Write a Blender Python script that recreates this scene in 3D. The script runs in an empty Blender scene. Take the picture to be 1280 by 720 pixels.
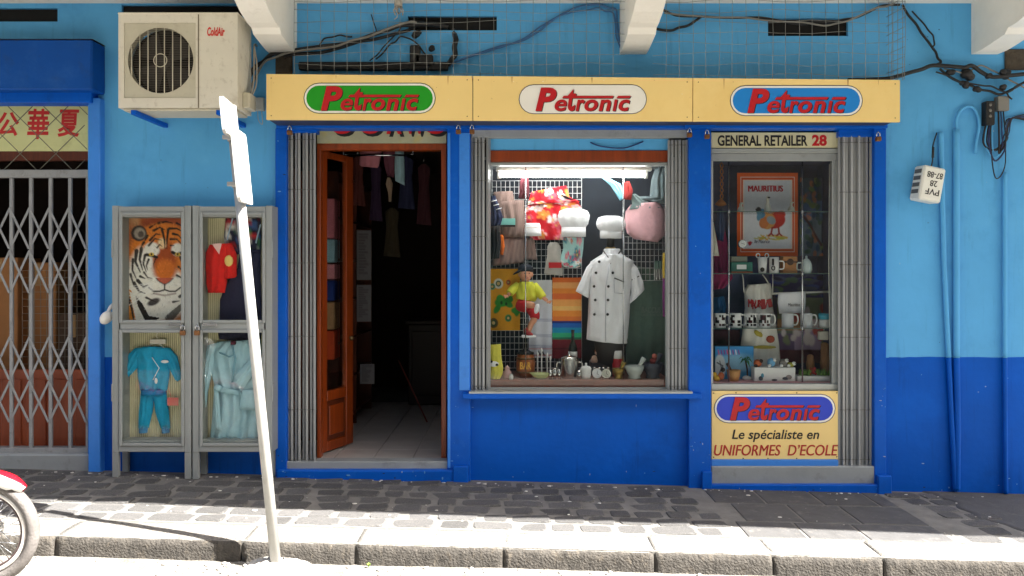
import bpy, bmesh, math, random
import numpy as np
from mathutils import Vector, Matrix, noise as mnoise

random.seed(7)
SC = bpy.context.scene
COL = SC.collection
PI = math.pi

# ------------------------------------------------------------------ camera
F, DC, HC, HY = 1040.0, 6.2, 1.57, 338.0      # focal px (1280 wide), metres to wall, eye height, horizon row
cam_d = bpy.data.cameras.new("camera")
cam = bpy.data.objects.new("camera", cam_d)
COL.objects.link(cam)
cam.location = (0, -DC, HC)
cam.rotation_euler = (math.radians(90), 0, 0)
cam_d.sensor_width = 36.0
cam_d.lens = F / 1280 * 36.0
cam_d.shift_y = (HY - 360.0) / 1280.0
cam_d.clip_start = 0.05
cam_d.clip_end = 2000
SC.camera = cam

# ------------------------------------------------------------------ sky + sun
SUN_EL, SUN_AZ = math.radians(50), math.radians(21.5)   # azimuth: angle off the facade plane
w = bpy.data.worlds.new("World"); SC.world = w; w.use_nodes = True
nt = w.node_tree
bg = nt.nodes["Background"]
sky = nt.nodes.new("ShaderNodeTexSky")
sky.sky_type = 'NISHITA'; sky.sun_disc = False
sky.sun_elevation = SUN_EL; sky.sun_rotation = math.radians(90) + SUN_AZ
sky.air_density = 1.0; sky.dust_density = 5.0; sky.ozone_density = 1.0
nt.links.new(sky.outputs[0], bg.inputs[0])
bg.inputs[1].default_value = 0.055
sd = bpy.data.lights.new("sun", 'SUN'); sd.energy = 5.0; sd.angle = math.radians(0.53); sd.color = (1.0, 0.955, 0.88)
sun = bpy.data.objects.new("sun", sd); COL.objects.link(sun)
sdir = Vector((-math.cos(SUN_EL) * math.cos(SUN_AZ), math.cos(SUN_EL) * math.sin(SUN_AZ), -math.sin(SUN_EL)))
sun.rotation_euler = sdir.to_track_quat('-Z', 'Y').to_euler()
sun.location = (6, -6, 12)
SC.view_settings.view_transform = 'Standard'; SC.view_settings.look = 'None'
SC.view_settings.exposure = 2.72; SC.view_settings.gamma = 1.0
SC.view_settings.use_curve_mapping = False
SC.render.engine = 'CYCLES'
SC.cycles.use_denoising = True
SC.cycles.max_bounces = 10; SC.cycles.diffuse_bounces = 5; SC.cycles.transparent_max_bounces = 16
SC.cycles.sample_clamp_indirect = 8

# ------------------------------------------------------------------ helpers
def s2l(v):
    v /= 255.0
    return v / 12.92 if v <= 0.04045 else ((v + 0.055) / 1.055) ** 2.4
def c(r, g, b): return (s2l(r), s2l(g), s2l(b))
def PX(x, y, d):                       # photo pixel + distance behind the wall plane -> a point of the place
    D = DC + d
    return Vector(((x - 640) * D / F, d, HC + (HY - y) * D / F))
def XX(x, d): return (x - 640) * (DC + d) / F
def ZZ(y, d): return HC + (HY - y) * (DC + d) / F
def G(x): return -0.0265 * x           # the pavement falls to the right
KERB = 0.115
def RZ(x): return G(x) - KERB

MATS = {}
def M(name, col=(0.5, 0.5, 0.5), rough=0.6, metal=0.0, var=0.12, scale=6.0, bump=0.0, bscale=60.0, dirt=None, rnd=0.0, spec=0.5, streak=False):
    if name in MATS: return MATS[name]
    m = bpy.data.materials.new(name); m.use_nodes = True
    n = m.node_tree.nodes; l = m.node_tree.links
    b = n["Principled BSDF"]
    b.inputs["Roughness"].default_value = rough; b.inputs["Metallic"].default_value = metal
    b.inputs["Specular IOR Level"].default_value = spec
    tc = n.new("ShaderNodeTexCoord")
    mp = n.new("ShaderNodeMapping"); l.new(tc.outputs["Object"], mp.inputs[0])
    if streak: mp.inputs["Scale"].default_value = streak if isinstance(streak, tuple) else (1, 1, 0.18)
    no = n.new("ShaderNodeTexNoise"); no.inputs["Scale"].default_value = scale; no.inputs["Detail"].default_value = 5; no.inputs["Roughness"].default_value = 0.62
    l.new(mp.outputs[0], no.inputs["Vector"])
    mr = n.new("ShaderNodeMapRange"); mr.inputs[1].default_value = 0.3; mr.inputs[2].default_value = 0.7
    mr.inputs[3].default_value = 1 - var; mr.inputs[4].default_value = 1 + var
    l.new(no.outputs[0], mr.inputs[0])
    hv = n.new("ShaderNodeHueSaturation"); hv.inputs["Color"].default_value = (*col, 1)
    fac = mr.outputs[0]
    if rnd:
        oi = n.new("ShaderNodeObjectInfo"); mr2 = n.new("ShaderNodeMapRange")
        mr2.inputs[3].default_value = 1 - rnd; mr2.inputs[4].default_value = 1 + rnd
        l.new(oi.outputs["Random"], mr2.inputs[0])
        mm = n.new("ShaderNodeMath"); mm.operation = 'MULTIPLY'
        l.new(fac, mm.inputs[0]); l.new(mr2.outputs[0], mm.inputs[1]); fac = mm.outputs[0]
    l.new(fac, hv.inputs["Value"])
    out = hv.outputs[0]
    if dirt:
        for dd_ in (dirt if isinstance(dirt, list) else [dirt]):
            dc, amt, ds = dd_[:3]; vec = mp.outputs[0]
            if len(dd_) > 3:
                mp2 = n.new("ShaderNodeMapping"); mp2.inputs["Scale"].default_value = dd_[3]; mp2.inputs["Location"].default_value = (ds * 1.7, ds, ds * .3); l.new(tc.outputs["Object"], mp2.inputs[0]); vec = mp2.outputs[0]
            n2 = n.new("ShaderNodeTexNoise"); n2.inputs["Scale"].default_value = ds; n2.inputs["Detail"].default_value = 8; n2.inputs["Roughness"].default_value = 0.7
            l.new(vec, n2.inputs["Vector"])
            lo_, hi_ = dd_[4] if len(dd_) > 4 else (0.55, 0.72)
            r2 = n.new("ShaderNodeMapRange"); r2.inputs[1].default_value = lo_; r2.inputs[2].default_value = hi_; r2.inputs[4].default_value = amt
            l.new(n2.outputs[0], r2.inputs[0])
            mx = n.new("ShaderNodeMix"); mx.data_type = 'RGBA'; mx.inputs["B"].default_value = (*dc, 1)
            l.new(r2.outputs[0], mx.inputs["Factor"]); l.new(out, mx.inputs["A"]); out = mx.outputs["Result"]
    l.new(out, b.inputs["Base Color"])
    if bump:
        nb = n.new("ShaderNodeTexNoise"); nb.inputs["Scale"].default_value = bscale; nb.inputs["Detail"].default_value = 6
        l.new(tc.outputs["Object"], nb.inputs["Vector"])
        bp = n.new("ShaderNodeBump"); bp.inputs["Strength"].default_value = bump; bp.inputs["Distance"].default_value = 0.01
        l.new(nb.outputs[0], bp.inputs["Height"]); l.new(bp.outputs[0], b.inputs["Normal"])
    MATS[name] = m
    return m
def MA(name, rough=0.75, bump=0.15, bscale=250.0):       # printed / dyed: colour attribute
    if name in MATS: return MATS[name]
    m = bpy.data.materials.new(name); m.use_nodes = True
    n = m.node_tree.nodes; l = m.node_tree.links; b = n["Principled BSDF"]
    b.inputs["Roughness"].default_value = rough; b.inputs["Specular IOR Level"].default_value = 0.3
    at = n.new("ShaderNodeVertexColor"); at.layer_name = "Col"
    tc = n.new("ShaderNodeTexCoord")
    no = n.new("ShaderNodeTexNoise"); no.inputs["Scale"].default_value = 30; no.inputs["Detail"].default_value = 4
    l.new(tc.outputs["Object"], no.inputs["Vector"])
    mr = n.new("ShaderNodeMapRange"); mr.inputs[3].default_value = 0.9; mr.inputs[4].default_value = 1.1
    l.new(no.outputs[0], mr.inputs[0])
    hv = n.new("ShaderNodeHueSaturation"); l.new(mr.outputs[0], hv.inputs["Value"]); l.new(at.outputs[0], hv.inputs["Color"])
    l.new(hv.outputs[0], b.inputs["Base Color"])
    if bump:
        nb = n.new("ShaderNodeTexNoise"); nb.inputs["Scale"].default_value = bscale
        l.new(tc.outputs["Object"], nb.inputs["Vector"])
        bp = n.new("ShaderNodeBump"); bp.inputs["Strength"].default_value = bump; bp.inputs["Distance"].default_value = 0.004
        l.new(nb.outputs[0], bp.inputs["Height"]); l.new(bp.outputs[0], b.inputs["Normal"])
    MATS[name] = m
    return m
def MGLASS(name, tint=(0.95, 0.97, 0.97), refl=1.0):
    if name in MATS: return MATS[name]
    m = bpy.data.materials.new(name); m.use_nodes = True
    n = m.node_tree.nodes; l = m.node_tree.links; n.remove(n["Principled BSDF"])
    tr = n.new("ShaderNodeBsdfTransparent"); tr.inputs[0].default_value = (*tint, 1)
    gl = n.new("ShaderNodeBsdfGlossy"); gl.inputs["Roughness"].default_value = 0.02
    fr = n.new("ShaderNodeFresnel"); fr.inputs[0].default_value = 1.5
    mu = n.new("ShaderNodeMath"); mu.operation = 'MULTIPLY'; mu.inputs[1].default_value = refl
    tc = n.new("ShaderNodeTexCoord"); no = n.new("ShaderNodeTexNoise"); no.inputs["Scale"].default_value = 1.5
    l.new(tc.outputs["Object"], no.inputs["Vector"])
    bp = n.new("ShaderNodeBump"); bp.inputs["Strength"].default_value = 0.03; bp.inputs["Distance"].default_value = 0.05
    l.new(no.outputs[0], bp.inputs["Height"]); l.new(bp.outputs[0], gl.inputs["Normal"])
    mx = n.new("ShaderNodeMixShader"); l.new(fr.outputs[0], mu.inputs[0]); l.new(mu.outputs[0], mx.inputs[0])
    l.new(tr.outputs[0], mx.inputs[1]); l.new(gl.outputs[0], mx.inputs[2])
    l.new(mx.outputs[0], n["Material Output"].inputs[0])
    MATS[name] = m
    return m
def MEMIT(name, col, st):
    m = bpy.data.materials.new(name); m.use_nodes = True
    b = m.node_tree.nodes["Principled BSDF"]
    b.inputs["Base Color"].default_value = (*col, 1); b.inputs["Emission Color"].default_value = (*col, 1); b.inputs["Emission Strength"].default_value = st
    return m

def org(o):
    v = Vector((0, 0, 0))
    while o is not None:
        v += o.location; o = o.parent
    return v
def tag(o, label, cat, group=None, kind=None):
    if label: o["label"] = label
    if cat: o["category"] = cat
    if group: o["group"] = group
    if kind: o["kind"] = kind
    return o
def thing(name, label, cat, loc, group=None):
    o = bpy.data.objects.new(name, None); COL.objects.link(o)
    o.location = loc; o.empty_display_size = 0.1
    return tag(o, label, cat, group)
def inst(src, name, loc, parent=None, rot=None, scale=None):
    me = src.data if hasattr(src, "data") else src
    o = bpy.data.objects.new(name, me); COL.objects.link(o)
    o.parent = parent
    o.location = Vector(loc) - (org(parent) if parent else Vector((0, 0, 0)))
    if rot: o.rotation_euler = rot
    if scale: o.scale = scale
    return o

class MB:
    def __init__(s): s.v = []; s.f = []; s.mi = []; s.sm = []; s.col = {}
    def add(s, vs, fs, m=0, smooth=False, cols=None):
        o = len(s.v); s.v += [tuple(p) for p in vs]
        for f in fs: s.f.append(tuple(i + o for i in f)); s.mi.append(m); s.sm.append(smooth)
        if cols is not None:
            for i, cc in enumerate(cols): s.col[o + i] = cc
        return o
    def box(s, x0, x1, y0, y1, z0, z1, bev=0.0, m=0, mat=None):
        if x0 > x1: x0, x1 = x1, x0
        if y0 > y1: y0, y1 = y1, y0
        if z0 > z1: z0, z1 = z1, z0
        b = min(bev, 0.45 * (x1 - x0), 0.45 * (y1 - y0), 0.45 * (z1 - z0))
        if b <= 0:
            vs = [(x, y, z) for x in (x0, x1) for y in (y0, y1) for z in (z0, z1)]
            fs = [(0, 1, 3, 2), (4, 6, 7, 5), (0, 4, 5, 1), (2, 3, 7, 6), (0, 2, 6, 4), (1, 5, 7, 3)]
        else:
            vs = []; idx = {}
            L = ((x0, x1), (y0, y1), (z0, z1))
            for sx in (0, 1):
                for sy in (0, 1):
                    for sz in (0, 1):
                        sg = (sx, sy, sz)
                        for ax in range(3):
                            p = [L[k][sg[k]] + (0 if k == ax else (b if sg[k] == 0 else -b)) for k in range(3)]
                            idx[(sg, ax)] = len(vs); vs.append(tuple(p))
            fs = []
            for ax in range(3):
                o1, o2 = [k for k in range(3) if k != ax]
                for sgn in (0, 1):
                    q = []
                    for a, bb in ((0, 0), (1, 0), (1, 1), (0, 1)):
                        t = [0, 0, 0]; t[ax] = sgn; t[o1] = a; t[o2] = bb; q.append(idx[(tuple(t), ax)])
                    fs.append(tuple(q))
                for a in (0, 1):
                    for bb in (0, 1):
                        t0 = [0, 0, 0]; t1 = [0, 0, 0]; t0[ax] = 0; t1[ax] = 1
                        for t in (t0, t1): t[o1] = a; t[o2] = bb
                        fs.append((idx[(tuple(t0), o1)], idx[(tuple(t1), o1)], idx[(tuple(t1), o2)], idx[(tuple(t0), o2)]))
            for sg in {k[0] for k in idx}: fs.append((idx[(sg, 0)], idx[(sg, 1)], idx[(sg, 2)]))
        if mat is not None: vs = [mat @ Vector(p) for p in vs]
        s.add(vs, fs, m)
        return s
    def pbox(s, x0, x1, y0, y1, d0, d1, bev=0.0, m=0):        # front face given in photo pixels at depth d0
        return s.box(XX(x0, d0), XX(x1, d0), d0, d1, ZZ(y1, d0), ZZ(y0, d0), bev, m)
    def cyl(s, p0, p1, r0, r1=None, n=12, m=0, smooth=True):
        p0 = Vector(p0); p1 = Vector(p1); r1 = r0 if r1 is None else r1
        ax = (p1 - p0).normalized(); a = ax.orthogonal().normalized(); b = ax.cross(a)
        vs = []
        for p, r in ((p0, r0), (p1, r1)):
            for k in range(n):
                t = 2 * PI * k / n; vs.append(p + (a * math.cos(t) + b * math.sin(t)) * r)
        o = s.add(vs, [(k, (k + 1) % n, n + (k + 1) % n, n + k) for k in range(n)], m, smooth)
        s.f += [tuple(o + k for k in range(n)), tuple(o + n + k for k in range(n))]; s.mi += [m, m]; s.sm += [False, False]
        return s
    def tube(s, pts, r, n=6, m=0, closed=False):
        pts = [Vector(p) for p in pts]; N = len(pts)
        rr = r if isinstance(r, (list, tuple)) else [r] * N
        vs = []; prev = None
        for i, p in enumerate(pts):
            if closed: t = pts[(i + 1) % N] - pts[i - 1]
            else: t = pts[min(i + 1, N - 1)] - pts[max(i - 1, 0)]
            if t.length < 1e-9: t = Vector((0, 0, 1))
            t.normalize()
            if prev is None: a = t.orthogonal().normalized()
            else:
                a = prev - t * prev.dot(t)
                a = a.normalized() if a.length > 1e-6 else t.orthogonal().normalized()
            prev = a; b = t.cross(a)
            for k in range(n):
                th = 2 * PI * k / n; vs.append(p + (a * math.cos(th) + b * math.sin(th)) * rr[i])
        fs = []
        for i in range(N if closed else N - 1):
            j = (i + 1) % N
            for k in range(n): fs.append((i * n + k, i * n + (k + 1) % n, j * n + (k + 1) % n, j * n + k))
        o = s.add(vs, fs, m, True)
        if not closed:
            s.f += [tuple(o + k for k in range(n)), tuple(o + (N - 1) * n + k for k in range(n))]; s.mi += [m, m]; s.sm += [False, False]
        return s
    def lathe(s, prof, ctr, n=18, m=0, mat=None, sx=1.0, sy=1.0):
        vs = []; ctr = Vector(ctr)
        for (r, z) in prof:
            for k in range(n):
                t = 2 * PI * k / n
                p = Vector((r * math.cos(t) * sx, r * math.sin(t) * sy, z))
                if mat is not None: p = mat @ p
                vs.append(p + ctr)
        N = len(prof)
        fs = [(i * n + k, i * n + (k + 1) % n, (i + 1) * n + (k + 1) % n, (i + 1) * n + k) for i in range(N - 1) for k in range(n)]
        o = s.add(vs, fs, m, True)
        for i in (0, N - 1):
            if prof[i][0] > 1e-5: s.f.append(tuple(o + i * n + k for k in range(n))); s.mi.append(m); s.sm.append(False)
        return s
    def ell(s, ctr, r, nu=14, nv=9, m=0, mat=None):
        rx, ry, rz = r if isinstance(r, (tuple, list)) else (r, r, r)
        prof = [(max(math.sin(PI * i / nv), 1e-4), -math.cos(PI * i / nv)) for i in range(nv + 1)]
        mm = (mat if mat is not None else Matrix.Identity(3)) @ Matrix.Diagonal((rx, ry, rz))
        return s.lathe(prof, ctr, nu, m, mm)
    def prism(s, pts, y0, y1, m=0, smooth=False):          # polygon in x,z extruded along y
        n = len(pts)
        vs = [(p[0], y0, p[1]) for p in pts] + [(p[0], y1, p[1]) for p in pts]
        o = s.add(vs, [tuple(range(n)), tuple(range(n, 2 * n))], m)
        for k in range(n): s.f.append((o + k, o + (k + 1) % n, o + n + (k + 1) % n, o + n + k)); s.mi.append(m); s.sm.append(smooth)
        return s
    def pprism(s, pts, d0, d1, m=0): return s.prism([(XX(x, d0), ZZ(y, d0)) for x, y in pts], d0, d1, m)
    def grid(s, fn, nu, nv, m=0, smooth=True, colf=None):
        vs = []; cs = []
        for j in range(nv + 1):
            for i in range(nu + 1):
                vs.append(fn(i / nu, j / nv))
                if colf: cs.append(colf(i / nu, j / nv))
        fs = [(j * (nu + 1) + i, j * (nu + 1) + i + 1, (j + 1) * (nu + 1) + i + 1, (j + 1) * (nu + 1) + i) for j in range(nv) for i in range(nu)]
        s.add(vs, fs, m, smooth, cs if colf else None)
        return s
    def loft(s, rows, d, thick=0.03, back=0.006, nx=14, sub=4, fold=0.006, nf=3.0, ph=0.0, colf=None, m=0, pw=0.5):
        # a garment: rows of (left pixel, right pixel) pairs from top to bottom, puffed towards the viewer, closed behind
        R = []
        for a, b in zip(rows[:-1], rows[1:]):
            for k in range(sub):
                t = k / sub
                R.append(tuple((a[e][0] * (1 - t) + b[e][0] * t, a[e][1] * (1 - t) + b[e][1] * t) for e in (0, 1)))
        R.append(rows[-1]); N = len(R) - 1
        def pt(i, j, front):
            u = i / nx; v = j / N
            x = R[j][0][0] * (1 - u) + R[j][1][0] * u; y = R[j][0][1] * (1 - u) + R[j][1][1] * u
            e = (4 * u * (1 - u)) ** pw if 0 < u < 1 else 0.0
            if front:
                dd = d - thick * e - fold * e * math.sin(2 * PI * nf * u + ph + 2.2 * v + math.sin(7 * v + ph)) * (0.4 + 0.6 * v) - e * (fold * 1.1 + .002) * (mnoise.noise(Vector((x * .16 + ph, y * .09, 3.1))) + .5 * mnoise.noise(Vector((x * .4, y * .25 + ph, 7.7))))
            else: dd = d + back * e
            D = DC + d
            return ((x - 640) * D / F, dd, HC + (HY - y) * D / F), (x, y)
        vs = []; cs = []
        for fr in (True, False):
            for j in range(N + 1):
                for i in range(nx + 1):
                    p, q = pt(i, j, fr); vs.append(p)
                    if colf: cs.append(colf(i / nx, j / N, q[0], q[1]))
        n1 = (nx + 1) * (N + 1); fs = []
        for j in range(N):
            for i in range(nx):
                a = j * (nx + 1) + i
                fs.append((a, a + 1, a + nx + 2, a + nx + 1)); fs.append((n1 + a, n1 + a + nx + 1, n1 + a + nx + 2, n1 + a + 1))
            for e in (0, nx):
                a = j * (nx + 1) + e; fs.append((a, n1 + a, n1 + a + nx + 1, a + nx + 1))
        for i in range(nx):
            for j in (0, N):
                a = j * (nx + 1) + i; fs.append((a, a + 1, n1 + a + 1, n1 + a))
        s.add(vs, fs, m, True, cs if colf else None)
        return s
    def mesh(s, name, mats, o=Vector((0, 0, 0)), recalc=True):
        me = bpy.data.meshes.new(name)
        me.from_pydata([(p[0] - o.x, p[1] - o.y, p[2] - o.z) for p in s.v], [], s.f)
        mats = mats if isinstance(mats, (list, tuple)) else [mats]
        for mm in mats: me.materials.append(mm)
        me.polygons.foreach_set("material_index", s.mi)
        me.polygons.foreach_set("use_smooth", s.sm)
        if s.col:
            at = me.color_attributes.new("Col", 'FLOAT_COLOR', 'POINT')
            arr = np.ones((len(s.v), 4), dtype=np.float32)
            for i, cc in s.col.items(): arr[i, :3] = cc
            at.data.foreach_set("color", arr.ravel())
        if recalc:
            bm = bmesh.new(); bm.from_mesh(me); bmesh.ops.recalc_face_normals(bm, faces=bm.faces); bm.to_mesh(me); bm.free()
        me.update()
        return me
    def build(s, name, mats, parent=None, label=None, cat=None, group=None, kind=None, recalc=True):
        if parent is not None: o = org(parent)
        else:
            xs = [p[0] for p in s.v]; ys = [p[1] for p in s.v]; zs = [p[2] for p in s.v]
            o = Vector(((min(xs) + max(xs)) / 2, (min(ys) + max(ys)) / 2, min(zs)))
        ob = bpy.data.objects.new(name, s.mesh(name, mats, o, recalc)); COL.objects.link(ob)
        if parent is not None: ob.parent = parent
        else: ob.location = o
        return tag(ob, label, cat, group, kind)

def wall_holes(mb, x0, x1, z0, z1, y0, y1, holes, m=0, zbot=None):
    # a solid wall face with rectangular openings (front y0, back y1) and their jambs
    xs = sorted({x0, x1, *[min(max(h[k], x0), x1) for h in holes for k in (0, 1)]})
    zs = sorted({z0, z1, *[min(max(h[k], z0), z1) for h in holes for k in (2, 3)]})
    inside = lambda x, z: any(h[0] < x < h[1] and h[2] < z < h[3] for h in holes)
    for i in range(len(xs) - 1):
        for j in range(len(zs) - 1):
            if inside((xs[i] + xs[i + 1]) / 2, (zs[j] + zs[j + 1]) / 2): continue
            a, b, p, q = xs[i], xs[i + 1], zs[j], zs[j + 1]
            for y in (y0, y1): mb.add([(a, y, p), (b, y, p), (b, y, q), (a, y, q)], [(0, 1, 2, 3)], m)
            for (xx, dx) in ((a, -1), (b, 1)):
                if inside(xx + dx * 1e-4, (p + q) / 2) or xx in (x0, x1): mb.add([(xx, y0, p), (xx, y1, p), (xx, y1, q), (xx, y0, q)], [(0, 1, 2, 3)], m)
            for (zz, dz) in ((p, -1), (q, 1)):
                if inside((a + b) / 2, zz + dz * 1e-4) or zz in (z0, z1): mb.add([(a, y0, zz), (b, y0, zz), (b, y1, zz), (a, y1, zz)], [(0, 1, 2, 3)], m)

_FONT_CACHE = {}
def glyph(body, shear=0.0, bold=0.0, extrude=0.0):
    k = (body, shear, bold)
    if k in _FONT_CACHE: return _FONT_CACHE[k]
    cu = bpy.data.curves.new("t", 'FONT'); cu.body = body; cu.shear = shear; cu.offset = bold; cu.resolution_u = 4; cu.extrude = 0.0
    ob = bpy.data.objects.new("t", cu); COL.objects.link(ob)
    dg = bpy.context.evaluated_depsgraph_get(); dg.update()
    me = bpy.data.meshes.new_from_object(ob.evaluated_get(dg))
    vs = [tuple(v.co) for v in me.vertices]; fs = [tuple(p.vertices) for p in me.polygons]
    bpy.data.objects.remove(ob); bpy.data.curves.remove(cu); bpy.data.meshes.remove(me)
    _FONT_CACHE[k] = (vs, fs)
    return vs, fs
def text(mb, body, x0, x1, z0, z1, y, shear=0.0, bold=0.0, m=0, rot=0.0, thick=0.0015, rowtop=0.0):
    # lettering fitted to a box on the plane y, a real thin solid; rot turns it about the box centre
    vs, fs = glyph(body, shear, bold)
    if not vs: return
    ax = [v[0] for v in vs]; az = [v[1] for v in vs]
    a0, a1, b0, b1 = min(ax), max(ax), min(az), max(az)
    P = []; cx, cz = (x0 + x1) / 2, (z0 + z1) / 2
    for v in vs:
        x = x0 + (v[0] - a0) / (a1 - a0) * (x1 - x0); z = z0 + (v[1] - b0) / (b1 - b0) * (z1 - z0)
        if rot:
            dx, dz = x - cx, z - cz; x = cx + dx * math.cos(rot) - dz * math.sin(rot); z = cz + dx * math.sin(rot) + dz * math.cos(rot)
        P.append((x, z))
    o = mb.add([(p[0], y - thick, p[1]) for p in P], fs, m)
    # side skirt along boundary edges
    cnt = {}
    for f in fs:
        for k in range(len(f)):
            e = (f[k], f[(k + 1) % len(f)]); ky = (min(e), max(e)); cnt[ky] = cnt.get(ky, 0) + 1
    n = len(P); ob = mb.add([(p[0], y + 0.0005, p[1]) for p in P], [])
    for (a, b), q in cnt.items():
        if q == 1: mb.f.append((o + a, o + b, ob + b, ob + a)); mb.mi.append(m); mb.sm.append(False)
def ptext(mb, body, x0, x1, y0, y1, d, dup=0, **k):
    for q in range(dup): text(mb, body, XX(x0 + .45 * (q + 1), d), XX(x1 + .45 * (q + 1), d), ZZ(y1, d), ZZ(y0, d), d + .0003 * (q + 1), **k)
    text(mb, body, XX(x0, d), XX(x1, d), ZZ(y1, d), ZZ(y0, d), d, **k)

class Canvas:                                   # flat print painted in code, carried as vertex colours
    def __init__(s, w, h, col):
        s.w, s.h = w, h; s.a = np.empty((h, w, 3)); s.a[:] = col
        s.U, s.V = np.meshgrid(np.linspace(0, 1, w), np.linspace(0, 1, h)); s.as_ = h / w; s.px = 1.0 / w
    def mix(s, mk, col, al=1.0): mk = (np.clip(mk, 0, 1) * al)[..., None]; s.a = s.a * (1 - mk) + np.array(col) * mk
    def rect(s, u0, u1, v0, v1, col, al=1.0): s.mix(((s.U >= u0) & (s.U <= u1) & (s.V >= v0) & (s.V <= v1)).astype(float), col, al)
    def ell(s, cu, cv, ru, rv, col, rot=0.0, soft=0.0, al=1.0):
        x = s.U - cu; y = (s.V - cv) * s.as_; rv = rv * s.as_
        xr = x * math.cos(rot) + y * math.sin(rot); yr = -x * math.sin(rot) + y * math.cos(rot)
        q = np.sqrt((xr / ru) ** 2 + (yr / rv) ** 2); sf = max(soft, s.px / min(ru, rv))
        s.mix((1 - q) / sf + 0.5, col, al)
    def poly(s, pts, col, al=1.0):
        ins = np.zeros(s.U.shape, bool); n = len(pts)
        for i in range(n):
            x0, y0 = pts[i]; x1, y1 = pts[(i + 1) % n]
            if y0 == y1: continue
            cnd = ((s.V < y0) != (s.V < y1)) & (s.U < (x1 - x0) * (s.V - y0) / (y1 - y0) + x0); ins ^= cnd
        s.mix(ins.astype(float), col, al)
    def line(s, pts, wd, col, al=1.0, w2=None):
        A = s.as_; best = np.full(s.U.shape, -9.0); n = len(pts) - 1
        for i in range(n):
            (x0, y0), (x1, y1) = pts[i], pts[i + 1]; dx, dy = x1 - x0, (y1 - y0) * A
            L = dx * dx + dy * dy + 1e-12
            t = np.clip(((s.U - x0) * dx + (s.V - y0) * A * dy) / L, 0, 1)
            dist = np.hypot(s.U - x0 - t * dx, (s.V - y0) * A - t * dy)
            ww = wd if w2 is None else wd + (w2 - wd) * ((i + t) / n)
            best = np.maximum(best, (ww / 2 - dist) / s.px + 0.5)
        s.mix(best, col, al)
    def speck(s, n, r, cols, rng, u0=0, u1=1, v0=0, v1=1):
        for _ in range(n): s.ell(rng.uniform(u0, u1), rng.uniform(v0, v1), r * rng.uniform(.5, 1.4), r / s.as_ * rng.uniform(.5, 1.4), rng.choice(cols), rng.uniform(0, 3))
    def sample(s, u, v): return tuple(s.a[min(max(int(round(v * (s.h - 1))), 0), s.h - 1), min(max(int(round(u * (s.w - 1))), 0), s.w - 1)])
    def sheet(s, mb, fn, m=0):                  # fn(u, v) -> point
        vs = [fn(s.U[j, i], s.V[j, i]) for j in range(s.h) for i in range(s.w)]
        fs = [(j * s.w + i, j * s.w + i + 1, (j + 1) * s.w + i + 1, (j + 1) * s.w + i) for j in range(s.h - 1) for i in range(s.w - 1)]
        mb.add(vs, fs, m, True, [tuple(x) for x in s.a.reshape(-1, 3)])
def pflat(x0, x1, y0, y1, d, wave=0.0, nf=2.0, ph=0.0):
    def fn(u, v):
        p = PX(x0 + (x1 - x0) * u, y0 + (y1 - y0) * v, d)
        return (p.x, d + wave * math.sin(2 * PI * nf * u + ph + v) * (0.3 + v), p.z)
    return fn
def printed(name, cv, x0, x1, y0, y1, d, mat, label, cat, parent=None, wave=0.0, nf=2.0, ph=0.0, thick=0.004, group=None):
    # a printed sheet with real thickness: front carries the print, back and edges are the same cloth
    mb = MB(); fn = pflat(x0, x1, y0, y1, d, wave, nf, ph); cv.sheet(mb, fn)
    n0 = len(mb.v); bc = tuple(cv.a[0].mean(axis=0))
    bk = lambda u, v: (lambda p: (p[0], p[1] + thick, p[2]))(fn(u, v))
    nu, nv = 12, 12
    mb.grid(bk, nu, nv, colf=lambda u, v: bc)
    rim = [(i / 24, 0) for i in range(24)] + [(1, i / 24) for i in range(24)] + [(1 - i / 24, 1) for i in range(24)] + [(0, 1 - i / 24) for i in range(24)]
    vs = [fn(*q) for q in rim] + [bk(*q) for q in rim]; k = len(rim)
    mb.add(vs, [(i, (i + 1) % k, k + (i + 1) % k, k + i) for i in range(k)], 0, False, [bc] * (2 * k))
    return mb.build(name, mat, parent, label, cat, group, recalc=False)
def catmull(pts, sub=6):
    P = [Vector(p) for p in pts]; out = []
    for i in range(len(P) - 1):
        p0 = P[max(i - 1, 0)]; p1 = P[i]; p2 = P[i + 1]; p3 = P[min(i + 2, len(P) - 1)]
        for k in range(sub):
            t = k / sub
            out.append(0.5 * ((2 * p1) + (p2 - p0) * t + (2 * p0 - 5 * p1 + 4 * p2 - p3) * t * t + (3 * p1 - p0 - 3 * p2 + p3) * t ** 3))
    out.append(P[-1])
    return out
# ------------------------------------------------------------------ materials
LBLUE = M("light_blue_paint", c(86, 166, 220), 0.6, var=0.07, scale=1.6, bump=0.3, bscale=11, spec=.3, dirt=[(c(60, 132, 190), 0.5, 1.3), (c(105, 185, 230), 0.5, .9), (c(52, 112, 160), 0.45, 5.0, (3, 3, .25), (.55, .75)), (c(40, 80, 120), 0.7, 24.0, (1, 1, 1), (.70, .74)), (c(190, 205, 215), 0.6, 30.0, (1, 1, 1), (.72, .75))])
DBLUE = M("deep_blue_paint", c(0, 84, 184), 0.5, spec=0.15, var=0.10, scale=2.2, bump=0.2, bscale=18, dirt=[(c(0, 62, 140), 0.5, 1.6), (c(10, 98, 200), 0.4, 1.1), (c(6, 48, 105), 0.5, 5.0, (3, 3, .25), (.56, .75)), (c(150, 165, 180), 0.7, 26.0, (1, 1, 1), (.72, .75)), (c(20, 40, 70), 0.6, 18.0, (1, 1, 1), (.70, .74))])
PBLUE = M("post_blue_gloss", c(0, 84, 184), 0.42, spec=0.2, var=0.10, scale=3.0, bump=0.12, bscale=25, dirt=[(c(12, 55, 120), 0.3, 4.0), (c(60, 125, 200), 0.2, 18.0)])
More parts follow.
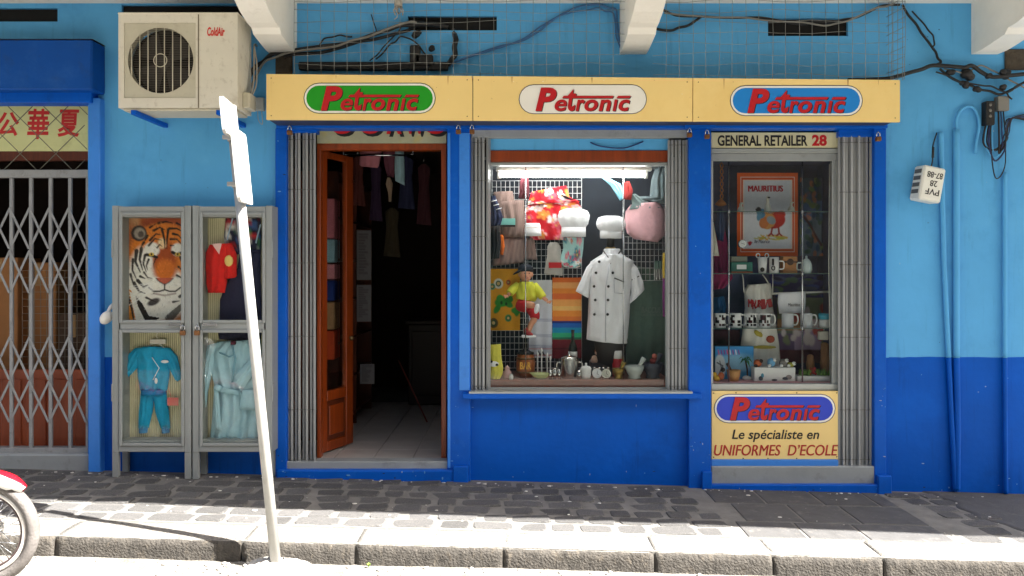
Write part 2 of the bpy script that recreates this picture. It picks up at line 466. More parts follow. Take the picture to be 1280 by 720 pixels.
FBLUE = M("faded_blue_paint", c(52, 128, 216), 0.45, var=0.10, scale=3.0, bump=0.15, bscale=25, dirt=(c(20, 75, 150), 0.35, 6.0))
WHITEP = M("white_masonry_paint", c(232, 230, 222), 0.7, var=0.06, scale=3, bump=0.25, bscale=20, dirt=(c(150, 140, 125), 0.35, 3.0))
CREAM = M("cream_sign_board", c(240, 210, 138), 0.5, var=0.03, scale=2, spec=.3, dirt=[(c(230, 192, 112), 0.4, 1.5), (c(190, 150, 95), 0.3, 4.0, (3, 3, .3), (.62, .78)), (c(120, 85, 50), 0.6, 22.0, (1, 1, 1), (.70, .74))])
SHUT = M("shutter_grey", c(146, 149, 150), 0.45, metal=0.2, var=0.14, scale=5, dirt=[(c(78, 77, 76), 0.6, 7.0), (c(120, 80, 50), .5, 20.0, (1, 1, .4), (.66, .74))], rnd=0.08, streak=True)
GATEG = M("gate_grey_paint", c(142, 144, 145), 0.5, metal=0.1, var=0.08, scale=12, dirt=[(c(95, 90, 84), 0.6, 16.0), (c(120, 72, 40), .6, 40.0, (1, 1, 1), (.64, .72))])
GREYP = M("grey_paint", c(142, 147, 148), 0.55, var=0.08, scale=5, bump=0.15, bscale=30, dirt=(c(95, 95, 92), 0.5, 8.0))
CABG = M("cabinet_grey", c(140, 145, 144), 0.5, metal=0.1, var=0.04, scale=8, dirt=(c(112, 108, 100), 0.3, 11.0))
ALU = M("aluminium_frame", c(165, 170, 168), 0.4, metal=0.4, var=0.06, scale=10)
CHROME = M("chrome", c(200, 202, 205), 0.18, metal=1.0, var=0.05, scale=10)
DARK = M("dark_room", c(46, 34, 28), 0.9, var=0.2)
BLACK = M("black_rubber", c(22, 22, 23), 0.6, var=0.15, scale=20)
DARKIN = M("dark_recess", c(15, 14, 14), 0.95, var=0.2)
WOOD = M("varnished_wood", c(132, 54, 14), 0.35, var=0.28, scale=5, bump=0.1, bscale=40, streak=(6, 6, 0.5))
WOODD = M("dark_varnished_wood", c(88, 38, 18), 0.4, var=0.3, scale=5, streak=(6, 6, 0.5))
REDWOOD = M("red_brown_panel", c(150, 70, 38), 0.45, var=0.2, scale=3, dirt=(c(190, 95, 50), 0.6, 3.0), streak=(3, 3, 0.6))
GLASS = MGLASS("window_glass", refl=0.7)
GLASSC = MGLASS("cabinet_glass", (0.98, 0.99, 0.97), refl=0.3)
STONE = M("basalt_sett", (0.09, 0.088, 0.088), 0.8, var=0.28, scale=14, bump=0.8, bscale=70, dirt=(c(165, 160, 150), 0.55, 18.0), rnd=0.25)
SLAB = M("basalt_slab", (0.074, 0.073, 0.074), 0.75, var=0.18, scale=9, bump=0.4, bscale=90, dirt=(c(140, 135, 128), 0.4, 14.0), rnd=0.12)
MORTAR = M("mortar_bed", (0.155, 0.15, 0.14), 0.9, var=0.25, scale=7, bump=0.5, bscale=60, dirt=(c(110, 105, 98), 0.6, 6.0))
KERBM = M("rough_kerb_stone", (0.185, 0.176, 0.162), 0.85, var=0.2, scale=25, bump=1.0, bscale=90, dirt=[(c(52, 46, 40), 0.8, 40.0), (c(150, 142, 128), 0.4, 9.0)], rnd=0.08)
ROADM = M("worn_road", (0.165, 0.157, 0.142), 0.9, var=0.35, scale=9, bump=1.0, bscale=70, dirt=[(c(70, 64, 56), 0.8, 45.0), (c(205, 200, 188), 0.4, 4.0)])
KERBF = M("dark_kerb_face", (0.052, 0.047, 0.041), 0.9, var=0.5, scale=30, bump=1.0, bscale=80, dirt=[(c(120, 110, 96), 0.5, 22.0)], rnd=0.1, streak=(1, 1, .45))  # fronts and ends of kerb stones, darker than their tops
TARM = M("pavement_tarmac", (0.07, 0.069, 0.07), 0.85, var=0.15, scale=8, bump=0.5, bscale=120, dirt=(c(125, 120, 112), 0.35, 9.0))
CONC = M("rough_concrete", (0.40, 0.385, 0.36), 0.9, var=0.22, scale=14, bump=1.0, bscale=40, dirt=(c(110, 105, 98), 0.5, 12.0))
GALV = M("galvanised_white_paint", c(168, 168, 165), 0.5, metal=0.25, var=0.07, scale=10, dirt=(c(140, 135, 128), 0.4, 12.0))
PRINT = MA("cloth_print"); PAPER = MA("paper_print", 0.4, 0.0)
WHITEC = M("white_cotton", c(244, 244, 246), 0.85, var=0.03, scale=20, bump=0.45, bscale=28)
RED = M("letter_red", c(184, 10, 24), 0.45, var=0.08, scale=30); BLK = M("letter_black", c(18, 18, 18), 0.5, var=0.08)

# ------------------------------------------------------------------ ground
rng = random.Random(3)
def sheared_box(mb, x0, x1, y0, y1, t0, t1, m=0):       # follows the fall of the street
    vs = [(x, y, G(x) + t) for x in (x0, x1) for y in (y0, y1) for t in (t0, t1)]
    mb.add(vs, [(0, 1, 3, 2), (4, 6, 7, 5), (0, 4, 5, 1), (2, 3, 7, 6), (0, 2, 6, 4), (1, 5, 7, 3)], m)
mb = MB()
nx, ny = 150, 24
def roadf(u, v):
    x = -60 + 120 * u; y = -1.47 - 58.5 * v ** 2.2
    return (x, y, RZ(x) + 0.004 * math.sin(x * 5.1 + y * 3) - 0.001)
mb.grid(roadf, nx, ny)
mb.build("road", ROADM, kind="structure", recalc=False)
mb = MB(); sheared_box(mb, -60, 60, -1.22, 12, -0.5, -0.001)
pav = mb.build("pavement", MORTAR, kind="structure")
# setts: seven shapes shared by all
def sett_mesh(k):
    r = random.Random(100 + k); n = 8; mb = MB(); out = []
    for sx, sy, fl in ((1, 1, 0), (-1, 1, 1), (-1, -1, 0), (1, -1, 1)):
        a, b = r.uniform(.05, .15), r.uniform(.10, .26); jx, jy = r.uniform(-.03, .02), r.uniform(-.05, .02)
        p, q = (sx * (.5 + jx), sy * (.5 - b)), (sx * (.5 - a), sy * (.5 + jy))
        out += [q, p] if fl else [p, q]
    vs = [(p[0], p[1], -0.03) for p in out] + [(p[0], p[1], -0.003) for p in out] + [(p[0] * .95, p[1] * .92, 0.003 + r.uniform(0, .0035)) for p in out]
    fs = [(i, (i + 1) % n, n + (i + 1) % n, n + i) for i in range(n)] + [(n + i, n + (i + 1) % n, 2 * n + (i + 1) % n, 2 * n + i) for i in range(n)] + [tuple(range(2 * n, 3 * n))]
    mb.add(vs, fs); return mb.mesh("sett", STONE)
SETTS = [sett_mesh(k) for k in range(7)]
def place_setts(xa, xb, rows, y0=-0.04, dy=0.163, dx=0.262):
    for r_ in range(rows):
        x = xa + rng.uniform(-.03, .03) + (0.05 * r_ % dx)
        while x < xb:
            wd = dx * rng.uniform(.62, 1.18)
            if x + wd > xb + .05: break
            yy = y0 - dy * (r_ + .5) + rng.uniform(-.006, .006)
            xm = x + wd / 2
            inst(rng.choice(SETTS), "sett", (xm, yy, G(xm) + rng.uniform(-.003, .003)), pav, rot=(rng.uniform(-.015, .015), math.atan(0.0265), rng.uniform(-.06, .06) + (PI if rng.random() < .5 else 0)),
                 scale=(wd - rng.uniform(.018, .045), dy - rng.uniform(.012, .030), 1))
            x += wd
place_setts(-5.2, 1.36, 7)
place_setts(2.72, 3.3, 7)
# larger flagstones in front of the right bay
for r_, (ya, yb) in enumerate(((-.03, -.44), (-.45, -.86), (-.87, -1.185))):
    x = 1.40 + (.0, .10, .02)[r_]
    while x < 2.66:
        wd = rng.uniform(.36, .44)
        if x + wd > 2.58: wd = 2.69 - x
        mb = MB(); mb.box(x + .008, x + wd - .008, yb + .006, ya - .006, -.03, .004, .004)
        mb.v = [(p[0], p[1], p[2] + G(p[0])) for p in mb.v]
        mb.build("flagstone", SLAB, pav); x += wd
# tarmac patch to the right
mb = MB()
mb.grid(lambda u, v: (3.02 + 0.25 * v + 14 * u ** 1.6 + .05 * math.sin(9 * v) * (1 - u) + .02 * math.sin(31 * v) * (1 - u), 0.02 - 1.215 * v, G(3.02 + 0.25 * v + 14 * u ** 1.6) + (.0055 if u > 0 else -.01) + .5 * .003 * math.sin(23 * u + 5 * v)), 60, 40)
mb.build("tarmac_patch", TARM, pav, recalc=False)
# kerb
kx = [-7.2, -6.2, -5.3, -4.35, -3.42, -2.586, -1.53, -.888, -.05, .806, 1.476, 2.10, 2.95, 3.8, 4.7, 5.7, 6.8]
mb = MB(); sheared_box(mb, -7.2, 6.8, -1.478, -1.15, -.4, -.0035); mb.build("kerb_bedding", MORTAR, pav)
kerb = thing("kerb", None, None, (0, -1.5, 0)); kerb["kind"] = "structure"
for i, (a, b) in enumerate(zip(kx[:-1], kx[1:])):
    r = random.Random(i + 40); ph = r.uniform(0, 9); dz = r.uniform(-.006, .006)
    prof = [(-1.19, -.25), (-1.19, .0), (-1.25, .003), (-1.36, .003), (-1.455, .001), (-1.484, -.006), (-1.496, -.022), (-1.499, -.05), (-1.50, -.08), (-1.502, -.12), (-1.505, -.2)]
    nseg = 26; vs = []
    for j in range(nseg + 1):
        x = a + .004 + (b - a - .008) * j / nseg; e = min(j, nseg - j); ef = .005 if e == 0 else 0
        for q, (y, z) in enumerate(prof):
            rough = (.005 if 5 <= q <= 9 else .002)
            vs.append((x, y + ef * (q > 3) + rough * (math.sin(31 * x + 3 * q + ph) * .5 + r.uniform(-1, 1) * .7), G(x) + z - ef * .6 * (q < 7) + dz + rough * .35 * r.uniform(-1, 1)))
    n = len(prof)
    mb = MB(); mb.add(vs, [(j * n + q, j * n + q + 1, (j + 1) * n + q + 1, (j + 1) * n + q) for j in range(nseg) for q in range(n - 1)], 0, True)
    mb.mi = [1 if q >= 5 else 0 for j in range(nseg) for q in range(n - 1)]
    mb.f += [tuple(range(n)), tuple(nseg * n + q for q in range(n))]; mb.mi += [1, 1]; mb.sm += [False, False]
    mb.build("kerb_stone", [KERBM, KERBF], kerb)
# grit and crumbs of mortar
mb = MB()
for _ in range(520):
    x = rng.uniform(-3.6, 4.2)
    if rng.random() < .7: y = -1.52 - abs(rng.gauss(0, .18)); z0 = RZ(x); s_ = rng.uniform(.004, .016)
    else: y = rng.uniform(-1.1, -.06) if rng.random() < .4 else rng.uniform(-.16, -.11); z0 = G(x) + .004; s_ = rng.uniform(.002, .007)
    mb.ell((x, y, z0 + s_ * .2), (s_ * rng.uniform(.7, 1.4), s_, s_ * .6), 5, 3)
for _ in range(70):
    x = rng.uniform(-3.4, 3.6); y = rng.uniform(-.14, -.10) if rng.random() < .6 else rng.uniform(-1.1, -.15); s_ = rng.uniform(.006, .016)
    mb.ell((x, y, G(x) + .006), (s_ * rng.uniform(.6, 1.5), s_, .003), 6, 3, 1)
o = mb.build("grit", [CONC, M("paper_scrap", c(215, 212, 205), .8)], kind="stuff"); o["label"] = "pale grit and crumbs scattered along the kerb and gutter"; o["category"] = "grit"
# small weeds in the gutter
for k, (wx, wy) in enumerate(((461, 702),)):
    p = PX(wx, wy, -1.54); mb = MB(); r = random.Random(k)
    for q in range(9):
        a = r.uniform(0, 2 * PI); L = r.uniform(.012, .026); b = Vector((p.x, p.y, RZ(p.x))); e = b + Vector((math.cos(a) * L * .7, math.sin(a) * L * .7, L)); sd_ = Vector((-math.sin(a), math.cos(a), 0)) * .006
        mid = (b + e) / 2 + Vector((0, 0, .01))
        mb.add([b - sd_ * .3, b + sd_ * .3, mid + sd_, mid - sd_, e], [(0, 1, 2, 3), (3, 2, 4)])
    mb.build("weed", M("weed_green", c(120, 150, 60), .7), label=["tiny green weed in gutter by dark gap of kerb joint", "sparse green weed at foot of kerb in front of door", "small green weed by kerb joint below display window"][k], cat="weed", group="weeds in the gutter", recalc=False)

# ------------------------------------------------------------------ building shell
bld = thing("shop_building", "blue painted shop building with deep blue dado and white balcony brackets", "building", (0, 0, 0))
ZD = 0.92
vents = [(XX(-60, 0), XX(72, 0), ZZ(27, 0), ZZ(10, 0)), (XX(152, 0), XX(308, 0), ZZ(20, 0), ZZ(6, 0)), (XX(510, 0), XX(621, 0), ZZ(38, 0), ZZ(20, 0)), (XX(960, 0), XX(1060, 0), ZZ(45, 0), ZZ(23, 0))]
gateh = (XX(-160, 0), XX(110, 0), -1, ZZ(122, 0)); fronth = (XX(348, 0), XX(1106, 0), -1, ZZ(158, 0))
mb = MB(); wall_holes(mb, -7, 7, ZD, 3.56, 0, .2, vents + [gateh, fronth]); mb.build("wall", LBLUE, bld, recalc=False)
for a, b in ((-7, gateh[0]), (gateh[1], fronth[0]), (fronth[1], 7)):
    mb = MB(); mb.box(a, b, 0, .2, -.5, ZD - .0005); mb.build("lower_wall", DBLUE, bld)
for a, b in ((gateh[1] + .1, fronth[0] - .02), (fronth[1] + .03, 7)):
    mb = MB(); n = int((b - a) / .05); xs_ = [a + (b - a) * i / n for i in range(n + 1)]
    mb.prism([(x, ZD - .03) for x in xs_] + [(x, ZD + .004 + .007 * mnoise.noise(Vector((x * 4, 1, 2))) + .004 * mnoise.noise(Vector((x * 15, 5, 2)))) for x in reversed(xs_)], -.0015, .001); mb.build("paint_edge", DBLUE, bld)
mb = MB(); mb.box(-7, 7, 0, .2, 3.74, 7.0); mb.build("upper_wall", LBLUE, bld)
for h in vents:
    mb = MB(); mb.box(h[0] + .001, h[1] - .001, .03, .06, h[2] + .001, h[3] - .001); mb.build("vent_shade_sheet", DARKIN, bld)  # near-black sheet paints in the shade inside the vent slot
BE = lambda x: -(1.89 + .048 * x)
mb = MB(); vs = [(x, y, z) for x, y in ((-7, .25), (7, .25), (7, BE(7)), (-7, BE(-7))) for z in (3.56, 3.735)]; mb.add(vs, [(0, 2, 4, 6), (1, 3, 5, 7), (0, 1, 3, 2), (2, 3, 5, 4), (4, 5, 7, 6), (6, 7, 1, 0)]); mb.build("balcony_slab", WHITEP, bld)
mb = MB(); vs = [(x, y, z) for x, y in ((-7, BE(-7) + .08), (7, BE(7) + .08), (7, BE(7) + .02), (-7, BE(-7) + .02)) for z in (3.736, 4.7)]; mb.add(vs, [(0, 2, 4, 6), (1, 3, 5, 7), (0, 1, 3, 2), (2, 3, 5, 4), (4, 5, 7, 6), (6, 7, 1, 0)]); mb.build("balcony_parapet", WHITEP, bld)
for bx in (-4.3, -1.70, .90, 3.52):
    prof = [(.0, 3.18), (-.12, 3.178), (-.25, 3.19), (-.42, 3.21), (-.46, 3.245), (-.55, 3.25), (-.7, 3.28), (-.81, 3.32), (-.95, 3.40), (-1.1, 3.50), (-1.2, 3.559), (0, 3.559)]
    mb = MB(); hw = .098; n = len(prof)
    vs = [(bx - hw, y, z) for y, z in prof] + [(bx + hw, y, z) for y, z in prof]
    mb.add(vs, [tuple(range(n)), tuple(range(n, 2 * n))] + [(k, (k + 1) % n, n + (k + 1) % n, n + k) for k in range(n)])
    mb.build("balcony_bracket", WHITEP, bld)
# dusty ledge moulding above left shop, dark rubble where brackets meet wall
for a in ((345, 366, 97, 56), (1255, 1285, 88, 62)):
    mb = MB(); mb.box(XX(a[0], 0), XX(a[1], 0), -.02, .0, ZZ(a[2], 0), ZZ(a[3], 0), .006)
    mb.build("exposed_stone", M("exposed_stone", c(70, 62, 52), .9, var=.3, scale=25, bump=.8, bscale=50), bld)

# shopfront joinery
mb = MB(); mb.pbox(345, 1110, 150, 160, -.10, .04, .004); mb.build("lintel", PBLUE, bld)
mb = MB(); mb.pbox(589, 861, 158, 172, -.015, .1, .003); mb.build("transom_beam", GREYP, bld)
mb = MB(); mb.pbox(1049, 1093, 158, 171, -.015, .1, .003); mb.build("transom_beam", PBLUE, bld)
mb = MB(); mb.pbox(358, 396, 158, 166, -.02, .1, .003); mb.build("transom_beam", PBLUE, bld)
def post(x0, x1, y0, y1, d0, base=True):
    mb = MB(); mb.pbox(x0, x1, y0, y1, d0, .12, .005); p = mb.build("post", PBLUE, bld)
    return p
post(344, 358, 160, 605, -.05); post(559, 588, 160, 606, -.05); post(861, 889, 160, 618, -.06); post(1093, 1108, 160, 622, -.05)
mb = MB(); mb.pbox(574, 587, 166, 488, -.056, -.05, .002); mb.pbox(559.5, 563, 166, 585, -.058, -.05, .002); mb.build("post_trim", FBLUE, bld)
mb = MB(); mb.pbox(856, 895, 154, 160, -.122, -.06, .003); mb.build("post_cap", PBLUE, bld)
mb = MB(); mb.pbox(345, 584, 588, 606, -.085, .0, .008); mb.pbox(566, 585, 583, 607, -.095, -.05, .006); mb.build("threshold_beam", PBLUE, bld)
mb = MB(); mb.pbox(357, 560, 577, 590, -.03, .1, .006); mb.build("threshold_step", GREYP, bld)
mb = MB(); mb.pbox(878, 1112, 606, 622, -.085, .0, .006); mb.pbox(1098, 1115, 595, 623, -.095, -.05, .006); mb.pbox(878, 890, 590, 620, -.09, -.06, .004); mb.build("threshold_beam", PBLUE, bld)
mb = MB(); mb.pbox(889, 1094, 583, 607, -.045, .1, .008); mb.build("bay_plinth", GREYP, bld)
mb = MB(); mb.pbox(889, 1048, 575, 583, -.03, .1, .004); mb.build("bay_rail", FBLUE, bld)
mb = MB(); mb.pbox(586, 864, 497, 640, -.0, .15, .004); mb.build("window_apron", DBLUE, bld)
mb = MB(); mb.pbox(578, 877, 492, 499, -.10, .1, .005); mb.build("window_sill", PBLUE, bld)
mb = MB(); mb.pbox(586, 866, 489.5, 492.5, -.098, .05, .003); mb.build("sill_rail", ALU, bld)
# padlock hasps on the lintel
for hx, hy in ((362, 164), (573, 163), (590, 163), (862, 167), (884, 169), (1098, 172)):
    mb = MB(); p = PX(hx, hy, -.12)
    mb.box(p.x - .018, p.x + .018, -.135, -.10, p.z - .026, p.z + .006, .004, 1)
    mb.tube([(p.x - .012, -.118, p.z), (p.x - .012, -.118, p.z + .03), (p.x, -.118, p.z + .042), (p.x + .012, -.118, p.z + .03), (p.x + .012, -.118, p.z)], .004, 6, 0)
    mb.build("padlock", [CHROME, M("rusty_brass", c(125, 85, 50), .6, .4)], bld)

# interior room seen through the door, left shop room
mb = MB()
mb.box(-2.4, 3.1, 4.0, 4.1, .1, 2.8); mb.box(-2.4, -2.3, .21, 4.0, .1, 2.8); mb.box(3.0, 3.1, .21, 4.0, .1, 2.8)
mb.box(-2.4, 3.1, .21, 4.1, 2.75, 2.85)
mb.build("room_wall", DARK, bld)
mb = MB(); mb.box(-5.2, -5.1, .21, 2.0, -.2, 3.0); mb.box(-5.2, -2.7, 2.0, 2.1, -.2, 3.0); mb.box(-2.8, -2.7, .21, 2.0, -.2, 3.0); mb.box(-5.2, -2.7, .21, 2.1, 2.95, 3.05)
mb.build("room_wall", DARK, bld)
ZF = ZZ(577, -.03) - .005
mb = MB(); mb.box(-2.3, 3.0, .1, 4.0, ZF - .06, ZF - .012); fl = mb.build("shop_floor", MORTAR, bld)
TILE = M("floor_tile", c(168, 163, 158), 0.35, var=.1, scale=6, rnd=.05)
tm = MB(); tm.box(-.148, .148, -.148, .148, -.012, 0, .003); tm = tm.mesh("floor_tile", TILE)
for i in range(5):
    for j in range(9): inst(tm, "floor_tile", (-1.80 + i * .3, .25 + j * .3, ZF), fl)
mb = MB(); mb.box(-5.1, -3.17, .02, 2.0, -.3, ZZ(585, .0) + .06); mb.build("shop_floor", CONC, bld)
mb = MB(); mb.pbox(-160, 112, 568, 600, -.02, .3, .01); mb.build("doorstep", GREYP, bld)
mb = MB(); mb.pbox(110, 125, 122, 605, -.07, .1, .006); mb.build("gate_post", FBLUE, bld)

# ------------------------------------------------------------------ roller shutter box of the left shop
rb = thing("shutter_box", "deep blue roller shutter housing above the grey lattice gate", "shutter box", PX(0, 122, 0))
mb = MB(); mb.box(XX(-170, -.2), XX(115, -.2), -.2, .0, ZZ(112, -.2), ZZ(49, -.2), .012); mb.build("housing", M("housing_blue", c(4, 70, 150), .5, spec=.2, var=.12, scale=2, dirt=[(c(60, 110, 180), .3, 2.5), (c(40, 60, 90), .4, 9)]), rb)
mb = MB(); mb.box(XX(-170, -.1), XX(114, -.1), -.10, .05, ZZ(128, -.1), ZZ(114, -.1), .006); mb.build("guide_beam", DBLUE, rb)
mb = MB(); mb.grid(lambda u, v: (XX(-170 + 285 * u, -.2), -.195 + .195 * v, ZZ(49, -.2) + .004 + .012 * abs(math.sin(37 * u) * math.sin(91 * u)) * (1 - abs(2 * v - 1))), 90, 4)
mb.build("dust", M("roof_dust", c(95, 85, 72), .95, var=.3, scale=30), rb, recalc=False)

# ------------------------------------------------------------------ fascia sign
sg = thing("fascia_sign", "long cream fascia sign with green, white and blue lozenge logos", "sign", (XX(729, -.32), -.16, ZZ(152, -.32)))
def tl(x): return 92.5 + (x - 333) * 7.5 / 792
def bl(x): return 149.5 + (x - 333) * 3.0 / 792
for a, b in ((333, 590.5), (591.5, 865.5), (866.5, 1125)):
    mb = MB(); mb.pprism([(a, tl(a)), (b, tl(b)), (b, bl(b)), (a, bl(a))], -.32, -.295); mb.build("sign_board", CREAM, sg)
mb = MB(); mb.pbox(337, 1121, 100, 151, -.294, .0, .004); mb.build("sign_box", M("sign_back", c(40, 52, 85), .6), sg)
mb = MB()
mb.grid(lambda u, v: (XX(336 + 786 * u, -.3), -.30 + .28 * v, ZZ(98 + 3 * u, -.294) + .004 + .022 * abs(math.sin(53 * u) * math.sin(131 * u + 2)) * math.sin(PI * v)), 160, 4)
mb.build("dust", M("roof_dust", c(95, 85, 72), .95, var=.3, scale=30), sg, recalc=False)
for i, x in enumerate((339, 584, 598, 859, 873, 1119)):
    for y in (tl(x) + 5, bl(x) - 5):
        mb = MB(); mb.ell(PX(x, y, -.3205), (.004, .002, .004), 8, 5); mb.build("screw", M("rust", c(90, 55, 35), .8), sg)
def capsule(x0, x1, y0, y1, n=10):
    r = (y1 - y0) / 2; cy = (y0 + y1) / 2
    return [(x1 - r + r * math.cos(t), cy - r * math.sin(t)) for t in [PI / 2 - PI * k / n for k in range(n + 1)]] + [(x0 + r + r * math.cos(t), cy - r * math.sin(t)) for t in [-PI / 2 - PI * k / n for k in range(n + 1)]]
def logo(parent, x0, x1, y0, y1, d, fill, border, line):
    mats = [line, border, fill]
    mb = MB(); t = (y1 - y0) / 38.0
    mb.pprism(capsule(x0, x1, y0, y1), d - .002, d, 0)
    mb.pprism(capsule(x0 + t * .9, x1 - t * .9, y0 + t * .9, y1 - t * .9), d - .004, d - .002, 1)
    mb.pprism(capsule(x0 + t * 3.4, x1 - t * 3.4, y0 + t * 3.4, y1 - t * 3.4), d - .006, d - .004, 2)
    lg = mb.build("logo_plate", mats, parent)
    W, H = x1 - x0, y1 - y0
    L = [("P", .130, .295, .11, .90), ("e", .280, .374, .51, .90), ("t", .378, .449, .15, .90), ("r", .444, .517, .51, .90), ("o", .512, .617, .51, .90), ("n", .623, .720, .51, .90), ("\u0131", .732, .772, .51, .90), ("c", .779, .868, .51, .90)]
    for nm, m_, ox, dd in (("letter_shadow", BLK, 1.0, d - .0065), ("lettering", RED, 0, d - .0095)):
        mb = MB()
        for ch, a, b, p, q in L:
            ptext(mb, ch, x0 + a * W + ox, x0 + b * W + ox, y0 + p * H + ox * .7, y0 + q * H + ox * .7, dd, shear=.22, bold=(.04 if ch == "P" else .018 if ch == "e" else .026))
        for a, b in ((.345, .742), (.770, .876)):
            mb.pprism([(x0 + (a + .006) * W + ox, y0 + .385 * H + ox * .7), (x0 + b * W + ox, y0 + .385 * H + ox * .7), (x0 + (b - .012) * W + ox, y0 + .465 * H + ox * .7), (x0 + (a - .008) * W + ox, y0 + .465 * H + ox * .7)], dd - .0012, dd + .0005)
        mb.build(nm, m_, lg, recalc=False)
GREEN = M("logo_green", c(20, 150, 20), .45, var=.05); LWHITE = M("logo_white", c(236, 234, 226), .45, var=.03); LBL = M("logo_blue", c(15, 128, 210), .45, var=.05); LBL2 = M("logo_deep_blue", c(30, 60, 190), .45, var=.05)
NAVY = M("logo_navy", c(20, 30, 75), .5); LDARK = M("logo_dark", c(25, 50, 25), .5)
logo(sg, 379.5, 544.5, 103.5, 142, -.3205, GREEN, LWHITE, LDARK)
logo(sg, 648.5, 808.5, 105.5, 142.5, -.3205, LWHITE, LWHITE, NAVY)
logo(sg, 912.5, 1078.5, 106.5, 145, -.3205, LBL, LWHITE, NAVY)

# ------------------------------------------------------------------ folding slat shutters
def shutter(x0, x1, y0, y1, d, n, label):
    t = thing("folding_shutter", label, "shutter", PX((x0 + x1) / 2, y1, d), "folding steel shutters of the shopfront")
    w_ = (XX(x1, d) - XX(x0, d)) / n; z0, z1 = ZZ(y1, d), ZZ(y0, d)
    mb = MB(); hw = w_ * .30
    # a slat: shallow folded channel
    mb.prism([(-hw, 0), (hw, 0), (hw, z1 - z0), (-hw, z1 - z0)], -.004, .0)
    mb.box(-hw, -hw + .004, -.0, .045, 0, z1 - z0); mb.box(hw - .004, hw, -.0, .045, 0, z1 - z0)
    me = mb.mesh("slat", SHUT)
    for k in range(n):
        xc = XX(x0, d) + w_ * (k + .5)
        inst(me, "slat", (xc, d + (.0 if k % 2 else .014) + .003 * math.sin(k * 2.1), z0), t, rot=(0, random.uniform(-.0012, .0012), (.35 if k % 2 else -.35)))
    mb = MB()
    for f in (.02, .17, .39, .61, .83, .98):
        z = z0 + (z1 - z0) * f
        mb.tube([(XX(x0, d) + w_ * (k + .5), d - .007 + (.0 if k % 2 else .014), z) for k in range(n)], .0022, 5)
    mb.build("hinge_pin", M("dull_steel", c(110, 108, 104), .5, .5), t)
    return t
shutter(358, 395.5, 166, 583, -.01, 8, "tall folded steel slat shutter left of the open shop door")
shutter(588, 611.5, 172, 489, -.02, 5, "folded grey slat shutter on left side of big display window")
shutter(834, 861, 175, 489, -.02, 6, "folded grey slat shutter on right side of big display window")
shutter(1047.5, 1091, 170, 582.5, -.01, 9, "folded steel slat shutter right of the general retailer bay")

# ------------------------------------------------------------------ lattice gate of the left shop
gt = thing("lattice_gate", "grey collapsible lattice gate closed across the left shop", "gate", PX(50, 567, .06))
gd = .06
bars = [-60, -35.5, -11, 13.5, 38, 62.5, 87, 109]
mb = MB(); mb.pbox(-160, 110, 212, 222, gd - .02, gd + .02, .003); mb.build("top_rail", GATEG, gt)
mb = MB(); mb.pbox(-160, 110, 560, 567.5, gd - .02, gd + .02, .003); mb.build("bottom_rail", GATEG, gt)
for b in bars:
    mb = MB(); mb.pbox(b - 2.1, b + 2.1, 217, 562, gd - .012, gd + .012, .003); mb.build("bar", GATEG, gt)
for (ya, yb) in ((260, 311), (313, 366), (421, 474), (476, 527)):
    for a, b in zip(bars[:-1], bars[1:]):
        for k, (p, q) in enumerate((((a, ya), (b, yb)), ((b, ya), (a, yb)))):
            P, Q = PX(*p, gd), PX(*q, gd); dv = Q - P; L = dv.length
            mt = Matrix.Translation((P + Q) / 2 + Vector((0, -.019 + .008 * k, 0))) @ Matrix.Rotation(-math.atan2(dv.z, dv.x), 4, 'Y')
            mb = MB(); mb.box(-L / 2, L / 2, -.0025, .0025, -.0085, .0085, .001, mat=mt); mb.build("strap", GATEG, gt)
mb = MB()
for k in range(-6, 8):
    for sgn in (1, -1):
        x0 = 3 + k * 44.5
        pts = []
        for (xa, ya), (xb, yb) in [((x0, 126), (x0 + sgn * 88, 213))]:
            # clip to the opening
            n = 20; seg = [((xa + (xb - xa) * i / n), (ya + (yb - ya) * i / n)) for i in range(n + 1)]
            seg = [s_ for s_ in seg if -160 < s_[0] < 110]
            if len(seg) > 1: mb.tube([PX(seg[0][0], seg[0][1], gd + .003 * sgn), PX(seg[-1][0], seg[-1][1], gd + .003 * sgn)], .0032, 5)
mb.build("diamond_mesh", M("mesh_wire", c(110, 112, 100), .6, .3), gt)
ch = thing("shop_sign", "pale yellow sign board with red Chinese characters behind diamond mesh", "sign", PX(30, 189, .12))
mb = MB(); mb.pbox(-160, 111, 124, 189, .12, .14, .003); mb.build("board", M("pale_yellow_board", c(205, 208, 150), .5, var=.08, scale=4, dirt=(c(150, 150, 100), .4, 5)), ch)
mb = MB()
for s_, x0, x1, y0, y1 in (("\u590f", 72, 99, 137, 171), ("\u83ef", 34, 62, 136, 174), ("\u516c", -4, 24, 140, 170), ("\u53f8", -42, -14, 138, 172)):
    ptext(mb, s_, x0, x1, y0, y1, .1195, bold=.022, shear=.08)
mb.build("lettering", M("brush_red", c(190, 40, 40), .5), ch, recalc=False)
mb = MB(); mb.pbox(-160, 111, 189, 201, .12, .16, .004); mb.build("batten", WOODD, ch)
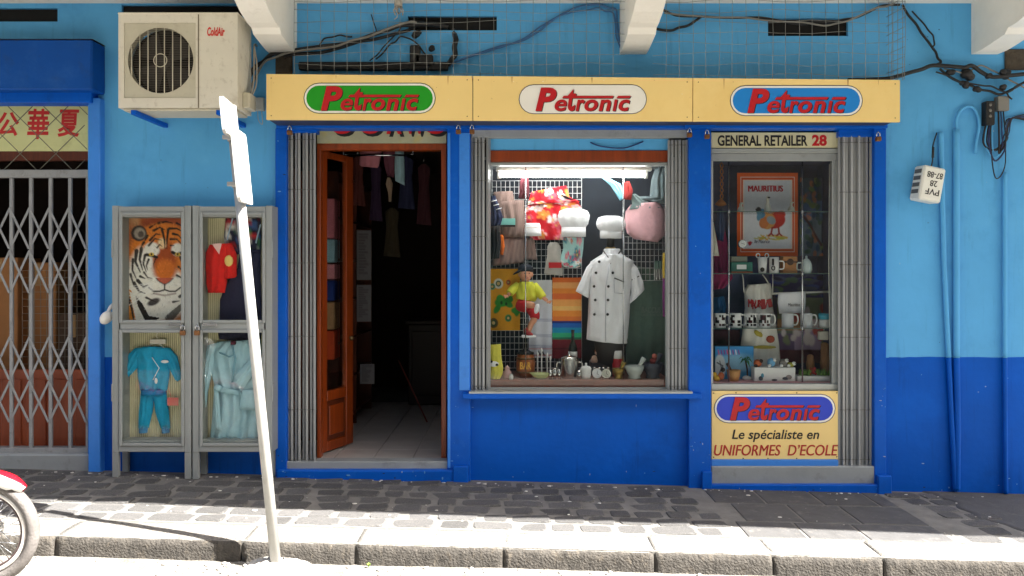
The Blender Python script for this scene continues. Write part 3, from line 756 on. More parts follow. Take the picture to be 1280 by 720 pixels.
# goods behind the gate
mb = MB()
mb.pbox(-160, 112, 462, 585, .30, .34, .004)
pn = mb.build("wood_partition", REDWOOD, None, "red brown wooden partition low behind the lattice gate", "partition")
for k in range(5):
    x = -32 + k * 31; mb = MB(); mb.pbox(x + 2, x + 27, 474, 560, .285, .30, .006); mb.build("panel", REDWOOD, pn)
CARD = M("cardboard", c(172, 118, 70), .8, var=.12, scale=6)
for k, (x0, x1, y0, y1, d, lb) in enumerate(((-24, 22, 322, 470, .7, "tan cardboard carton at left edge behind lattice gate"), (24, 70, 328, 470, .85, "brown cardboard carton standing behind the wire rack"), (74, 108, 392, 470, .8, "low dark carton behind right end of lattice gate"))):
    t = thing("carton", lb, "carton", PX((x0 + x1) / 2, y1, d), "cartons behind the gate")
    mb = MB(); mb.box(XX(x0, d), XX(x1, d), d, d + .35, ZZ(586, 0) + .06, ZZ(y0, d), .006); mb.build("body", CARD if k < 2 else M("dark_card", c(92, 70, 52), .8), t)
    mb = MB(); mb.box((XX(x0, d) + XX(x1, d)) / 2 - .025, (XX(x0, d) + XX(x1, d)) / 2 + .025, d - .003, d - .0005, ZZ(y0, d) - .2, ZZ(y0, d) - .01); mb.build("tape", M("parcel_tape", c(180, 140, 90), .3), t)
mb = MB(); d = .6
for k in range(11): mb.tube([PX(28 + k * 7.6, 338, d), (XX(28 + k * 7.6, d), d, ZZ(585, 0) + .06)], .0025, 4)
for k in range(20): mb.tube([PX(28, 338 + k * 9, d), PX(106, 338 + k * 9, d)], .0025, 4)
mb.build("wire_rack", M("rack_wire", c(165, 150, 130), .5, .3), None, "thin wire rack standing behind lattice gate", "rack")

# ------------------------------------------------------------------ the other side of the street (behind the photographer, unseen; added to cut sky light and darken the glass)
OPW = M("faded_ochre_wall", c(150, 138, 118), .8, var=.12, scale=1.5, bump=.2, bscale=15, dirt=(c(110, 100, 88), .4, 1.2))
ob_ = thing("added_opposite_building", "plain ochre building across the street, added unseen to cut sky light", "building", (0, -9.6, RZ(0) - .3))
mb = MB(); hs = [(x, x + 1.1, 3.9, 5.2) for x in range(-13, 13, 3)] + [(x, x + 1.8, -.2, 2.3) for x in range(-13, 13, 4)]
wall_holes(mb, -15, 15, -.8, 7.5, -9.6, -9.9, hs); mb.build("wall", OPW, ob_, recalc=False)
mb = MB(); mb.box(-15, 15, -15, -9.95, -.8, 7.4); mb.build("rear_block", DARKIN, ob_)
mb = MB(); mb.box(-15.1, 15.1, -9.95, -9.35, 7.45, 7.65, .02); mb.build("cornice", OPW, ob_)
for h in hs:
    mb = MB(); mb.box(h[0], h[1], -9.82, -9.78, h[2], h[3]); mb.build("shutter_leaf", M("faded_green_shutter", c(85, 105, 95), .6, var=.1), ob_)
# ------------------------------------------------------------------ shop door
dr = thing("shop_door", "varnished brown wooden door frame with glazed leaf standing open inward", "door", (XX(478, .12), .12, ZF))
mb = MB(); mb.pbox(396, 400.5, 180, 577, .10, .2, .004); mb.build("jamb", WOOD, dr)
mb = MB(); mb.pbox(551.5, 558, 180, 577, .10, .2, .004); mb.build("jamb", WOOD, dr)
mb = MB(); mb.pbox(396, 558, 179, 187, .098, .2, .004); mb.build("head", WOOD, dr)
hp = Vector((-1.487, .205, 0)); fp = Vector((-1.318, .62, 0)); lw = (fp - hp).length
Z0, Z1 = ZF + .012, ZZ(187, .2) - .004
LM = Matrix.Translation((hp.x, hp.y, 0)) @ Matrix.Rotation(math.atan2(fp.y - hp.y, fp.x - hp.x), 4, 'Z')
leaf = thing("leaf", None, None, Vector((hp.x, hp.y, ZF)) - org(dr)); leaf.parent = dr
def lbox(a, b, z0, z1, t0=-.02, t1=.02, name="stile", mt=WOOD, bev=.004):
    mb = MB(); mb.box(a, b, t0, t1, z0, z1, bev, mat=LM); return mb.build(name, mt, leaf)
lbox(0, .085, Z0, Z1); lbox(lw - .1, lw, Z0, Z1)
zb, zm = ZZ(548, .4), ZZ(486, .4); zt = ZZ(200, .4)
lbox(.086, lw - .101, Z0, zb, name="rail"); lbox(.086, lw - .101, zm - .08, zm, name="rail"); lbox(.086, lw - .101, zt, Z1, name="rail")
lbox(.087, lw - .102, zb + .001, zm - .081, -.008, .008, "lower_panel", WOODD); lbox(.12, lw - .135, zb + .04, zm - .12, -.018, -.0085, "raised_panel", WOOD, .008)
lbox(.087, lw - .102, zm + .001, zt - .001, -.002, .002, "pane", GLASSC, 0)
for z in (.55, 1.25, 2.1):
    mb = MB(); mb.cyl((hp.x - .008, hp.y - .02, z - .05), (hp.x - .008, hp.y - .02, z + .05), .009, n=8); mb.build("hinge", M("old_brass", c(120, 95, 60), .5, .6), leaf)
mb = MB(); q = LM @ Vector((lw - .05, -.035, 1.02)); mb.ell(q, .02, 10, 6); mb.cyl(q, LM @ Vector((lw - .05, -.015, 1.02)), .008, n=8); mb.build("knob", M("old_brass"), leaf)
# partly hidden sign above the door
ts = thing("transom_sign", "old grey sign with red letters half hidden behind blue lintel", "sign", PX(478, 181, .08))
mb = MB(); mb.pbox(396, 558, 150, 179, .07, .085, .002); mb.build("board", M("grey_yellow_board", c(160, 160, 130), .55, var=.15, scale=5, dirt=(c(190, 170, 70), .5, 6)), ts)
for nm, m_, o, d in (("letter_shadow", BLK, 3.5, .0690), ("lettering", RED, 0, .0660)):
    mb = MB()
    for ch_, a, b in (("U", 414, 441), ("O", 447, 478), ("A", 483, 502), ("W", 504, 533), ("S", 534, 556)): ptext(mb, ch_, a + o, b + o, 140 + o * .8, 167.5 + o, d, bold=.05)
    mb.build(nm, m_, ts, recalc=False)

# things dimly visible inside
def folded(name, x0, x1, y0, y1, d, col, label, pat=None):
    mb = MB(); w_ = XX(x1, d) - XX(x0, d)
    mb.box(XX(x0, d), XX(x1, d), d, d + .22, ZZ(y1, d), ZZ(y0, d), .008)
    return mb.build(name, M("cloth_" + name + str(x0) + str(y0), col, .85, var=.1, scale=30, bump=.2, bscale=120), None, label, "clothes", "goods on the shelf behind the door leaf")
WS = thing("wall_shelf", "dim wooden shelf unit along the wall inside the open door", "shelf", (-1.75, .9, ZF))
for x0, x1 in ((-1.80, -1.775), ):
    mb = MB(); mb.box(x0, x1, .5, 2.4, ZF, 2.4); mb.build("back_board", WOODD, WS)
for k, z in enumerate((.25, .60, .95, 1.30, 1.65, 2.0, 2.38)):
    mb = MB(); mb.box(-1.774, -1.45, .76, 2.4, z, z + .02, .002); mb.build("shelf_board", WOODD, WS)
for y in (.75, 1.55, 2.38):
    mb = MB(); mb.box(-1.774, -1.45, y, y + .02 if y > 1 else y + .009, ZF, 2.4); mb.build("upright", WOODD, WS)
# goods hanging by the glazed leaf
folded("shirt", 407, 418, 248, 298, .62, c(205, 120, 135), "pink shirt seen through glazed door leaf")
folded("shirt", 407, 418, 299, 328, .62, c(150, 190, 205), "pale blue shirt below the pink one behind the leaf glass")
folded("towel", 407, 418, 330, 349, .62, c(215, 140, 150), "pink checked towel behind the leaf glass")
folded("shirt", 407, 418, 351, 376, .62, c(30, 55, 130), "dark blue folded shirt behind the leaf glass")
folded("towel", 407, 418, 378, 412, .62, c(180, 140, 100), "tan folded towel behind the leaf glass")
folded("towel", 407, 418, 414, 450, .62, c(205, 75, 35), "orange folded towel lowest behind the leaf glass")
for k, (x0, x1, y0, y1, d, lb) in enumerate(((446, 464, 288, 350, 1.5, "upper white paper pinned to shelf inside the shop"), (446, 464, 356, 402, 1.5, "lower white paper pinned to shelf inside the shop"), (450, 468, 455, 480, 1.5, "small white card low on the inside shelf"))):
    cv = Canvas(20, 40, c(120, 118, 120)); r = random.Random(k)
    for q in range(14): cv.line([(.15, .08 + q * .06), (.15 + r.uniform(.2, .7), .08 + q * .06)], .06, c(70, 65, 70), .7)
    printed("paper_notice", cv, x0, x1, y0, y1, d, PAPER, lb, "notice", group="papers inside the shop")
def hung(name, rows, d, col, label, cat="clothes", thick=.03, fold=.01, nf=3, group=None, colf=None, mat=None, ph=0., **k):
    mb = MB(); mb.loft(rows, d, thick, fold=fold, nf=nf, ph=ph, colf=colf, **k)
    return mb.build(name, mat or (PRINT if colf else M("cloth_" + name + str(int(rows[0][0][0] * 7 + rows[0][0][1])), col, .85, var=.07, scale=25, bump=.5, bscale=30)), None, label, cat, group)
HG = "clothes hanging inside the shop door"
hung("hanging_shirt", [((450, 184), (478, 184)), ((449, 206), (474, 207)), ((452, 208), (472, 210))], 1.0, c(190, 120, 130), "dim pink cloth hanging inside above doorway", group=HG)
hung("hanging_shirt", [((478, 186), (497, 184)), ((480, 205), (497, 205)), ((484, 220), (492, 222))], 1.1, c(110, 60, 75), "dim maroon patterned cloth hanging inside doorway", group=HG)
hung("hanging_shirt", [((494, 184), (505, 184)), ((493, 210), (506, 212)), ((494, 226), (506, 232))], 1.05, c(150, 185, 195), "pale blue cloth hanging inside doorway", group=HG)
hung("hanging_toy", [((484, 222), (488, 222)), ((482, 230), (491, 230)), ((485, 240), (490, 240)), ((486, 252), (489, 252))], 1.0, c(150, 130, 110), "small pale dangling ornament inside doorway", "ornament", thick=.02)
mb = MB(); mb.cyl((-1.45, .95, 2.56), (-.85, .95, 2.56), .009); mb.cyl((-1.45, .95, 2.56), (-1.45, .95, 2.75), .006); mb.cyl((-.85, .95, 2.56), (-.85, .95, 2.75), .006)
mb.build("hanging_rail", CHROME, None, "thin clothes rail near ceiling inside doorway", "rail")
mb = MB(); p0 = PX(534, 505, 1.6); mb.cyl((p0.x, 1.6, ZF), PX(498, 450, 1.9), .007, n=8)
mb.build("broom_handle", M("broom_red", c(110, 40, 30), .6), None, "thin reddish broom handle leaning in the dark interior", "broom")

r = random.Random(33)
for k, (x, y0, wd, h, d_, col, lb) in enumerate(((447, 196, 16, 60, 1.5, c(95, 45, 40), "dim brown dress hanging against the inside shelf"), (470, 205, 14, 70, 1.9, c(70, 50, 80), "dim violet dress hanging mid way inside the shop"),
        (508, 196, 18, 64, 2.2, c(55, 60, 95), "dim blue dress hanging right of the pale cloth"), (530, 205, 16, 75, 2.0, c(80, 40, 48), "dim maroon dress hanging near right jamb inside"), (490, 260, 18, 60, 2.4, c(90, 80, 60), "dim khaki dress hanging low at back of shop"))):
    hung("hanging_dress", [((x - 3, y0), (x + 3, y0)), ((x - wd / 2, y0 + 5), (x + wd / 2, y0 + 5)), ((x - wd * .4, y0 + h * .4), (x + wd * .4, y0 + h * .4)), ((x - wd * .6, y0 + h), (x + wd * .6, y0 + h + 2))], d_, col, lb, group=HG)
    mb = MB(); mb.tube([PX(x, y0 + 2, d_), (XX(x, d_), d_, 2.76)], .002, 5); mb.build("hanger_wire", CHROME, bpy.data.objects[[o.name for o in COL.objects if o.name.startswith("hanging_dress")][-1]])
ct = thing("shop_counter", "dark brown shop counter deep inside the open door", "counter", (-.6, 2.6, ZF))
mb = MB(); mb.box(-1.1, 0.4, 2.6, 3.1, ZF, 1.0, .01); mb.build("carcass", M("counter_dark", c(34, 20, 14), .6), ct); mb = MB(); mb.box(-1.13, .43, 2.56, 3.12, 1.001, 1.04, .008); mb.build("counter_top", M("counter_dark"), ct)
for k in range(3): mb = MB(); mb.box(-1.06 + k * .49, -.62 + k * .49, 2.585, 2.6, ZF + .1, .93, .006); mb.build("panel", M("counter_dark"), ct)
# ------------------------------------------------------------------ air conditioner
AD = -.5
ac = thing("air_conditioner", "beige outdoor air conditioner unit on blue wall brackets", "air conditioner", PX(222, 137, AD))
ACM = M("aged_beige_plastic", c(214, 209, 193), .5, var=.05, scale=4, dirt=[(c(140, 125, 95), .35, 4.0), (c(120, 105, 80), .4, 18.)])
ACP = M("aged_beige_panel", c(190, 185, 165), .5, var=.06, scale=5, dirt=(c(130, 115, 85), .4, 6.0))
x0, x1, z0, z1 = XX(148, AD), XX(297, AD), ZZ(135, AD), ZZ(18, AD)
cxp, czp = XX(200.5, AD), ZZ(75.5, AD); R_ = 41 * (DC + AD) / F
sx0, sx1, sz0, sz1 = XX(155, AD), XX(244.5, AD), ZZ(122.5, AD), ZZ(28.5, AD)
mb = MB(); wall_holes(mb, x0, x1, z0, z1, AD, AD + .30, [(sx0, sx1, sz0, sz1)]); mb.build("casing", ACM, ac)
mb = MB(); mb.box(x0 - .004, x1 + .004, AD - .004, AD + .305, z1 + .0005, z1 + .014, .004); mb.build("top_cover", ACM, ac)
mb = MB(); n = 48; sq = []; ci = []
for k in range(n):
    t = 2 * PI * k / n; ct, st = math.cos(t), math.sin(t); q = 1 / max(abs(ct), abs(st)); qx, qz = q * ((sx1 - sx0) / 2 - .001), q * ((sz1 - sz0) / 2 - .001)
    mx, mz = (sx0 + sx1) / 2, (sz0 + sz1) / 2
    sq.append((mx + ct * qx, AD + .006, mz + st * qz)); ci.append((cxp + R_ * ct, AD + .004, czp + R_ * st))
cb = [(p[0], AD + .06, p[2]) for p in ci]
mb.add(sq + ci + cb, [(k, (k + 1) % n, n + (k + 1) % n, n + k) for k in range(n)] + [(n + k, n + (k + 1) % n, 2 * n + (k + 1) % n, 2 * n + k) for k in range(n)])
mb.build("fan_surround", ACP, ac)
mb = MB(); mb.cyl((cxp, AD + .10, czp), (cxp, AD + .12, czp), R_ * 1.05, n=32); mb.build("fan_cavity", DARKIN, ac)
for k in range(4):
    mb = MB()
    def blade(u, v, k=k):
        a = k * PI / 2 + .2 + v * 1.1; r = R_ * (.22 + .70 * u); return (cxp + r * math.cos(a), AD + .065 + .03 * v, czp + r * math.sin(a))
    mb.grid(blade, 6, 6); mb.build("fan_blade", M("fan_grey", c(58, 54, 50), .7), ac, recalc=False)
mb = MB(); mb.cyl((cxp, AD + .05, czp), (cxp, AD + .098, czp), R_ * .22, n=16); mb.build("fan_hub", M("fan_grey"), ac)
mb = MB()
for k in range(38):
    zz = czp - R_ + 2 * R_ * (k + .5) / 38; hwid = math.sqrt(max(R_ ** 2 - (zz - czp) ** 2, 0)); mb.tube([(cxp - hwid, AD + .004, zz), (cxp + hwid, AD + .004, zz)], .0016, 4)
mb.build("guard_wire", M("guard_wire", c(88, 82, 72), .5, .2), ac)
for k in range(8):
    xx = cxp - R_ + 2 * R_ * (k + .5) / 8; hh = math.sqrt(max(R_ ** 2 - (xx - cxp) ** 2, 0)); mb = MB(); mb.tube([(xx, AD - .001, czp - hh), (xx, AD - .001, czp + hh)], .0038, 6); mb.build("guard_bar", ACP, ac)
mb = MB(); mb.tube([(cxp + .2 * R_ * math.cos(t), AD - .002, czp + .2 * R_ * math.sin(t)) for t in [2 * PI * k / 20 for k in range(20)]], .003, 5, closed=True); mb.build("guard_ring", ACP, ac)
mb = MB(); mb.box(XX(247.5, AD), XX(248.8, AD), AD - .0025, AD + .002, z0, z1); mb.build("panel_seam", M("seam_dark", c(110, 100, 80), .7), ac)
mb = MB(); ptext(mb, "ColdAir", 259, 281, 34, 45, AD - .0005, shear=.15, bold=.03); mb.build("lettering", M("cold_red", c(205, 45, 35), .5), ac, recalc=False)
mb = MB(); mb.box(x0 + .03, x1 - .02, AD + .01, AD + .28, z0 - .018, z0 - .001, .004); mb.build("base_pan", ACP, ac)
for xx in (XX(166, AD), XX(272, AD)):
    mb = MB(); mb.box(xx, xx + .035, AD - .03, 0.0, z0 - .05, z0 - .019, .002); mb.build("wall_bracket", DBLUE, ac)
mb = MB(); mb.box(x1 + .0005, x1 + .05, AD + .1, AD + .25, z0 + .02, z0 + .13, .006); mb.build("valve_cover", ACP, ac)
for o in (0, .02):
    mb = MB(); mb.tube(catmull([(x1 + .03, AD + .16 + o, z0 + .10), (x1 + .045 + o, AD + .2, z0 + .2), (x1 + .035 + o, AD + .25, z0 + .36), (x1 + .03, AD + .27, z0 + .5), (x1 - .02, 0.0, z0 + .56)]), .006, 7); mb.build("pipe", M("pipe_white", c(150, 145, 135), .6), ac)
mb = MB(); mb.box(XX(318, -.04), XX(330, -.04), -.05, 0, ZZ(138, -.04), ZZ(122, -.04), .004)
mb.tube(catmull([PX(322, 138, -.03), PX(323, 150, -.04), PX(328, 155, -.04), PX(327, 138, -.03)]), .003, 5)
mb.build("isolator_box", M("box_grey", c(165, 168, 165), .5), None, "small grey isolator box between air conditioner and cream sign", "electrical box")

# ------------------------------------------------------------------ glazed display cabinets
CD = -.2
def cabinet(x0, x1, label, right):
    t = thing("display_cabinet", label, "cabinet", PX((x0 + x1) / 2, 592, CD), "glazed display cabinets on the wall")
    def part(nm, a, b, y0, y1, d0, d1, mt=CABG, bev=.003):
        mb = MB(); mb.pbox(a, b, y0, y1, d0, d1, bev); return mb.build(nm, mt, t)
    gz = lambda px: G(XX(px, CD)) + .003
    part("top_rail", x0 + 8.1, x1 - 8.1, 258, 271, CD, -.006); part("middle_rail", x0 + 10.1, x1 - 10.1, 403.5, 412.5, CD + .001, CD + .03); part("bottom_rail", x0 + 8.1, x1 - 8.1, 556, 565, CD, -.006)
    for k, (a, b) in enumerate(((x0, x0 + 8), (x1 - 8, x1))):
        mb = MB(); X0, X1 = XX(a, CD), XX(b, CD)
        mb.box(X0, X1, CD, -.004, ZZ(566, CD), ZZ(257, CD), .003); mb.build("side", CABG, t)
        mb = MB(); mb.box(X0, X1 - (.004 if k == 0 else 0), CD + .002, CD + .04, gz((a + b) / 2), ZZ(566, CD) - .0005, .002); mb.build("leg", CABG, t)
        mb = MB(); mb.box(X0, X1 - .004, -.045, -.006, gz((a + b) / 2), ZZ(566, CD) - .0005, .002); mb.build("leg", CABG, t)
    # moulded door frame
    for (y0, y1) in ((265, 404), (412, 558)):
        for (a, b, p, q) in ((x0 + 8.5, x0 + 12.5, y0, y1), (x1 - 12.5, x1 - 8.5, y0, y1), (x0 + 12.7, x1 - 12.7, y0, y0 + 4), (x0 + 12.7, x1 - 12.7, y1 - 4, y1)):
            part("moulding", a, b, p, q, CD - .012, CD - .001, bev=.004)
        part("pane", x0 + 9, x1 - 9, y0 + 1, y1 - 1, CD + .008, CD + .011, GLASSC, 0)
    part("back_board", x0 + 8.2, x1 - 8.2, 262, 562, -.022, -.005, PERF)
    part("shelf_board", x0 + 8.2, x1 - 8.2, 404.5, 411.5, CD + .031, -.0225)
    part("floor_board", x0 + 8.2, x1 - 8.2, 551, 555.5, CD + .03, -.0225, GREYP)
    ys = 258
    for hy in (300, 480): part("hinge", (x0 - 1.0) if not right else (x1 - .6), (x0 + .6) if not right else (x1 + 1.0), hy, hy + 22, CD - .008, CD + .03, CABG, .002)
    lx = x1 - 10 if not right else x0 + 6
    mb = MB(); p = PX(lx, 414, CD - .02)
    mb.box(p.x - .02, p.x + .02, CD - .035, CD - .013, p.z - .03, p.z + .005, .005, 1); mb.tube([p + Vector((-.013, 0, 0)), p + Vector((-.013, 0, .03)), p + Vector((0, 0, .042)), p + Vector((.013, 0, .03)), p + Vector((.013, 0, 0))], .004, 6)
    mb.build("padlock", [CHROME, M("rusty_brass")], t)
    mb = MB(); bx_ = (x1 - 28, x1 - 12) if not right else (x0 + 12, x0 + 30)
    mb.pbox(*bx_, 404, 407.5, CD - .018, CD - .0125, .001); mb.build("hasp_bar", CHROME, t)
    return t
# pegboard: fine vertical ribs
def make_perf():
    m = M("ribbed_cream_board", c(232, 226, 190), .8, var=.05); n = m.node_tree.nodes; l = m.node_tree.links; b = n["Principled BSDF"]
    src = b.inputs["Base Color"].links[0].from_socket
    tc = n.new("ShaderNodeTexCoord"); wv = n.new("ShaderNodeTexWave"); wv.bands_direction = 'X'; wv.inputs["Scale"].default_value = 22
    l.new(tc.outputs["Object"], wv.inputs["Vector"])
    mx = n.new("ShaderNodeMix"); mx.data_type = 'RGBA'; mx.blend_type = 'MULTIPLY'; mx.inputs["B"].default_value = (.55, .52, .45, 1)
    l.new(wv.outputs["Fac"], mx.inputs["Factor"]); l.new(src, mx.inputs["A"]); l.new(mx.outputs["Result"], b.inputs["Base Color"])
    bp = n.new("ShaderNodeBump"); bp.inputs["Strength"].default_value = .6; bp.inputs["Distance"].default_value = .004
    l.new(wv.outputs["Fac"], bp.inputs["Height"]); l.new(bp.outputs[0], b.inputs["Normal"])
    return m
PERF = make_perf()
cabinet(140, 238.5, "grey glazed wall cabinet with tiger poster and turquoise baby suit inside", False)
cabinet(240.5, 340, "grey glazed wall cabinet with red cardigan and pale bathrobe inside", True)

# tiger poster
cv = Canvas(100, 176, c(196, 120, 60)); r = random.Random(5)
OR, DO, WH, BK, CR = c(226, 128, 40), c(170, 74, 24), c(240, 236, 228), c(28, 20, 18), c(238, 205, 160)
for _ in range(40): cv.ell(r.uniform(0, .5), r.uniform(0, .45), r.uniform(.05, .16), r.uniform(.03, .09), r.choice([c(150, 70, 30), c(225, 180, 140), c(200, 110, 60), c(120, 50, 25)]), 0, .9, .6)
for _ in range(14): cv.ell(r.uniform(.4, 1), r.uniform(0, .08), r.uniform(.08, .2), .03, r.choice([c(130, 55, 25), c(165, 75, 40)]), 0, .9, .7)
cv.ell(.68, .36, .56, .30, OR, 0, .15); cv.ell(.60, .72, .52, .26, WH, 0, .2); cv.ell(.30, .50, .20, .22, WH, .2, .4)
cv.poly([(0, .62), (.16, .70), (.26, 1), (0, 1)], c(222, 140, 50)); cv.poly([(.12, .70), (.3, .76), (.4, 1), (.24, 1)], WH)
cv.poly([(.22, .74), (.34, .82), (.44, .93), (.62, .95), (.5, 1), (.4, 1), (.26, .84)], BK); cv.poly([(.72, .93), (1.0, .80), (1.0, .86), (.8, 1), (.7, 1)], BK, .85)
cv.line([(.08, .70), (.16, .86), (.2, 1)], .05, BK, w2=.02); cv.line([(.0, .78), (.08, .9), (.12, 1)], .04, BK, .8)
cv.ell(.66, .20, .40, .13, OR, 0, .2); cv.ell(.28, .155, .13, .075, c(60, 50, 48), -.3, .15); cv.ell(.29, .155, .09, .052, c(170, 160, 150), -.3, .35); cv.ell(.31, .165, .05, .03, c(90, 80, 76), 0, .4)
cv.ell(.70, .42, .20, .20, DO, 0, .5); cv.ell(.71, .50, .17, .10, c(214, 112, 34), 0, .5)
cv.ell(.49, .31, .13, .07, WH, -.5, .3); cv.ell(.92, .31, .11, .06, WH, .5, .3); cv.ell(.66, .25, .07, .05, CR, 0, .5); cv.ell(.40, .42, .10, .10, WH, 0, .4)
cv.ell(.52, .64, .19, .075, WH, .1, .25); cv.ell(.88, .64, .16, .07, WH, -.1, .25); cv.ell(.70, .75, .24, .075, c(236, 232, 226), 0, .3)
for (p, w1) in (([(.46, .22), (.56, .16), (.64, .17)], .028), ([(.44, .27), (.54, .205), (.65, .22)], .026), ([(.84, .16), (.92, .17), (1., .22)], .03), ([(.80, .21), (.9, .21), (1, .27)], .026), ([(.66, .12), (.70, .22), (.705, .30)], .03), ([(.76, .12), (.74, .22), (.735, .30)], .03),
                ([(.52, .13), (.62, .10), (.70, .12)], .03), ([(.78, .11), (.9, .11), (1, .14)], .03), ([(.58, .29), (.62, .26), (.66, .28)], .02), ([(.8, .27), (.86, .27)], .02),
                ([(.24, .32), (.22, .42), (.30, .52)], .045), ([(.32, .30), (.29, .40), (.34, .50)], .04), ([(.18, .40), (.17, .50), (.25, .60)], .03), ([(.38, .36), (.35, .44), (.40, .52)], .03), ([(.26, .60), (.36, .66), (.42, .64)], .04), ([(.30, .56), (.38, .58)], .03),
                ([(.44, .40), (.40, .46), (.42, .50)], .025), ([(.36, .24), (.30, .30)], .03), ([(.42, .18), (.36, .24)], .03), ([(.96, .38), (.99, .45)], .03)):
    cv.line(p, w1 * 1.5, BK, .97, w2=w1 * .4)
for ex, sg_ in ((.485, 1), (.915, -1)):
    cv.line([(ex - .085, .345 + .012 * sg_), (ex, .362), (ex + .085, .345 + .025 * sg_ + .01)], .05, BK); cv.ell(ex, .353, .042, .017, c(226, 190, 70), 0, .1); cv.ell(ex, .352, .016, .012, BK)
cv.poly([(.56, .575), (.84, .575), (.78, .61), (.70, .635), (.62, .61)], c(196, 92, 70)); cv.line([(.56, .578), (.62, .612), (.70, .637), (.78, .612), (.84, .578)], .02, BK, .8)
cv.line([(.70, .635), (.70, .685)], .022, BK); cv.line([(.44, .665), (.52, .70), (.62, .70), (.70, .685), (.78, .70), (.88, .70), (.96, .665)], .024, BK); cv.line([(.52, .72), (.7, .74), (.88, .72)], .03, c(120, 100, 90), .6)
for q in range(9): cv.line([(.48 + .02 * (q % 3), .615 + .012 * q * .7), (.10 + .03 * (q % 4), .66 + .022 * q)], .009, (.9, .9, .88), .8)
cv.ell(.52, .80, .11, .03, c(70, 64, 66), -.4, .4)
for p, w1 in (([(.55, .40), (.52, .44), (.53, .49)], .02), ([(.36, .52), (.42, .57), (.50, .58)], .025), ([(.20, .62), (.28, .70), (.38, .72)], .04), ([(.14, .54), (.20, .66)], .035), ([(.40, .76), (.5, .785), (.56, .80)], .03), ([(.9, .55), (.97, .57), (1, .6)], .03), ([(.93, .47), (1, .51)], .03), ([(.95, .75), (1, .72)], .04), ([(.84, .80), (.95, .79)], .03), ([(.6, .06), (.72, .045), (.84, .06)], .035), ([(.46, .10), (.56, .065)], .03), ([(.9, .06), (1, .09)], .03)): cv.line(p, w1 * 1.3, BK, .95, w2=w1 * .3)
for _ in range(900):
    u, v = r.uniform(0, 1), r.uniform(.06, 1); du, dv = u - .70, v - .56; L = math.hypot(du, dv) + .05; s_ = r.uniform(.02, .05)
    j = r.uniform(-.5, .5); qu, qv = du / L, dv / L; k_ = cv.sample(u, v); f_ = r.choice([.45, .7, 1.35, 1.6])
    cv.line([(u, v), (u + (qu - j * qv) * s_, v + (qv + j * qu) * s_ * .55)], .011, tuple(min(1, q_ * f_ + (.03 if f_ > 1 else 0)) for q_ in k_), .55, w2=.004)
for q in range(9): cv.line([(.48 + .02 * (q % 3), .615 + .012 * q * .7), (.10 + .03 * (q % 4), .66 + .022 * q)], .009, (.9, .9, .88), .6)
printed("tiger_poster", cv, 152.5, 228.5, 271, 404, -.034, PAPER, "colour poster of a tiger face in the left cabinet", "poster")

# turquoise baby suit
TQ = lambda u, v, x, y: c(14, 148, 190) if not (205 <= y and abs(y - 496) < 3.4) else c(8, 120, 165)
TQm = M("turquoise_jersey", c(14, 162, 208), .75, var=.08, scale=30, bump=.6, bscale=30); TQd = M("turquoise_rib", c(8, 130, 190), .8)
suit = thing("baby_suit", "turquoise two piece baby suit on hanger in left cabinet", "baby suit", PX(191, 541, -.05))
dS = -.038
mb = MB(); mb.loft([((181, 433), (201, 433)), ((168, 436), (214, 436)), ((171, 455), (212, 455)), ((172, 470), (212, 470)), ((175, 488), (209, 488))], dS, .035, fold=.010); mb.build("top", TQm, suit)
mb = MB(); mb.loft([((169, 435), (180, 434)), ((158, 445), (176, 456)), ((153, 463), (164, 468)), ((153, 470), (161, 471))], dS, .02, fold=.006); mb.build("sleeve", TQm, suit)
mb = MB(); mb.loft([((203, 434), (213, 435)), ((210, 458), (222, 446)), ((219, 475), (226, 466)), ((222, 477), (226, 474))], dS, .02, fold=.006); mb.build("sleeve", TQm, suit)
mb = MB(); mb.loft([((176, 487), (208, 487)), ((176, 493), (208, 493))], dS, .055, fold=.004, nf=9); mb.build("waistband", TQd, suit)
mb = MB(); mb.loft([((176, 492), (193, 492)), ((174, 512), (191, 514)), ((173, 535), (186, 535))], dS, .03, fold=.008); mb.loft([((191, 492), (208, 492)), ((194, 514), (211, 512)), ((201, 535), (213, 535))], dS, .03, fold=.008); mb.build("trousers", TQm, suit)
for a, b in ((173.5, 185), (202, 212.5)):
    mb = MB(); mb.loft([((a, 534), (b, 534)), ((a + .5, 541), (b - .5, 541))], dS, .03, fold=.003, nf=6); mb.build("cuff", TQd, suit)
mb = MB(); mb.tube([PX(190, 447, dS - .056), PX(199, 460, dS - .058), PX(191, 475, dS - .055)], .003, 5); mb.ell(PX(206, 452, dS - .045), (.03, .006, .012), 8, 5); mb.ell(PX(195, 476, dS - .055), (.012, .005, .022), 8, 5); mb.build("applique", WHITEC, suit)
mb = MB(); mb.pbox(209, 223, 497, 507, -.07, -.067, .001); mb.tube([PX(210, 484, -.06), PX(215, 499, -.068)], .0015, 4, 0); mb.build("price_tag", M("tag_pink", c(225, 120, 110), .6), suit)
hg = MB(); hg.pbox(187, 207, 424, 430, -.06, -.045, .003); hg.tube(catmull([PX(197, 425, -.05), PX(196, 418, -.05), PX(200, 413, -.05), PX(196, 409, -.04), PX(191, 413, -.03)]), .003, 5)
hg.tube([PX(176, 438, -.05), PX(196, 427, -.05), PX(208, 437, -.05)], .004, 5)
hg.build("coat_hanger", M("hanger_white", c(220, 215, 205), .5), None, "white hanger with label above the turquoise baby suit", "hanger")

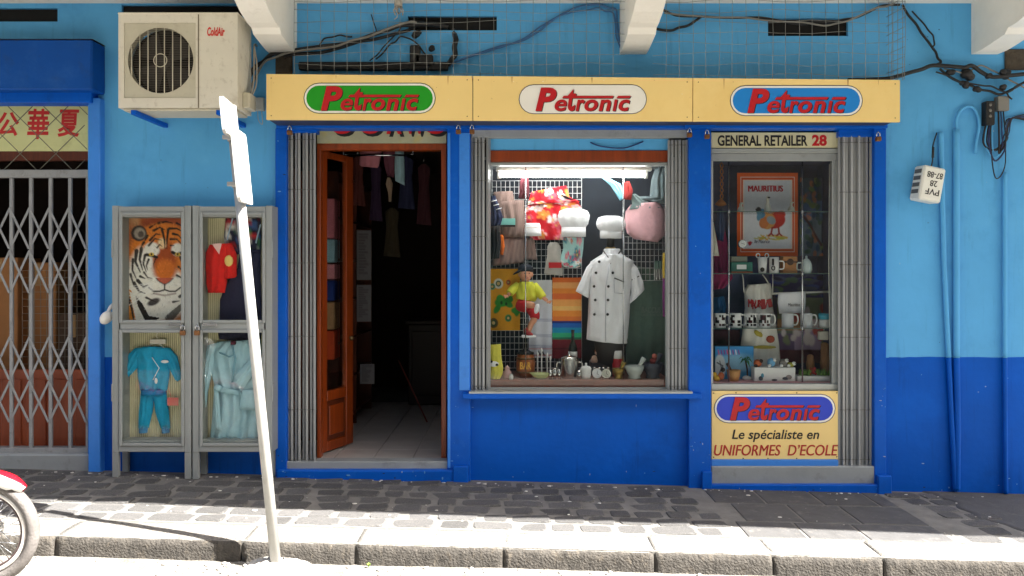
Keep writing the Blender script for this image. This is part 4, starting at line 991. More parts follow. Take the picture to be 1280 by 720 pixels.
# apron, cardigan, robe in the right cabinet
cv = Canvas(40, 40, c(40, 40, 70)); r = random.Random(9); cv.speck(70, .07, [c(190, 40, 45), c(50, 90, 150), c(60, 120, 70), c(230, 225, 220), c(20, 22, 50)], r)
hung("patterned_top", [((282, 272), (326, 272)), ((280, 295), (327, 295)), ((282, 318), (326, 318))], -.036, None, "dark multicoloured patterned top at top of right cabinet", thick=.012, colf=lambda u, v, x, y: cv.sample(u, v))
for a in ((291, 272, 284, 300), (306, 275, 300, 318), (326, 280, 320, 304)):
    mb = MB(); mb.tube(catmull([PX(a[0], a[1], -.052), PX((a[0] + a[2]) / 2 - 1, (a[1] + a[3]) / 2 + 3, -.058), PX(a[2], a[3], -.052)]), .006, 6)
    mb.build("strap", M("pale_strap", c(165, 190, 215), .7), None, "pale blue strap over patterned top %s" % {291: "leftmost in right cabinet", 306: "beside the leaning pole", 326: "at right edge of cabinet"}[a[0]], "strap", "straps over the patterned top")
hung("navy_apron", [((300, 312), (326, 312)), ((297, 335), (326, 335)), ((283, 352), (326, 352)), ((275, 375), (327, 375)), ((274, 404), (327, 404))], -.044, c(22, 24, 58), "dark navy apron hanging in upper right cabinet", "apron", thick=.02, fold=.006)
hung("navy_skirt", [((272, 413), (327, 413)), ((274, 424), (326, 427))], -.036, c(20, 22, 52), "dark navy garment edge above the pale bathrobe", thick=.012)
cg = thing("red_cardigan", "bright red knitted baby cardigan with yellow emblem in right cabinet", "cardigan", PX(276, 366, -.07))
REDK = M("red_knit", c(214, 24, 18), .9, var=.12, scale=35, bump=.6, bscale=120)
mb = MB(); mb.loft([((262, 306), (289, 304)), ((257, 316), (292, 312)), ((257, 335), (284, 335)), ((258, 355), (284, 352)), ((260, 366), (281, 366))], -.068, .035, fold=.008); mb.build("body", REDK, cg)
mb = MB(); mb.loft([((281, 305), (290, 304)), ((282, 325), (296, 318)), ((280, 347), (296, 345)), ((281, 349), (294, 347))], -.072, .03, fold=.006); mb.build("sleeve", REDK, cg)
mb = MB(); mb.prism([(XX(266, -.09), ZZ(305, -.09)), (XX(278, -.09), ZZ(304, -.09)), (XX(275, -.09), ZZ(318, -.09))], -.108, -.09); mb.build("collar", M("pale_pink", c(230, 190, 185), .8), cg)
mb = MB(); mb.ell(PX(286, 326, -.105), (.033, .01, .042), 9, 6); mb.build("emblem", M("pale_yellow", c(235, 205, 120), .7), cg)
RB = M("pale_blue_towelling", c(168, 206, 220), .95, var=.06, scale=30, bump=.6, bscale=160)
rbx = thing("bathrobe", "pale blue towelling bathrobe with tied belt in right cabinet", "bathrobe", PX(295, 556, -.05))
mb = MB(); mb.loft([((272, 427), (326, 424)), ((258, 440), (327, 440)), ((262, 460), (326, 460)), ((268, 482), (326, 482)), ((266, 510), (327, 510)), ((264, 535), (328, 535)), ((262, 556), (328, 556))], -.036, .045, fold=.018, nf=4.5, nx=40); mb.build("body", RB, rbx)
mb = MB(); mb.loft([((259, 432), (272, 428)), ((254, 460), (266, 462)), ((253, 490), (260, 490)), ((253, 508), (258, 509))], -.055, .025, fold=.006); mb.build("sleeve", RB, rbx)
mb = MB(); mb.loft([((322, 438), (329, 450)), ((307, 455), (316, 470)), ((293, 470), (303, 490)), ((297, 478), (304, 492))], -.088, .03, fold=.008); mb.build("sleeve", RB, rbx)
mb = MB(); mb.loft([((302, 487), (322, 487)), ((299, 512), (322, 512))], -.085, .014, fold=.004); mb.build("pocket", RB, rbx)
mb = MB(); mb.loft([((270, 482), (300, 488)), ((270, 488), (298, 494))], -.088, .016, fold=.003); mb.loft([((267, 486), (273, 487)), ((268, 510), (275, 510)), ((270, 538), (277, 538))], -.092, .014, fold=.004); mb.ell(PX(272, 485, -.105), (.03, .02, .025), 9, 6); mb.build("belt", RB, rbx)
mb = MB(); mb.tube([PX(289, 427, -.092), PX(294, 448, -.10), PX(290, 478, -.10)], .008, 6); mb.tube([PX(273, 440, -.085), PX(286, 446, -.10), PX(294, 443, -.10)], .006, 6); mb.build("lapel", M("robe_edge", c(120, 165, 185), .95), rbx)
mb = MB(); mb.pbox(288, 294, 426, 431, -.11, -.09, .003); mb.build("neck_label", M("maroon", c(80, 30, 50), .8), rbx)
# rounded white object poking out left of the cabinet
mb = MB(); p = PX(133, 397, -.1); mb.ell(p, (.04, .05, .055), 12, 8, mat=Matrix.Rotation(.6, 3, 'Y')); mb.tube(catmull([p, p + Vector((.02, .03, .08)), p + Vector((.04, .10, .10))]), .014, 6)
mb.build("wall_lamp", WHITEP, None, "small white bulb shaped fitting on wall beside left cabinet", "fitting")
# ------------------------------------------------------------------ big display window
ZS = ZZ(475, .08)                       # display floor
win = thing("display_window", "big shop display window with wooden head and pale blue transom", "window", PX(723, 489, .06))
def wp(nm, a, b, y0, y1, d0, d1, mt, bev=.003, par=None):
    mb = MB(); mb.pbox(a, b, y0, y1, d0, d1, bev); return mb.build(nm, mt, par or win)
wp("transom_panel", 611, 836, 172, 188, .05, .12, LBLUE); wp("head_board", 611, 835, 188, 202, .04, .12, WOOD)
wp("frame_top", 611, 835, 203, 207, .05, .10, ALU); wp("frame_bottom", 611, 835, 484.5, 489, .05, .10, ALU); wp("frame_side", 609, 612.5, 203, 489, .05, .10, ALU); wp("frame_side", 832.5, 836, 203, 489, .05, .10, ALU)
wp("pane", 612, 833, 206, 485, .068, .072, GLASS, 0)
BACKP = M("display_back_navy", c(42, 50, 62), .8, var=.15)
wp("display_base", 611, 838, 475, 486, .08, .68, M("display_brown", c(140, 78, 58), .5, var=.12, scale=12), .003)
wp("display_back", 590, 880, 195, 500, .66, .70, BACKP, 0)
wp("display_side", 603, 608, 200, 490, .105, .66, BACKP, 0); wp("display_side", 843, 848, 200, 490, .105, .66, BACKP, 0); wp("display_ceiling", 603, 848, 196, 201, .121, .66, GREYP, 0)
mb = MB(); mb.tube(catmull([PX(738, 178, .045), PX(752, 183, .03), PX(780, 185, .03), PX(804, 177, .045)]), .005, 6); mb.build("loose_cable", M("cable_blue", c(20, 50, 110), .5), win)
for xx in (657, 779):
    mb = MB(); mb.tube([PX(xx, 207, .12), PX(xx, 486, .12)], .004, 6); mb.build("hanging_rod", CHROME, win)
# lamp
lp = thing("tube_lamp", "lit white fluorescent tube under the top of display window", "lamp", PX(716, 224, .2))
mb = MB(); mb.pbox(620, 815, 209, 213.5, .18, .24, .004); mb.build("batten", WHITEP, lp)
mb = MB(); mb.tube([PX(625, 218.5, .2), PX(806, 218.5, .2)], .021, 10); mb.build("tube", MEMIT("tube_light", (1, .98, .95), 5.5), lp)
for xx in (623.5, 808):
    mb = MB(); mb.pbox(xx - 2, xx + 2, 213, 223, .185, .22, .003); mb.build("holder", WHITEP, lp)
# wire grids
GW = M("white_grid_wire", c(205, 207, 208), .4, .1)
def wiregrid(x0, x1, y0, y1, d, dx, dy, label):
    mb = MB(); k = 0
    nxx = int((x1 - x0) / dx); nyy = int((y1 - y0) / dy)
    for i in range(nxx + 1): mb.tube([PX(x0 + i * dx, y0, d), PX(x0 + i * dx, y0 + nyy * dy, d)], .0033, 4)
    for j in range(nyy + 1): mb.tube([PX(x0, y0 + j * dy, d - .005), PX(x0 + nxx * dx, y0 + j * dy, d - .005)], .0033, 4)
    p = PX(x0 + 6, y1, d)
    for xx in (x0, x0 + nxx * dx): mb.tube([PX(xx, y0 + nyy * dy, d), (XX(xx, d), d, ZS + .001)], .005, 5)
    for xx in (x0, x0 + nxx * dx): mb.tube([PX(xx, y0, d), (XX(xx, d), d, ZZ(201, .121) - .0)], .004, 5)
    return mb.build("wire_grid", GW, None, label, "wire grid", "wire display grids in the window")
wiregrid(615, 727, 226, 462, .46, 5.6, 7.8, "tall white wire grid at left of the display window")
wiregrid(780, 834, 296, 352, .46, 5.4, 7.8, "short white wire grid beside the mannequin under pink bag")
DD = .445
WG = "goods hung on the window grid"
# brown striped trousers layered
def stripes(u, v, x, y):
    k = .86 + .14 * math.sin(x * 3.0); b = c(158, 132, 124); return tuple(q * k for q in b)
hung("striped_cloth", [((617, 240), (641, 239)), ((616, 262), (645, 262)), ((619, 290), (654, 292)), ((621, 297), (655, 297))], .43, None, "taupe striped cloth hung highest at left of window", "cloth", .03, group=WG, colf=stripes, nx=26)
hung("striped_cloth", [((626, 252), (655, 250)), ((628, 275), (656, 275)), ((627, 296), (655, 296))], .40, None, "taupe striped cloth overlapping with teal label", "cloth", .02, group=WG, colf=stripes, nx=26)
hung("striped_cloth", [((618, 297), (656, 297)), ((616, 318), (655, 318)), ((614, 333), (656, 328))], .43, None, "taupe striped cloth hung low above the yellow towel", "cloth", .03, group=WG, colf=stripes, nx=26)
hung("striped_cloth", [((656, 298), (668, 298)), ((655, 315), (670, 315)), ((655, 324), (672, 325))], .425, None, "narrow taupe striped sleeve beside small white cap", "cloth", .03, group=WG, colf=stripes, nx=16)
mb = MB(); mb.pbox(623, 644, 273, 281, .355, .36, .001); mb.pbox(623, 644, 281, 283.5, .355, .36, .001, 1); mb.build("cloth_label", [M("teal_label", c(120, 190, 180), .6), BLK], None, "small teal label card on taupe striped cloth", "label")
hung("navy_shirt", [((613, 246), (619, 244)), ((613, 262), (627, 266)), ((612, 276), (629, 272)), ((613, 283), (626, 282))], .36, c(32, 44, 78), "navy striped sleeve hanging at left edge of window", group=WG)
mb = MB()
for k in range(3): mb.tube([PX(614 + k * 3, 252 + k * 5, .325), PX(621 + k * 3, 250 + k * 5, .325)], .004, 5)
mb.build("sleeve_stripe", WHITEC, None, "white stripes across navy sleeve at left edge", "stripe")
hung("black_shirt", [((612, 283), (625, 282)), ((612, 305), (626, 303)), ((612, 324), (624, 323))], .34, c(24, 24, 28), "black garment hanging below navy sleeve", group=WG)
hung("orange_cloth", [((624, 293), (629, 294)), ((626, 308), (631, 308)), ((625, 318), (629, 319))], .38, c(235, 120, 40), "small orange flame coloured cloth beside black garment", group=WG)
hung("burgundy_harness", [((654, 212), (658, 212)), ((650, 228), (661, 226)), ((649, 240), (662, 240)), ((648, 248), (660, 249))], .25, c(92, 30, 42), "burgundy strap bundle hanging from top of window", "strap", .03, group=WG)
# red floral shirt
def floral(base, cols, seed, n, rr, w_=60, h_=60):
    cv = Canvas(w_, h_, base); r = random.Random(seed)
    for _ in range(n):
        cu, cw, q = r.uniform(0, 1), r.uniform(0, 1), rr * r.uniform(.6, 1.3); col = r.choice(cols)
        for k in range(5): a = k * 1.257 + r.uniform(-.2, .2); cv.ell(cu + math.cos(a) * q, cw + math.sin(a) * q / cv.as_, q * .65, q * .55 / cv.as_, col, a)
        cv.ell(cu, cw, q * .35, q * .35 / cv.as_, c(235, 190, 90))
    return cv
fl_ = floral(c(200, 22, 40), [c(235, 225, 225), c(225, 90, 110), c(232, 140, 60), c(245, 200, 205)], 4, 42, .055)
sh = thing("floral_shirt", "red shirt with white and orange flowers hung in window", "shirt", PX(690, 300, DD))
mb = MB(); mb.loft([((663, 250), (722, 250)), ((657, 262), (727, 260)), ((658, 280), (724, 280)), ((663, 300), (722, 300))], .42, .035, fold=.01, nx=44, sub=10, colf=lambda u, v, x, y: fl_.sample(u, v)); mb.build("body", PRINT, sh)
mb = MB(); mb.loft([((664, 240), (708, 232)), ((661, 250), (712, 246)), ((660, 256), (725, 252))], .40, .03, fold=.008, nx=30, sub=8, colf=lambda u, v, x, y: fl_.sample(u, .5 + v * .4)); mb.build("yoke", PRINT, sh)
hung("dark_bowtie", [((700, 243), (708, 245)), ((706, 248), (716, 249)), ((714, 250), (732, 246))], .36, c(35, 28, 30), "dark bow shaped cloth draped over floral shirt", "cloth", .015, group=WG)
# hats
def toque(name, x0, x1, y0, y1, d, label, puff=1.0, stripe=False):
    t = thing(name, label, "hat", PX((x0 + x1) / 2, y1, d))
    wd = XX(x1, d) - XX(x0, d); H = ZZ(y0, d) - ZZ(y1, d); ctr = PX((x0 + x1) / 2, y1, d); ctr.y += .0
    mb = MB(); rb_ = wd * .40; n = 32; bh = H * .34
    mb.lathe([(rb_, 0), (rb_ * 1.01, bh * .5), (rb_, bh), (rb_ * .9, bh)], ctr, n, 0, sy=.62); mb.build("band", WHITEC, t)
    mb = MB(); vs = []; prof = [(rb_ * .98, bh * .98), (rb_ * 1.12 * puff, bh * 1.35), (wd * .49 * puff, H * .62), (wd * .5, H * .76), (wd * .44, H * .92), (wd * .25, H * 1.0), (.001, H * .98)]
    for (r_, z) in prof:
        for k in range(n):
            a = 2 * PI * k / n; q = r_ * (1 + .085 * math.sin(9 * a + z * 20) * (z > bh))
            vs.append((ctr.x + q * math.cos(a), ctr.y + q * .62 * math.sin(a), ctr.z + z))
    mb.add(vs, [(i * n + k, i * n + (k + 1) % n, (i + 1) * n + (k + 1) % n, (i + 1) * n + k) for i in range(len(prof) - 1) for k in range(n)], 0, True); mb.build("crown", WHITEC, t)
    return t
toque("chef_hat", 698, 736, 261, 296, .36, "tall white chef hat hung over red floral shirt", 1.0)
toque("chef_hat", 746.5, 780.5, 270, 298, .30, "white chef hat above the mannequin neck", 1.08)
hat = thing("small_cap", "small white cap with gold bands hung below floral shirt", "cap", PX(666, 295, .36))
pc = PX(666, 295, .36); mb = MB(); wd = XX(677, .36) - XX(655, .36); H = ZZ(279, .36) - ZZ(295, .36)
mb.lathe([(wd * .5, 0), (wd * .49, H * .3), (wd * .44, H * .86), (wd * .38, H), (.001, H)], pc, 20, 0, sy=.6); mb.build("crown", WHITEC, hat)
for f in (.42, .60):
    mb = MB(); mb.lathe([(wd * (.487 - .05 * f), H * f), (wd * (.495 - .05 * f), H * (f + .03)), (wd * (.48 - .05 * f), H * (f + .06))], pc, 20, 0, sy=.6); mb.build("band", M("gold_band", c(190, 140, 60), .5), hat)
# oven gloves
fl2 = floral(c(170, 215, 212), [c(220, 80, 120), c(70, 150, 170), c(250, 240, 240), c(60, 120, 110), c(235, 140, 160)], 8, 34, .07, 40, 50)
hung("oven_glove", [((703, 297), (730, 297)), ((704, 310), (729, 312)), ((700, 325), (727, 326)), ((702, 331), (726, 333)), ((706, 334), (720, 335))], .40, None, "pale teal flowered oven glove below tall chef hat", "oven glove", .035, fold=.004, colf=lambda u, v, x, y: fl2.sample(u, v), nx=24, sub=6)
t = thing("oven_glove", "pale grey oven glove with red label hung in window", "oven glove", PX(693, 345, .41))
mb = MB(); mb.loft([((687, 303), (697, 303)), ((684, 308), (701, 308)), ((684, 320), (702, 322)), ((681, 335), (704, 338)), ((680, 342), (703, 345))], .41, .03, fold=.003); mb.build("body", M("pale_grey_cloth", c(178, 174, 166), .85), t)
mb = MB(); mb.pbox(686, 702, 328, 335, .372, .378, .001); mb.build("label_patch", RED, t)
# pink bag, umbrella, hanging bits
hung("pink_bag", [((788, 256), (824, 253)), ((782, 264), (831, 262)), ((780, 280), (832, 280)), ((784, 292), (831, 294)), ((793, 299), (822, 303))], .40, c(228, 178, 184), "plain pink padded bag hung at top right of window", "bag", .10, fold=.006, pw=.45)
hung("grey_scarf", [((819, 210), (833, 208)), ((814, 225), (834, 230)), ((812, 245), (834, 250)), ((790, 246), (832, 256))], .36, c(112, 128, 134), "grey green cloth draped above the pink bag", "cloth", .04)
hung("grey_drape", [((788, 244), (794, 242)), ((790, 255), (815, 255)), ((786, 262), (828, 260))], .34, c(120, 138, 138), "grey cloth fold lying over top of pink bag", "cloth", .03)
hung("folded_umbrella", [((753, 223), (760, 222)), ((763, 232), (776, 230)), ((770, 243), (779, 238)), ((775, 251), (779, 249))], .3, c(140, 205, 225), "pale blue folded umbrella hanging beside red cloth", "umbrella", .03)
hung("red_cloth", [((780, 228), (787, 227)), ((778, 238), (791, 238)), ((779, 249), (789, 250))], .3, c(150, 40, 38), "small dark red cloth hanging beside blue umbrella", "cloth", .03)
hung("green_curtain", [((785, 330), (834, 340)), ((784, 380), (834, 380)), ((783, 420), (834, 420)), ((782, 458), (834, 456))], .50, c(88, 116, 104), "dark green cloth hanging behind chef jacket", "cloth", .02, fold=.012, nf=3.5)
mb = MB(); ptext(mb, "BACCUS", 802, 826, 384, 391, .468, bold=.01, shear=.1); ptext(mb, "LAST EDITION", 802, 829, 392, 395, .468)
mb.build("cloth_print", M("faded_grey_print", c(110, 130, 122), .8), None, "faded pale lettering on the dark green cloth", "lettering", recalc=False)
for k, (y0, y1, col, lb) in enumerate(((316, 348, c(215, 180, 60), "narrow yellow cloth strip at right edge of window"), (345, 396, c(130, 40, 120), "narrow purple cloth strip at right edge of window"))):
    hung("edge_strip", [((828.5, y0), (833.5, y0)), ((828, (y0 + y1) / 2), (833.5, (y0 + y1) / 2)), ((828.5, y1), (833, y1))], .22 + .02 * k, col, lb, "cloth", .015, group="strips at the right window edge")
hung("chequer_cloth", [((818, 326), (829, 326)), ((818, 338), (829, 338)), ((818, 350), (829, 350))], .42, None, "small black and white striped cloth above green cloth", "cloth", .01, colf=lambda u, v, x, y: c(110, 140, 128) if v < .45 else (c(25, 25, 25) if int(x * 1.0) % 2 else c(220, 220, 215)), nx=22)

# yellow frog towel
cv = Canvas(60, 110, c(226, 160, 30)); r = random.Random(2)
for _ in range(6): cv.ell(r.uniform(.2, .9), r.uniform(.4, .7), .16, .05, c(52, 140, 45), r.uniform(0, 3), .3)
cv.ell(.45, .53, .28, .085, c(50, 145, 45), -.2, .2); cv.ell(.35, .48, .12, .06, c(60, 150, 50)); cv.ell(.62, .50, .16, .05, c(45, 130, 40))
for u, v, q, col in ((.3, .24, .15, c(225, 225, 205)), (.10, .29, .10, c(90, 150, 110)), (.62, .80, .11, c(70, 140, 80)), (.14, .88, .15, c(110, 90, 40)), (.62, .22, .08, c(190, 70, 40))): cv.ell(u, v, q, q / cv.as_, col); cv.ell(u, v, q * .6, q * .6 / cv.as_, c(40, 90, 60)); cv.ell(u, v, q * .35, q * .35 / cv.as_, c(220, 190, 120))
cv.ell(.40, .55, .04, .03, c(20, 60, 20)); cv.ell(.55, .57, .04, .025, c(20, 60, 20))
printed("frog_towel", cv, 611.5, 650, 336, 413, .44, PRINT, "orange yellow towel printed with green frog in window", "towel", wave=.006, nf=1.5)
cv = Canvas(40, 90, c(214, 218, 228))
for v in (.50, .52, .70, .72, .84, .86): cv.line([(0, v), (1, v + .01)], .02, c(90, 110, 160), .7)
cv.line([(0, .97), (1, .97)], .03, c(200, 60, 60)); cv.line([(0, .885), (1, .885)], .02, c(200, 60, 60)); cv.line([(.35, .965), (.42, .92), (.48, .965)], .05, BK); cv.line([(.5, .965), (.58, .92), (.66, .965)], .05, BK)
printed("white_towel", cv, 661, 690, 350, 447, .44, PRINT, "white tea towel with thin blue and red lines", "towel", wave=.005)
cv = Canvas(40, 110, c(235, 140, 50))
for k, (v0, v1, col) in enumerate(((0, .06, c(225, 110, 40)), (.06, .13, c(240, 170, 100)), (.13, .2, c(236, 140, 50)), (.2, .27, c(228, 110, 50)), (.27, .35, c(242, 170, 90)), (.35, .41, c(240, 190, 110)), (.41, .48, c(235, 145, 55)), (.48, .535, c(225, 120, 50)), (.535, .56, c(20, 40, 120)), (.56, .62, c(25, 100, 190)), (.62, .68, c(20, 150, 190)), (.68, .74, c(50, 180, 130)), (.74, .765, c(40, 120, 90)), (.765, 1, c(120, 25, 42)))): cv.rect(0, 1, v0, v1, col)
cv.line([(0, .88), (1, .88)], .05, c(90, 15, 35))
printed("striped_towel", cv, 690.5, 727, 347, 448, .44, PRINT, "towel with orange, blue, green and maroon bands", "towel", wave=.005, ph=1)

# mannequin with chef jacket
MD = .34
mq = thing("mannequin", "black mannequin torso on stand under white chef jacket", "mannequin", (XX(763, MD), MD, ZS))
mb = MB(); q = lambda y: ZZ(y, MD); X_ = XX(763, MD)
mb.lathe([(.09, 0), (.09, .02), (.02, .03), (.02, q(458) - ZS), (.10, q(452) - ZS), (.135, q(425) - ZS), (.12, q(380) - ZS), (.15, q(345) - ZS), (.15, q(330) - ZS), (.06, q(321) - ZS), (.048, q(318) - ZS), (.045, q(311) - ZS), (.03, q(309) - ZS)], (X_, MD, ZS), 20, 0, sy=.6); mb.build("torso", BLACK, mq)
mb = MB(); mb.lathe([(.040, 0), (.043, .012), (.03, .022), (.006, .026)], (X_, MD, q(312)), 16, 0, sy=.8); mb.build("neck_cap", M("neck_gold", c(170, 145, 90), .4, .6), mq)
mb = MB(); mb.cyl((X_, MD, q(309)), (X_, MD - .02, q(290)), .03, n=12); mb.build("neck_post", BLACK, mq)
jk = thing("chef_jacket", "white short sleeved chef jacket with black buttons and trim", "jacket", PX(763, 430, MD))
mb = MB(); mb.loft([((752, 318), (777, 318)), ((738, 327), (792, 326)), ((735, 345), (790, 345)), ((736, 365), (788, 365)), ((735, 395), (787, 395)), ((733, 424), (784, 429))], MD + .02, .155, .05, nx=30, sub=5, fold=.012, nf=2.5); mb.build("body", WHITEC, jk)
mb = MB(); mb.loft([((742, 324), (738, 345)), ((733, 334), (737, 360)), ((726, 350), (736, 371)), ((719.5, 364), (735, 372.5))], MD, .05, .03, fold=.008); mb.build("sleeve", WHITEC, jk)
mb = MB(); mb.loft([((788, 325), (788, 347)), ((797, 335), (789, 366)), ((804, 352), (786, 379)), ((805.5, 362), (785, 381))], MD, .05, .03, fold=.008); mb.build("sleeve", WHITEC, jk)
mb = MB(); mb.loft([((755, 311), (775, 311)), ((752, 320), (778, 320))], MD, .085, .04, fold=.0, pw=.5); mb.build("collar", WHITEC, jk)
def jy(px): u = (px - 735) / 54; return MD + .02 - .155 * (4 * u * (1 - u)) ** .5 - .012
mb = MB(); mb.tube([PX(753, 312, MD - .07), PX(760, 321, MD - .115), PX(763, 328, MD - .135)], .0045, 5); mb.tube([PX(777, 312, MD - .07), PX(770, 321, MD - .11), PX(763, 330, MD - .135)], .0045, 5)
mb.tube([PX(768, 347.5, jy(768) - .004), PX(774, 350, jy(774) - .004), PX(780, 352.5, jy(780) - .004)], .0045, 5); mb.tube([PX(789.5, 350, MD - .045), PX(799, 345, MD - .045)], .004, 5); mb.build("trim", BLK, jk)
mb = MB(); mb.tube([PX(762, 330, jy(762)), PX(757, 360, jy(757) - .004), PX(757, 427, jy(757) - .002)], .004, 5); mb.tube([PX(767.5, 348, jy(767.5) + .002), PX(768, 366, jy(768) + .002), PX(778, 367, jy(778) + .002)], .003, 5); mb.build("placket", M("white_shade_cotton", c(205, 206, 212), .85), jk)
for bx_, by_ in ((749, 327), (771, 329), (745, 341), (766, 341), (742.5, 358), (760.5, 358), (744, 375), (760, 375), (743, 393), (759.5, 393)):
    mb = MB(); p = PX(bx_, by_, jy(bx_) if by_ > 330 else jy(bx_) + .03); mb.ell(p, (.011, .012, .011), 10, 6); mb.build("button", BLK, jk)

# doll with cap
dl = thing("doll", "seated doll in yellow shirt, red shorts and dark cap", "doll", PX(655, 420, .37))
SK = M("doll_skin", c(224, 160, 125), .55, var=.04); dd = .36
def ptube(mb, pts, rs, n=10): mb.tube(catmull([PX(x, y, d) for x, y, d in pts], 5), [v for a, b in zip(rs[:-1], rs[1:]) for v in [a + (b - a) * k / 5 for k in range(5)]] + [rs[-1]], n)
mb = MB(); hc = PX(657, 342, .34)
mb.ell(hc, (.052, .055, .062), 16, 12); mb.ell(hc + Vector((.012, -.05, -.016)), (.011, .012, .010), 8, 6); mb.ell(hc + Vector((-.047, 0, -.005)), (.012, .016, .02), 8, 6); mb.ell(hc + Vector((.05, 0, -.008)), (.010, .014, .018), 8, 6)
mb.ell(hc + Vector((.006, -.035, -.04)), (.03, .022, .02), 8, 6)
ptube(mb, [(656, 350, .36), (656, 358, .36), (657, 375, .37)], (.025, .04, .05))
ptube(mb, [(648, 357, .35), (641, 363, .33), (635, 369, .30)], (.022, .02, .013)); ptube(mb, [(666, 357, .35), (675, 368, .33), (684, 376, .31)], (.022, .019, .013))
for hx, hy, hd, s_ in ((634, 370, .295, -1), (685, 377, .305, 1)):
    for k in range(4): ptube(mb, [(hx, hy, hd), (hx + s_ * (1.5 + .6 * k), hy + 1.5 - k * .8, hd - .01), (hx + s_ * (2.6 + .6 * k), hy + 2.5 - k, hd - .02)], (.006, .005, .004), 6)
    ptube(mb, [(hx, hy - 1, hd), (hx - s_, hy + 2, hd - .02)], (.005, .004), 6)
ptube(mb, [(652, 384, .33), (660, 381, .25), (667, 382, .22)], (.034, .028, .022)); ptube(mb, [(662, 386, .33), (668, 397, .28), (664, 405, .27), (661, 414, .27)], (.034, .026, .022, .018))
mb.build("body", SK, dl)
mb = MB()
for ex in (-.008, .028): mb.ell(hc + Vector((ex, -.0535, .004)), (.0055, .004, .004), 8, 6)
mb.build("eye", BLK, dl)
mb = MB(); mb.tube([hc + Vector((-.004, -.055, -.032)), hc + Vector((.009, -.058, -.034)), hc + Vector((.022, -.054, -.031))], .003, 5); mb.build("mouth", M("lip", c(190, 90, 85), .5), dl)
mb = MB(); mb.ell(hc + Vector((-.006, .008, .014)), (.056, .056, .058), 14, 10); mb.build("hair", M("blond_hair", c(200, 165, 110), .8), dl)
mb = MB(); mb.ell(hc + Vector((.0, .004, .034)), (.061, .062, .045), 16, 9); mb.ell(hc + Vector((-.052, -.01, .018)), (.055, .045, .010), 14, 6, mat=Matrix.Rotation(-.5, 3, 'Y')); mb.build("cap", M("dark_cap", c(26, 34, 46), .8), dl)
YS = M("yellow_shirt", c(222, 222, 70), .85, var=.05, bump=.2, bscale=120)
mb = MB(); mb.loft([((650, 352), (666, 352)), ((644, 358), (672, 359)), ((645, 370), (672, 372)), ((645, 373), (669, 377))], .36, .075, .03, fold=.008); ptube(mb, [(648, 356, .35), (641, 362, .33), (637, 367, .31)], (.03, .034, .03)); ptube(mb, [(667, 356, .35), (674, 365, .335), (679, 372, .32)], (.03, .034, .030)); mb.build("shirt", YS, dl)
mb = MB(); mb.ell(PX(655, 379, .34), (.058, .055, .045), 14, 9); ptube(mb, [(650, 382, .33), (656, 383, .28), (661, 383, .255)], (.045, .046, .04)); ptube(mb, [(662, 384, .33), (668, 393, .29), (668, 398, .28)], (.042, .042, .036)); mb.build("shorts", M("red_shorts", c(190, 26, 34), .8, var=.1), dl)
mb = MB(); mb.ell(PX(671, 386, .19), (.020, .018, .040), 12, 8, mat=Matrix.Rotation(.25, 3, 'Y')); mb.build("shoe", WHITEC, dl)
mb = MB(); mb.ell(PX(661, 417, .25), (.036, .045, .018), 12, 8, mat=Matrix.Rotation(.4, 3, 'Y')); mb.ell(PX(658, 413, .27), (.02, .022, .022), 10, 7); mb.build("shoe", M("red_shoe", c(165, 50, 52), .6), dl)
mb = MB(); mb.box(XX(652, .25), XX(670, .25), .2, .3, ZZ(421.5, .25), ZZ(419, .25), .004); mb.build("shoe_sole", WHITEC, dl)
mb = MB(); mb.tube([PX(653, 376, .38), PX(653, 376, .455)], .006, 6); mb.build("peg", CHROME, dl)

# ------------------------------------------------------------------ things on the display floor
def lath(name, xc, d, prof_px, mat, label, cat, zf=None, n=18, group=None, parent=None, sy=1.0):
    # profile: (half width px, row px)
    zf = ZS if zf is None else zf; s_ = (DC + d) / F
    ybase = HY + (HC - zf) / s_
    mb = MB(); mb.lathe([(max(r_ * s_, 1e-4), (ybase - y) * s_) for r_, y in prof_px], (XX(xc, d), d, zf), n, 0, sy=sy)
    return mb.build(name, mat, parent, label, cat, group)
def base_row(d, zf=None): return HY + (HC - (ZS if zf is None else zf)) * F / (DC + d)
CER = M("white_ceramic", c(236, 236, 232), .2, var=.03); STEEL = M("polished_steel", c(190, 188, 182), .2, 1.0, var=.06); DGLASS = M("dark_bottle_glass", c(16, 22, 16), .1, var=.1)
AMBER = M("amber_wood", c(150, 82, 32), .35, var=.25, scale=20, streak=(4, 4, .6))
SG = "goods standing on the window shelf"
b = base_row(.18)
# yellow oven mitt leaning
hung("oven_mitt", [((611.5, 431), (626, 430)), ((612, 450), (627, 448)), ((612, 460), (629, 460)), ((612, 470), (628, 468)), ((614, base_row(.13)), (625, base_row(.13) - .5))], .13, c(232, 222, 90), "yellow oven mitt standing at left end of window shelf", "oven mitt", .03, fold=.004)
mb = MB(); mb.ell(PX(617, 455, .095), (.04, .012, .022), 10, 6); mb.ell(PX(614, 452, .088), (.012, .01, .01), 8, 5, 1); mb.ell(PX(621, 456, .088), (.012, .01, .010), 8, 5, 1); mb.build("mitt_patch", [WHITEC, BLK], None, "black and white patch on the yellow oven mitt", "patch")
